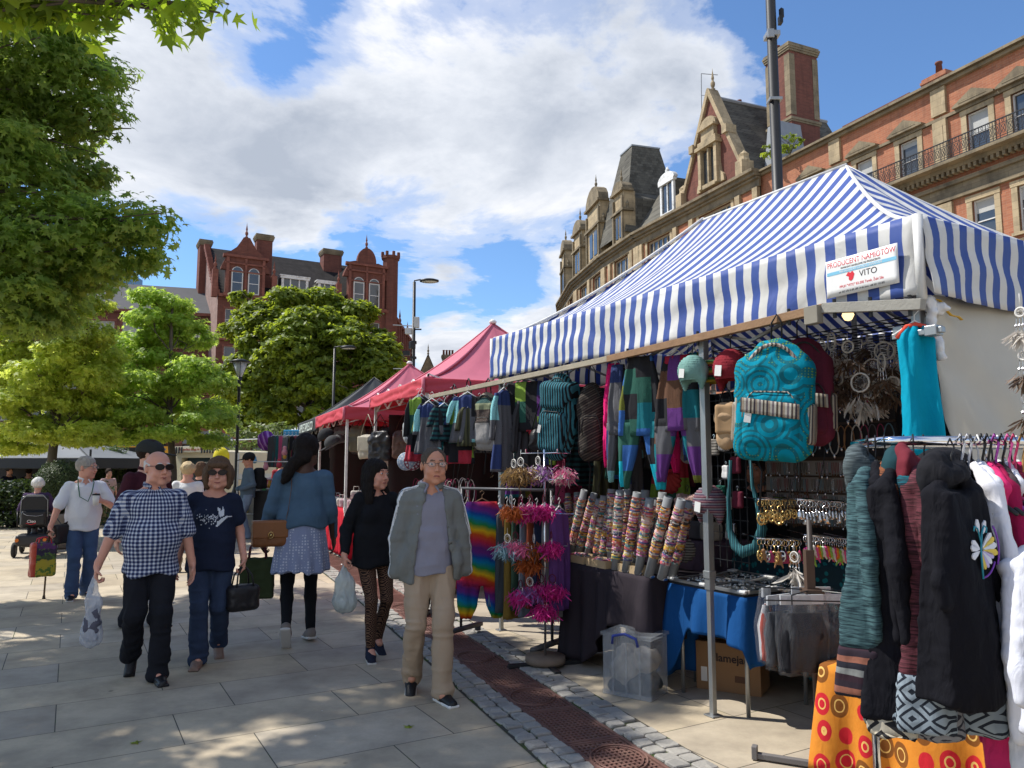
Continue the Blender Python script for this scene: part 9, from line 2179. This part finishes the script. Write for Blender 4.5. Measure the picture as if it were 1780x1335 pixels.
tops =[(1688,(.68,.68,.72),'white crinkled top, first white one after the dark coats',1.02,.05),(1700,(.70,.70,.73),'second white top beside the first one',.98,.05),(1713,(.62,.03,.14),'bright pink top between the white tops',1.30,.05),(1724,(.30,.01,.06),'dark cerise top next to the bright pink one',1.20,.05),(1735,(.07,.055,.055),'dark brown top among the bright ones',1.0,.05),(1745,(.66,.66,.70),'white top right of the dark brown one',1.10,.05),(1757,(.16,.01,.03),'burgundy top near the right edge of the picture',1.35,.05),(1768,(.40,.02,.10),'crimson top last but one at the right edge',1.3,.05)]
for i,(px,c,lb,h_,d_) in enumerate(tops):
 coat(px,2.62+.015*i,RZ,.34,h_*.84,cloth('top_cloth_%d'%i,c,.08,.6),lb,1.35-.03*i,GT,seed=i*1.9,d=.035,cat='top',name='blouse',sleeves=(i%3==0),hangm=[None,M_white,M_chrome][i%3])
coat(1842,2.12,RZ-.20,.46,.50,cloth('white_jersey',(.56,.57,.63),.06,.8),'large plain white top turned towards the viewer at the right edge',.35,GT,seed=9.1,d=.07,cat='top',name='blouse',hangm=M_wood)
coat(1790,2.5,RZ-.25,.44,.85,cloth('white_jersey2',(.64,.65,.70),.04,.5),'long white top below the large white one at the right edge',.5,GT,seed=9.7,d=.07,cat='top',name='blouse',hangm=M_wood)
for i,(px,c) in enumerate(((1670,(.5,.5,.52)),(1682,(.5,.5,.52)),(1706,(.02,)*3),(1716,(.02,)*3),(1729,(.30,.05,.30)),(1741,(.02,)*3),(1752,(.6,.1,.3)),(1762,(.45,.04,.12)),(1776,(.5,.3,.1)))):
 p = P(px,765,2.62+.0*i); p.z = RZ-.04; k = MB(); k.tube([(0,-.0,-.14),(0,0,-.02),(0,-.022,.03),(0,0,.062),(0,.022,.03)],.0042,6); k.tube([(-.0,-.16,-.20),(0,0,-.13),(0,.16,-.20)],.007,6)
 tag(k.build('coat_hanger',mat('hanger_col_%d'%i,c,.35),None,True,loc=p),['clear hanger nearest the dark coats','second clear hanger on the rail','black hanger left of the others on the rail','black hanger beside the bright pink top','purple hanger on the chrome rail','black hanger right of the purple one','pink hanger on the chrome rail','crimson hanger near the right edge','tan wooden hanger at the right edge'][i],'hanger','hangers on the chrome rail')
for i in range(3):catcher(P(1772+i*6,520+i*75,2.6),'brn' if i else 'wht',['pale pink and brown feather bunch at the top right edge','brown feather bunch in the middle of the right edge','lowest brown feather bunch at the right edge above the chrome rail'][i],'feather bunches at the right edge',r=.016,n=60,spread=.022,ln=.030)
q = N('orange_batik'); co = q.co(); x,y,z = q.xyz(co); sc2 = q.map(co,scale=(1,.02,.72)); v2 = q.n('ShaderNodeTexVoronoi',feature='F1'); q.L(sc2,v2.inputs['Vector']); v2.inputs['Scale'].default_value = 10.5; v2.inputs['Randomness'].default_value = .35; d = v2.outputs['Distance']; idc = q.xyz(v2.outputs['Color'])[0]
dd = q.mth('ADD',d,q.mth('MULTIPLY',q.noise(co,9,2),.14)); base_c = q.mix(q.noise(co,9,5,.7),(.50,.14,.015),(.72,.30,.04))
blob = q.mix(q.mth('GREATER_THAN',idc,.52),(.20,.07,.015),(.52,.02,.03)); c = q.mix(q.ramp(dd,[(.50,(1,)*3),(.52,(0,)*3)]),base_c,blob); c = q.mix(q.mth('MULTIPLY',q.mth('GREATER_THAN',dd,.30),q.mth('LESS_THAN',dd,.345)),c,(.68,.42,.12)); q.col(c); M_bat = finish_cloth(q,.3)
so_ = G(1422,1300); so_.z = 0; sA = V3((1.58,4.02,0)); sB = V3((2.18,3.38,0)); e_ =(sB-sA).normalized()
drape_table(sA,e_,1.15,.8,.60,M_bat,'orange batik covered table with red and brown rings behind the dark coats',drop=.42,seed=2,front_drop={0:.44,1:.44,2:.3,3:.44},swoop=.03)
p = G(1730,1330); T = thing('storage_crate','pale translucent crate standing under the rail at the bottom right','crate',(2.35,3.55,0),-.5); k = MB()
k = MB(); k.box((0,0,.2),(.42,.3,.4)); k.build('tub',M_tub,T,bevel=.01); k = MB(); k.box((0,0,.41),(.45,.33,.025)); k.build('lid',M_grey,T,bevel=.004); k = MB(); k.box((0,-.155,.2),(.01,.006,.38)); k.build('seam',M_blackplastic,T)
# ------------------------------------------------------------------ far background of the square
p = G(355,905); vY = 24.0; va = P(303,860,vY); va.z = 0; vb = P(408,860,vY-1.2); vb.z = 0
e_ =(vb-va).normalized(); T = thing('ice_cream_van','cream coloured serving van with black striped awning edge beyond the blond woman','van',va,math.atan2(e_.y,e_.x)); VL =(vb-va).length; zt = P(355,783,vY).z
cr = mat('cream_paint',(.62,.55,.38),.35,.06,spec=.5); k = MB(); holes_wall(k,0,VL*.70,.35,zt,[(VL*.10,VL*.58,1.05,1.85)],dep=.1); k.add([(0,0,.35),(0,1.9,.35),(0,1.9,zt),(0,0,zt)],[(0,1,2,3)]); k.add([(0,0,zt),(0,1.9,zt),(VL*.7,1.9,zt),(VL*.7,0,zt)],[(0,3,2,1)]); k.add([(0,1.9,.35),(VL*.7,1.9,.35),(VL*.7,1.9,zt),(0,1.9,zt)],[(0,1,2,3)]); k.build('body',cr,T)
k = MB(); k.prism([(VL*.7,.35),(VL,.35),(VL,1.2),(VL*.93,1.35),(VL*.86,zt-.05),(VL*.7,zt)],1.9); cb = k.build('cab',cr,T,bevel=.03); k = MB(); k.prism([(VL*.74,1.25),(VL*.91,1.25),(VL*.85,zt-.2),(VL*.74,zt-.15)],-.02); k.build('side_window',M_glass,cb)
k = MB(); k.box((VL*.34,.25,1.45),(VL*.50,.02,.85)); k.build('hatch_interior',mat('van_inside',(.03,.05,.055),.6),T)
k = MB(); k.box((VL*.35,-.10,zt+.02),(VL*.74,.3,.18)); aw = k.build('fascia',cr,T,bevel=.01)
k = MB()
for i in range(5):k.box((.08+i*.12,-.262,zt+.0),(.05,.02,.2)); k.box((VL*.55+i*.12,-.262,zt+.0),(.05,.02,.2))
k.build('black_stripe',M_black,aw)
text_mesh('lettering','The perfect things in life',.11,mat('van_red',(.3,.05,.04),.5),aw,(VL*.36,-.258,zt+.02),(PI/2,0,0),.002,bold=True)
k = MB()
for r_ in range(4):
 for c_ in range(4):k.box((VL*.42+c_*.1,.2,1.15+r_*.17),(.07,.02,.12))
k.build('price_board',M_sashs,T); k = MB(); k.box((VL*.34,-.12,1.02),(VL*.52,.26,.04)); k.build('counter',M_white,T)
for x in (VL*.2,VL*.82):
 for y in (.12,1.78):w = thing('wheel',None,None); w.parent = T; w.location =(x,y,.33); MB().tube([(.24*math.cos(a*PI/10),0,.24*math.sin(a*PI/10)) for a in range(20)],.085,8,closed=True).build('tyre',mat('rubber',(.03,)*3,.85),w,True); MB().lathe([(0,-.06),(.18,-.06),(.18,.06),(0,.06)],n=14,R=rotm(PI/2)).build('rim',M_grey,w)
k = MB(); k.tube([(VL*.95,.6,0),(VL*.95,.6,zt+.35)],.03,6); tag(k.build('flag_pole',M_grey,None,loc=va),'thin pale pole standing beside the serving van','pole')
person('server in a black cap leaning out of the serving van',(371,870),797,Y=23.2,face=-20,skin=SK1,top_kind='tshirt',top_mat=C_maroon,hem=.86,sleeve=.4,trs=C_black,shoes=(C_shoe,'shoe'),hair=h_short,hairm=HM_bb,seed=33,h=.018,extra=cap_hat(C_blackj))
k = SDF((-.3,-.2,0),(.3,.2,.6),.02); k.ell((0,0,.3),(.24,.14,.28)); tag(sbuild(k,'yellow_inflatable',mat('yellow_vinyl',(.72,.60,.02),.4,.05),None,loc=P(384,812,22.4)),'bright yellow inflatable shape at the serving van window','inflatable')
mA = P(158,797,21); mA.z = 0; dM = V3((-1,.10,0)).normalized(); pM = V3((.10,1,0)).normalized()
zv_ = P(158,808,21).z; tent('marquee','grey and black restaurant marquee at the left edge behind the bush','marquee',mA,dM,pM,5.2,4.2,P(158,796,21).z,zv_-.12,.62,(M_grycan,M_blk,M_blk),None,ripple=False,cap=False,legm=M_black,sag=1.2,seed=4)
for i,(px,py) in enumerate(((8,797),(17,799),(27,798),(40,796),(50,801),(93,793),(101,794),(64,800))):bulb(P(px,py,22.0+.15*i),['glowing bulb nearest the left edge in the marquee','second marquee bulb from the left edge','third marquee bulb from the left edge','fourth marquee bulb from the left edge','fifth marquee bulb from the left edge','marquee bulb left of the pair by the trunk','marquee bulb nearest the tree trunk','marquee bulb between the left bulbs and the trunk'][i],'bulbs in the restaurant marquee',r=.045)
k = MB(); k.box((-2.6,2.2,.55),(5.0,1.6,1.1)); k.box((-2.6,3.9,1.1),(5.0,.2,2.2)); tag(k.build('bar_counter',mat('dark_bar',(.025,.022,.02),.6,.4,3),None,loc=mA),'dark bar counter in the shade of the marquee','counter')
for i in range(3):
 person('drinker standing in the shade of the marquee, %s'%['nearest the left edge','in the middle','nearest the tree trunk'][i],(12+i*34,880),812+i*2,Y=22.6+i*.5,face=[30,160,-50][i],top_kind='tshirt',top_mat=[C_navy,C_black,cloth('dull_green',(.05,.07,.05))][i],hem=.86,sleeve=.4,trs=C_black,shoes=(C_shoe,'shoe'),hair=h_short,hairm=HM_bb,seed=40+i,h=.02)
person('person in pink and white sitting between the bush and the capped man',(186,880),815,Y=21,face=20,top_kind='tshirt',top_mat=cloth('pale_pink_top',(.5,.34,.33)),hem=.86,sleeve=.4,trs=C_khaki,shoes=(C_shoe,'shoe'),hair=h_short,hairm=HM_bb,seed=46,h=.02)
p = G(455,935); k = MB(); T = thing('black_stand','black box stand with two yellow stripes behind the man with the rucksack','stand',(p.x,p.y,0)); k.box((0,.35,.52),(.46,.6,1.04)); k.build('box',M_blackplastic,T,bevel=.01); k = MB(); k.box((0,.045,.14),(.46,.02,.03)); k.box((0,.045,.03),(.46,.02,.03)); k.build('yellow_stripe',mat('yellow_tape',(.5,.36,.03),.5),T)
wp = lambda px,py,Y = 18.6:P(px,py,Y)
T = thing('parasol','folded purple parasol hanging at the corner of the far white stall','parasol',wp(464,752)); s = SDF((-.3,-.25,-.5),(.3,.25,.05),.02); s.ell((0,0,-.2),(.2,.16,.22)); sbuild(s,'canopy',stripes_mat('purple_stripe',[(.20,.04,.32),(.42,.22,.55),(.15,.03,.25)],.12,'x',.05,.4),T,disp=dnoise(.03,(8,8,4),2))
o_ = wp(514,762); k = MB(); k.box((0,0,0),(.52,.34,.40)); T = k.build('blue_box',mat('sky_blue_vinyl',(.04,.30,.55),.4,.05),None,bevel=.02,loc=o_); tag(T,'bright blue box hanging under the far white stall','box'); text_mesh('lettering','L',.2,M_sashs,T,(.1,-.172,-.02),(PI/2,0,0),.002,bold=True)
for i in range(8):
 px = 476+i*6.4; j =(i*3)%8; on_rail(px,758,812,18.3,.30,cloth(DARKS[j][0],DARKS[j][1],.3,.5),'%s garment on the far white stall, %s from the left'%(dn[j],['first','second','third','fourth','fifth','sixth','seventh','last'][i]),rz=0,kind='tops',group='garments on the far white stall',seed=i)
k = MB(); k.box((0,0,.04),(1.6,.8,.06)); k.box((0,0,-.5),(1.5,.7,1.0)); tag(k.build('stall_counter',mat('stall_cream',(.35,.33,.30),.7),None,loc=(wp(495,850).x,18.2,1.0)),'pale counter of the far white stall crowded with small toys','counter')
tc =[mat('toy_%d'%i,c,.5) for i,c in enumerate([(.5,.05,.08),(.6,.5,.1),(.1,.3,.5),(.5,.5,.52),(.35,.1,.4),(.1,.35,.12),(.6,.25,.3),(.55,.3,.05)])]
tn =['red','yellow','blue','white','purple','green','pink','orange']; tp ={}
for i in range(60):
 j = rr.randrange(8); p = V3((wp(495,850).x+rr.uniform(-.8,.8),18.2+rr.uniform(-.42,-.3),1.08)) if i%3 else V3((wp(495,850).x+rr.uniform(-.8,.8),18.2-.40,rr.uniform(.25,1.9)))
 if j in tp:dup(tp[j],p,rr.uniform(0,3),'%s toy on the far white stall'%tn[j],'small toys on the far white stall',scale=rr.uniform(.7,1.5))
 else:
  T = thing('toy','%s toy on the far white stall'%tn[j],'toy',p,0,'small toys on the far white stall'); s = SDF((-.1,-.08,0),(.1,.08,.2),.014); s.ell((0,0,.06),(.055,.045,.06)); s.ell((0,0,.14),(.035,.035,.035)); sbuild(s,'body',tc[j],T); tp[j] = T
k = MB(); k.tube([(0,0,0),(0,0,1.9)],.02,6); k.tube([(1.7,0,0),(1.7,0,1.9)],.02,6)
for z_ in (.5,.9,1.3,1.7):k.tube([(0,0,z_),(1.7,0,z_)],.012,5)
tag(k.build('display_rack',M_white,None,loc=(wp(495,850).x-.85,17.75,0)),'white tubular rack in front of the far white stall','rack')
k = MB(); a,b = P(262,757,30),P(470,762,24); k.tube([a.lerp(b,i/10)-V3((0,0,.12*math.sin(PI*i/10))) for i in range(11)],.02,5); tag(k.build('cable',mat('pale_cable',(.35,.36,.36),.6)),'thin pale cable strung across the square above the serving van','cable')
for i,(px,Y,tp_,fc,tm_,hm_) in enumerate(((487,21,797,170,cloth('lane_red',(.3,.03,.04)),HM_brown),(452,26,801,20,cloth('lane_blue',(.05,.1,.25)),HM_bb),(402,27,802,-30,C_navy,HM_grey))):
 person('%s up the lane'%['shopper in red at the far white stall','shopper in blue walking between the far stalls','grey haired shopper in navy near the serving van'][i],(px,880),tp_,Y=Y,face=fc,top_kind='tshirt',top_mat=tm_,hem=.86,sleeve=.5,trs=C_jean,shoes=(C_shoe,'shoe'),hair=h_short,hairm=hm_,seed=60+i,h=.02)
for i,(px,py) in enumerate(((710,1265),(1112,1290),(235,1292))):
 o = mk('fallen_leaf',[(x*.045,y*.045,.004+.006*abs(x)) for x,y in STAR],[tuple(range(len(STAR)))],M_leafD,None,loc=G(px,py)); o.rotation_euler[2] = i*2.0; md = o.modifiers.new('t','SOLIDIFY'); md.thickness = .0008; tag(o,['yellow star shaped leaf lying in front of the jacket man','yellow leaf lying on the setts beside the grating','small leaf lying on the shaded slabs at the left'][i],'leaf','fallen leaves')
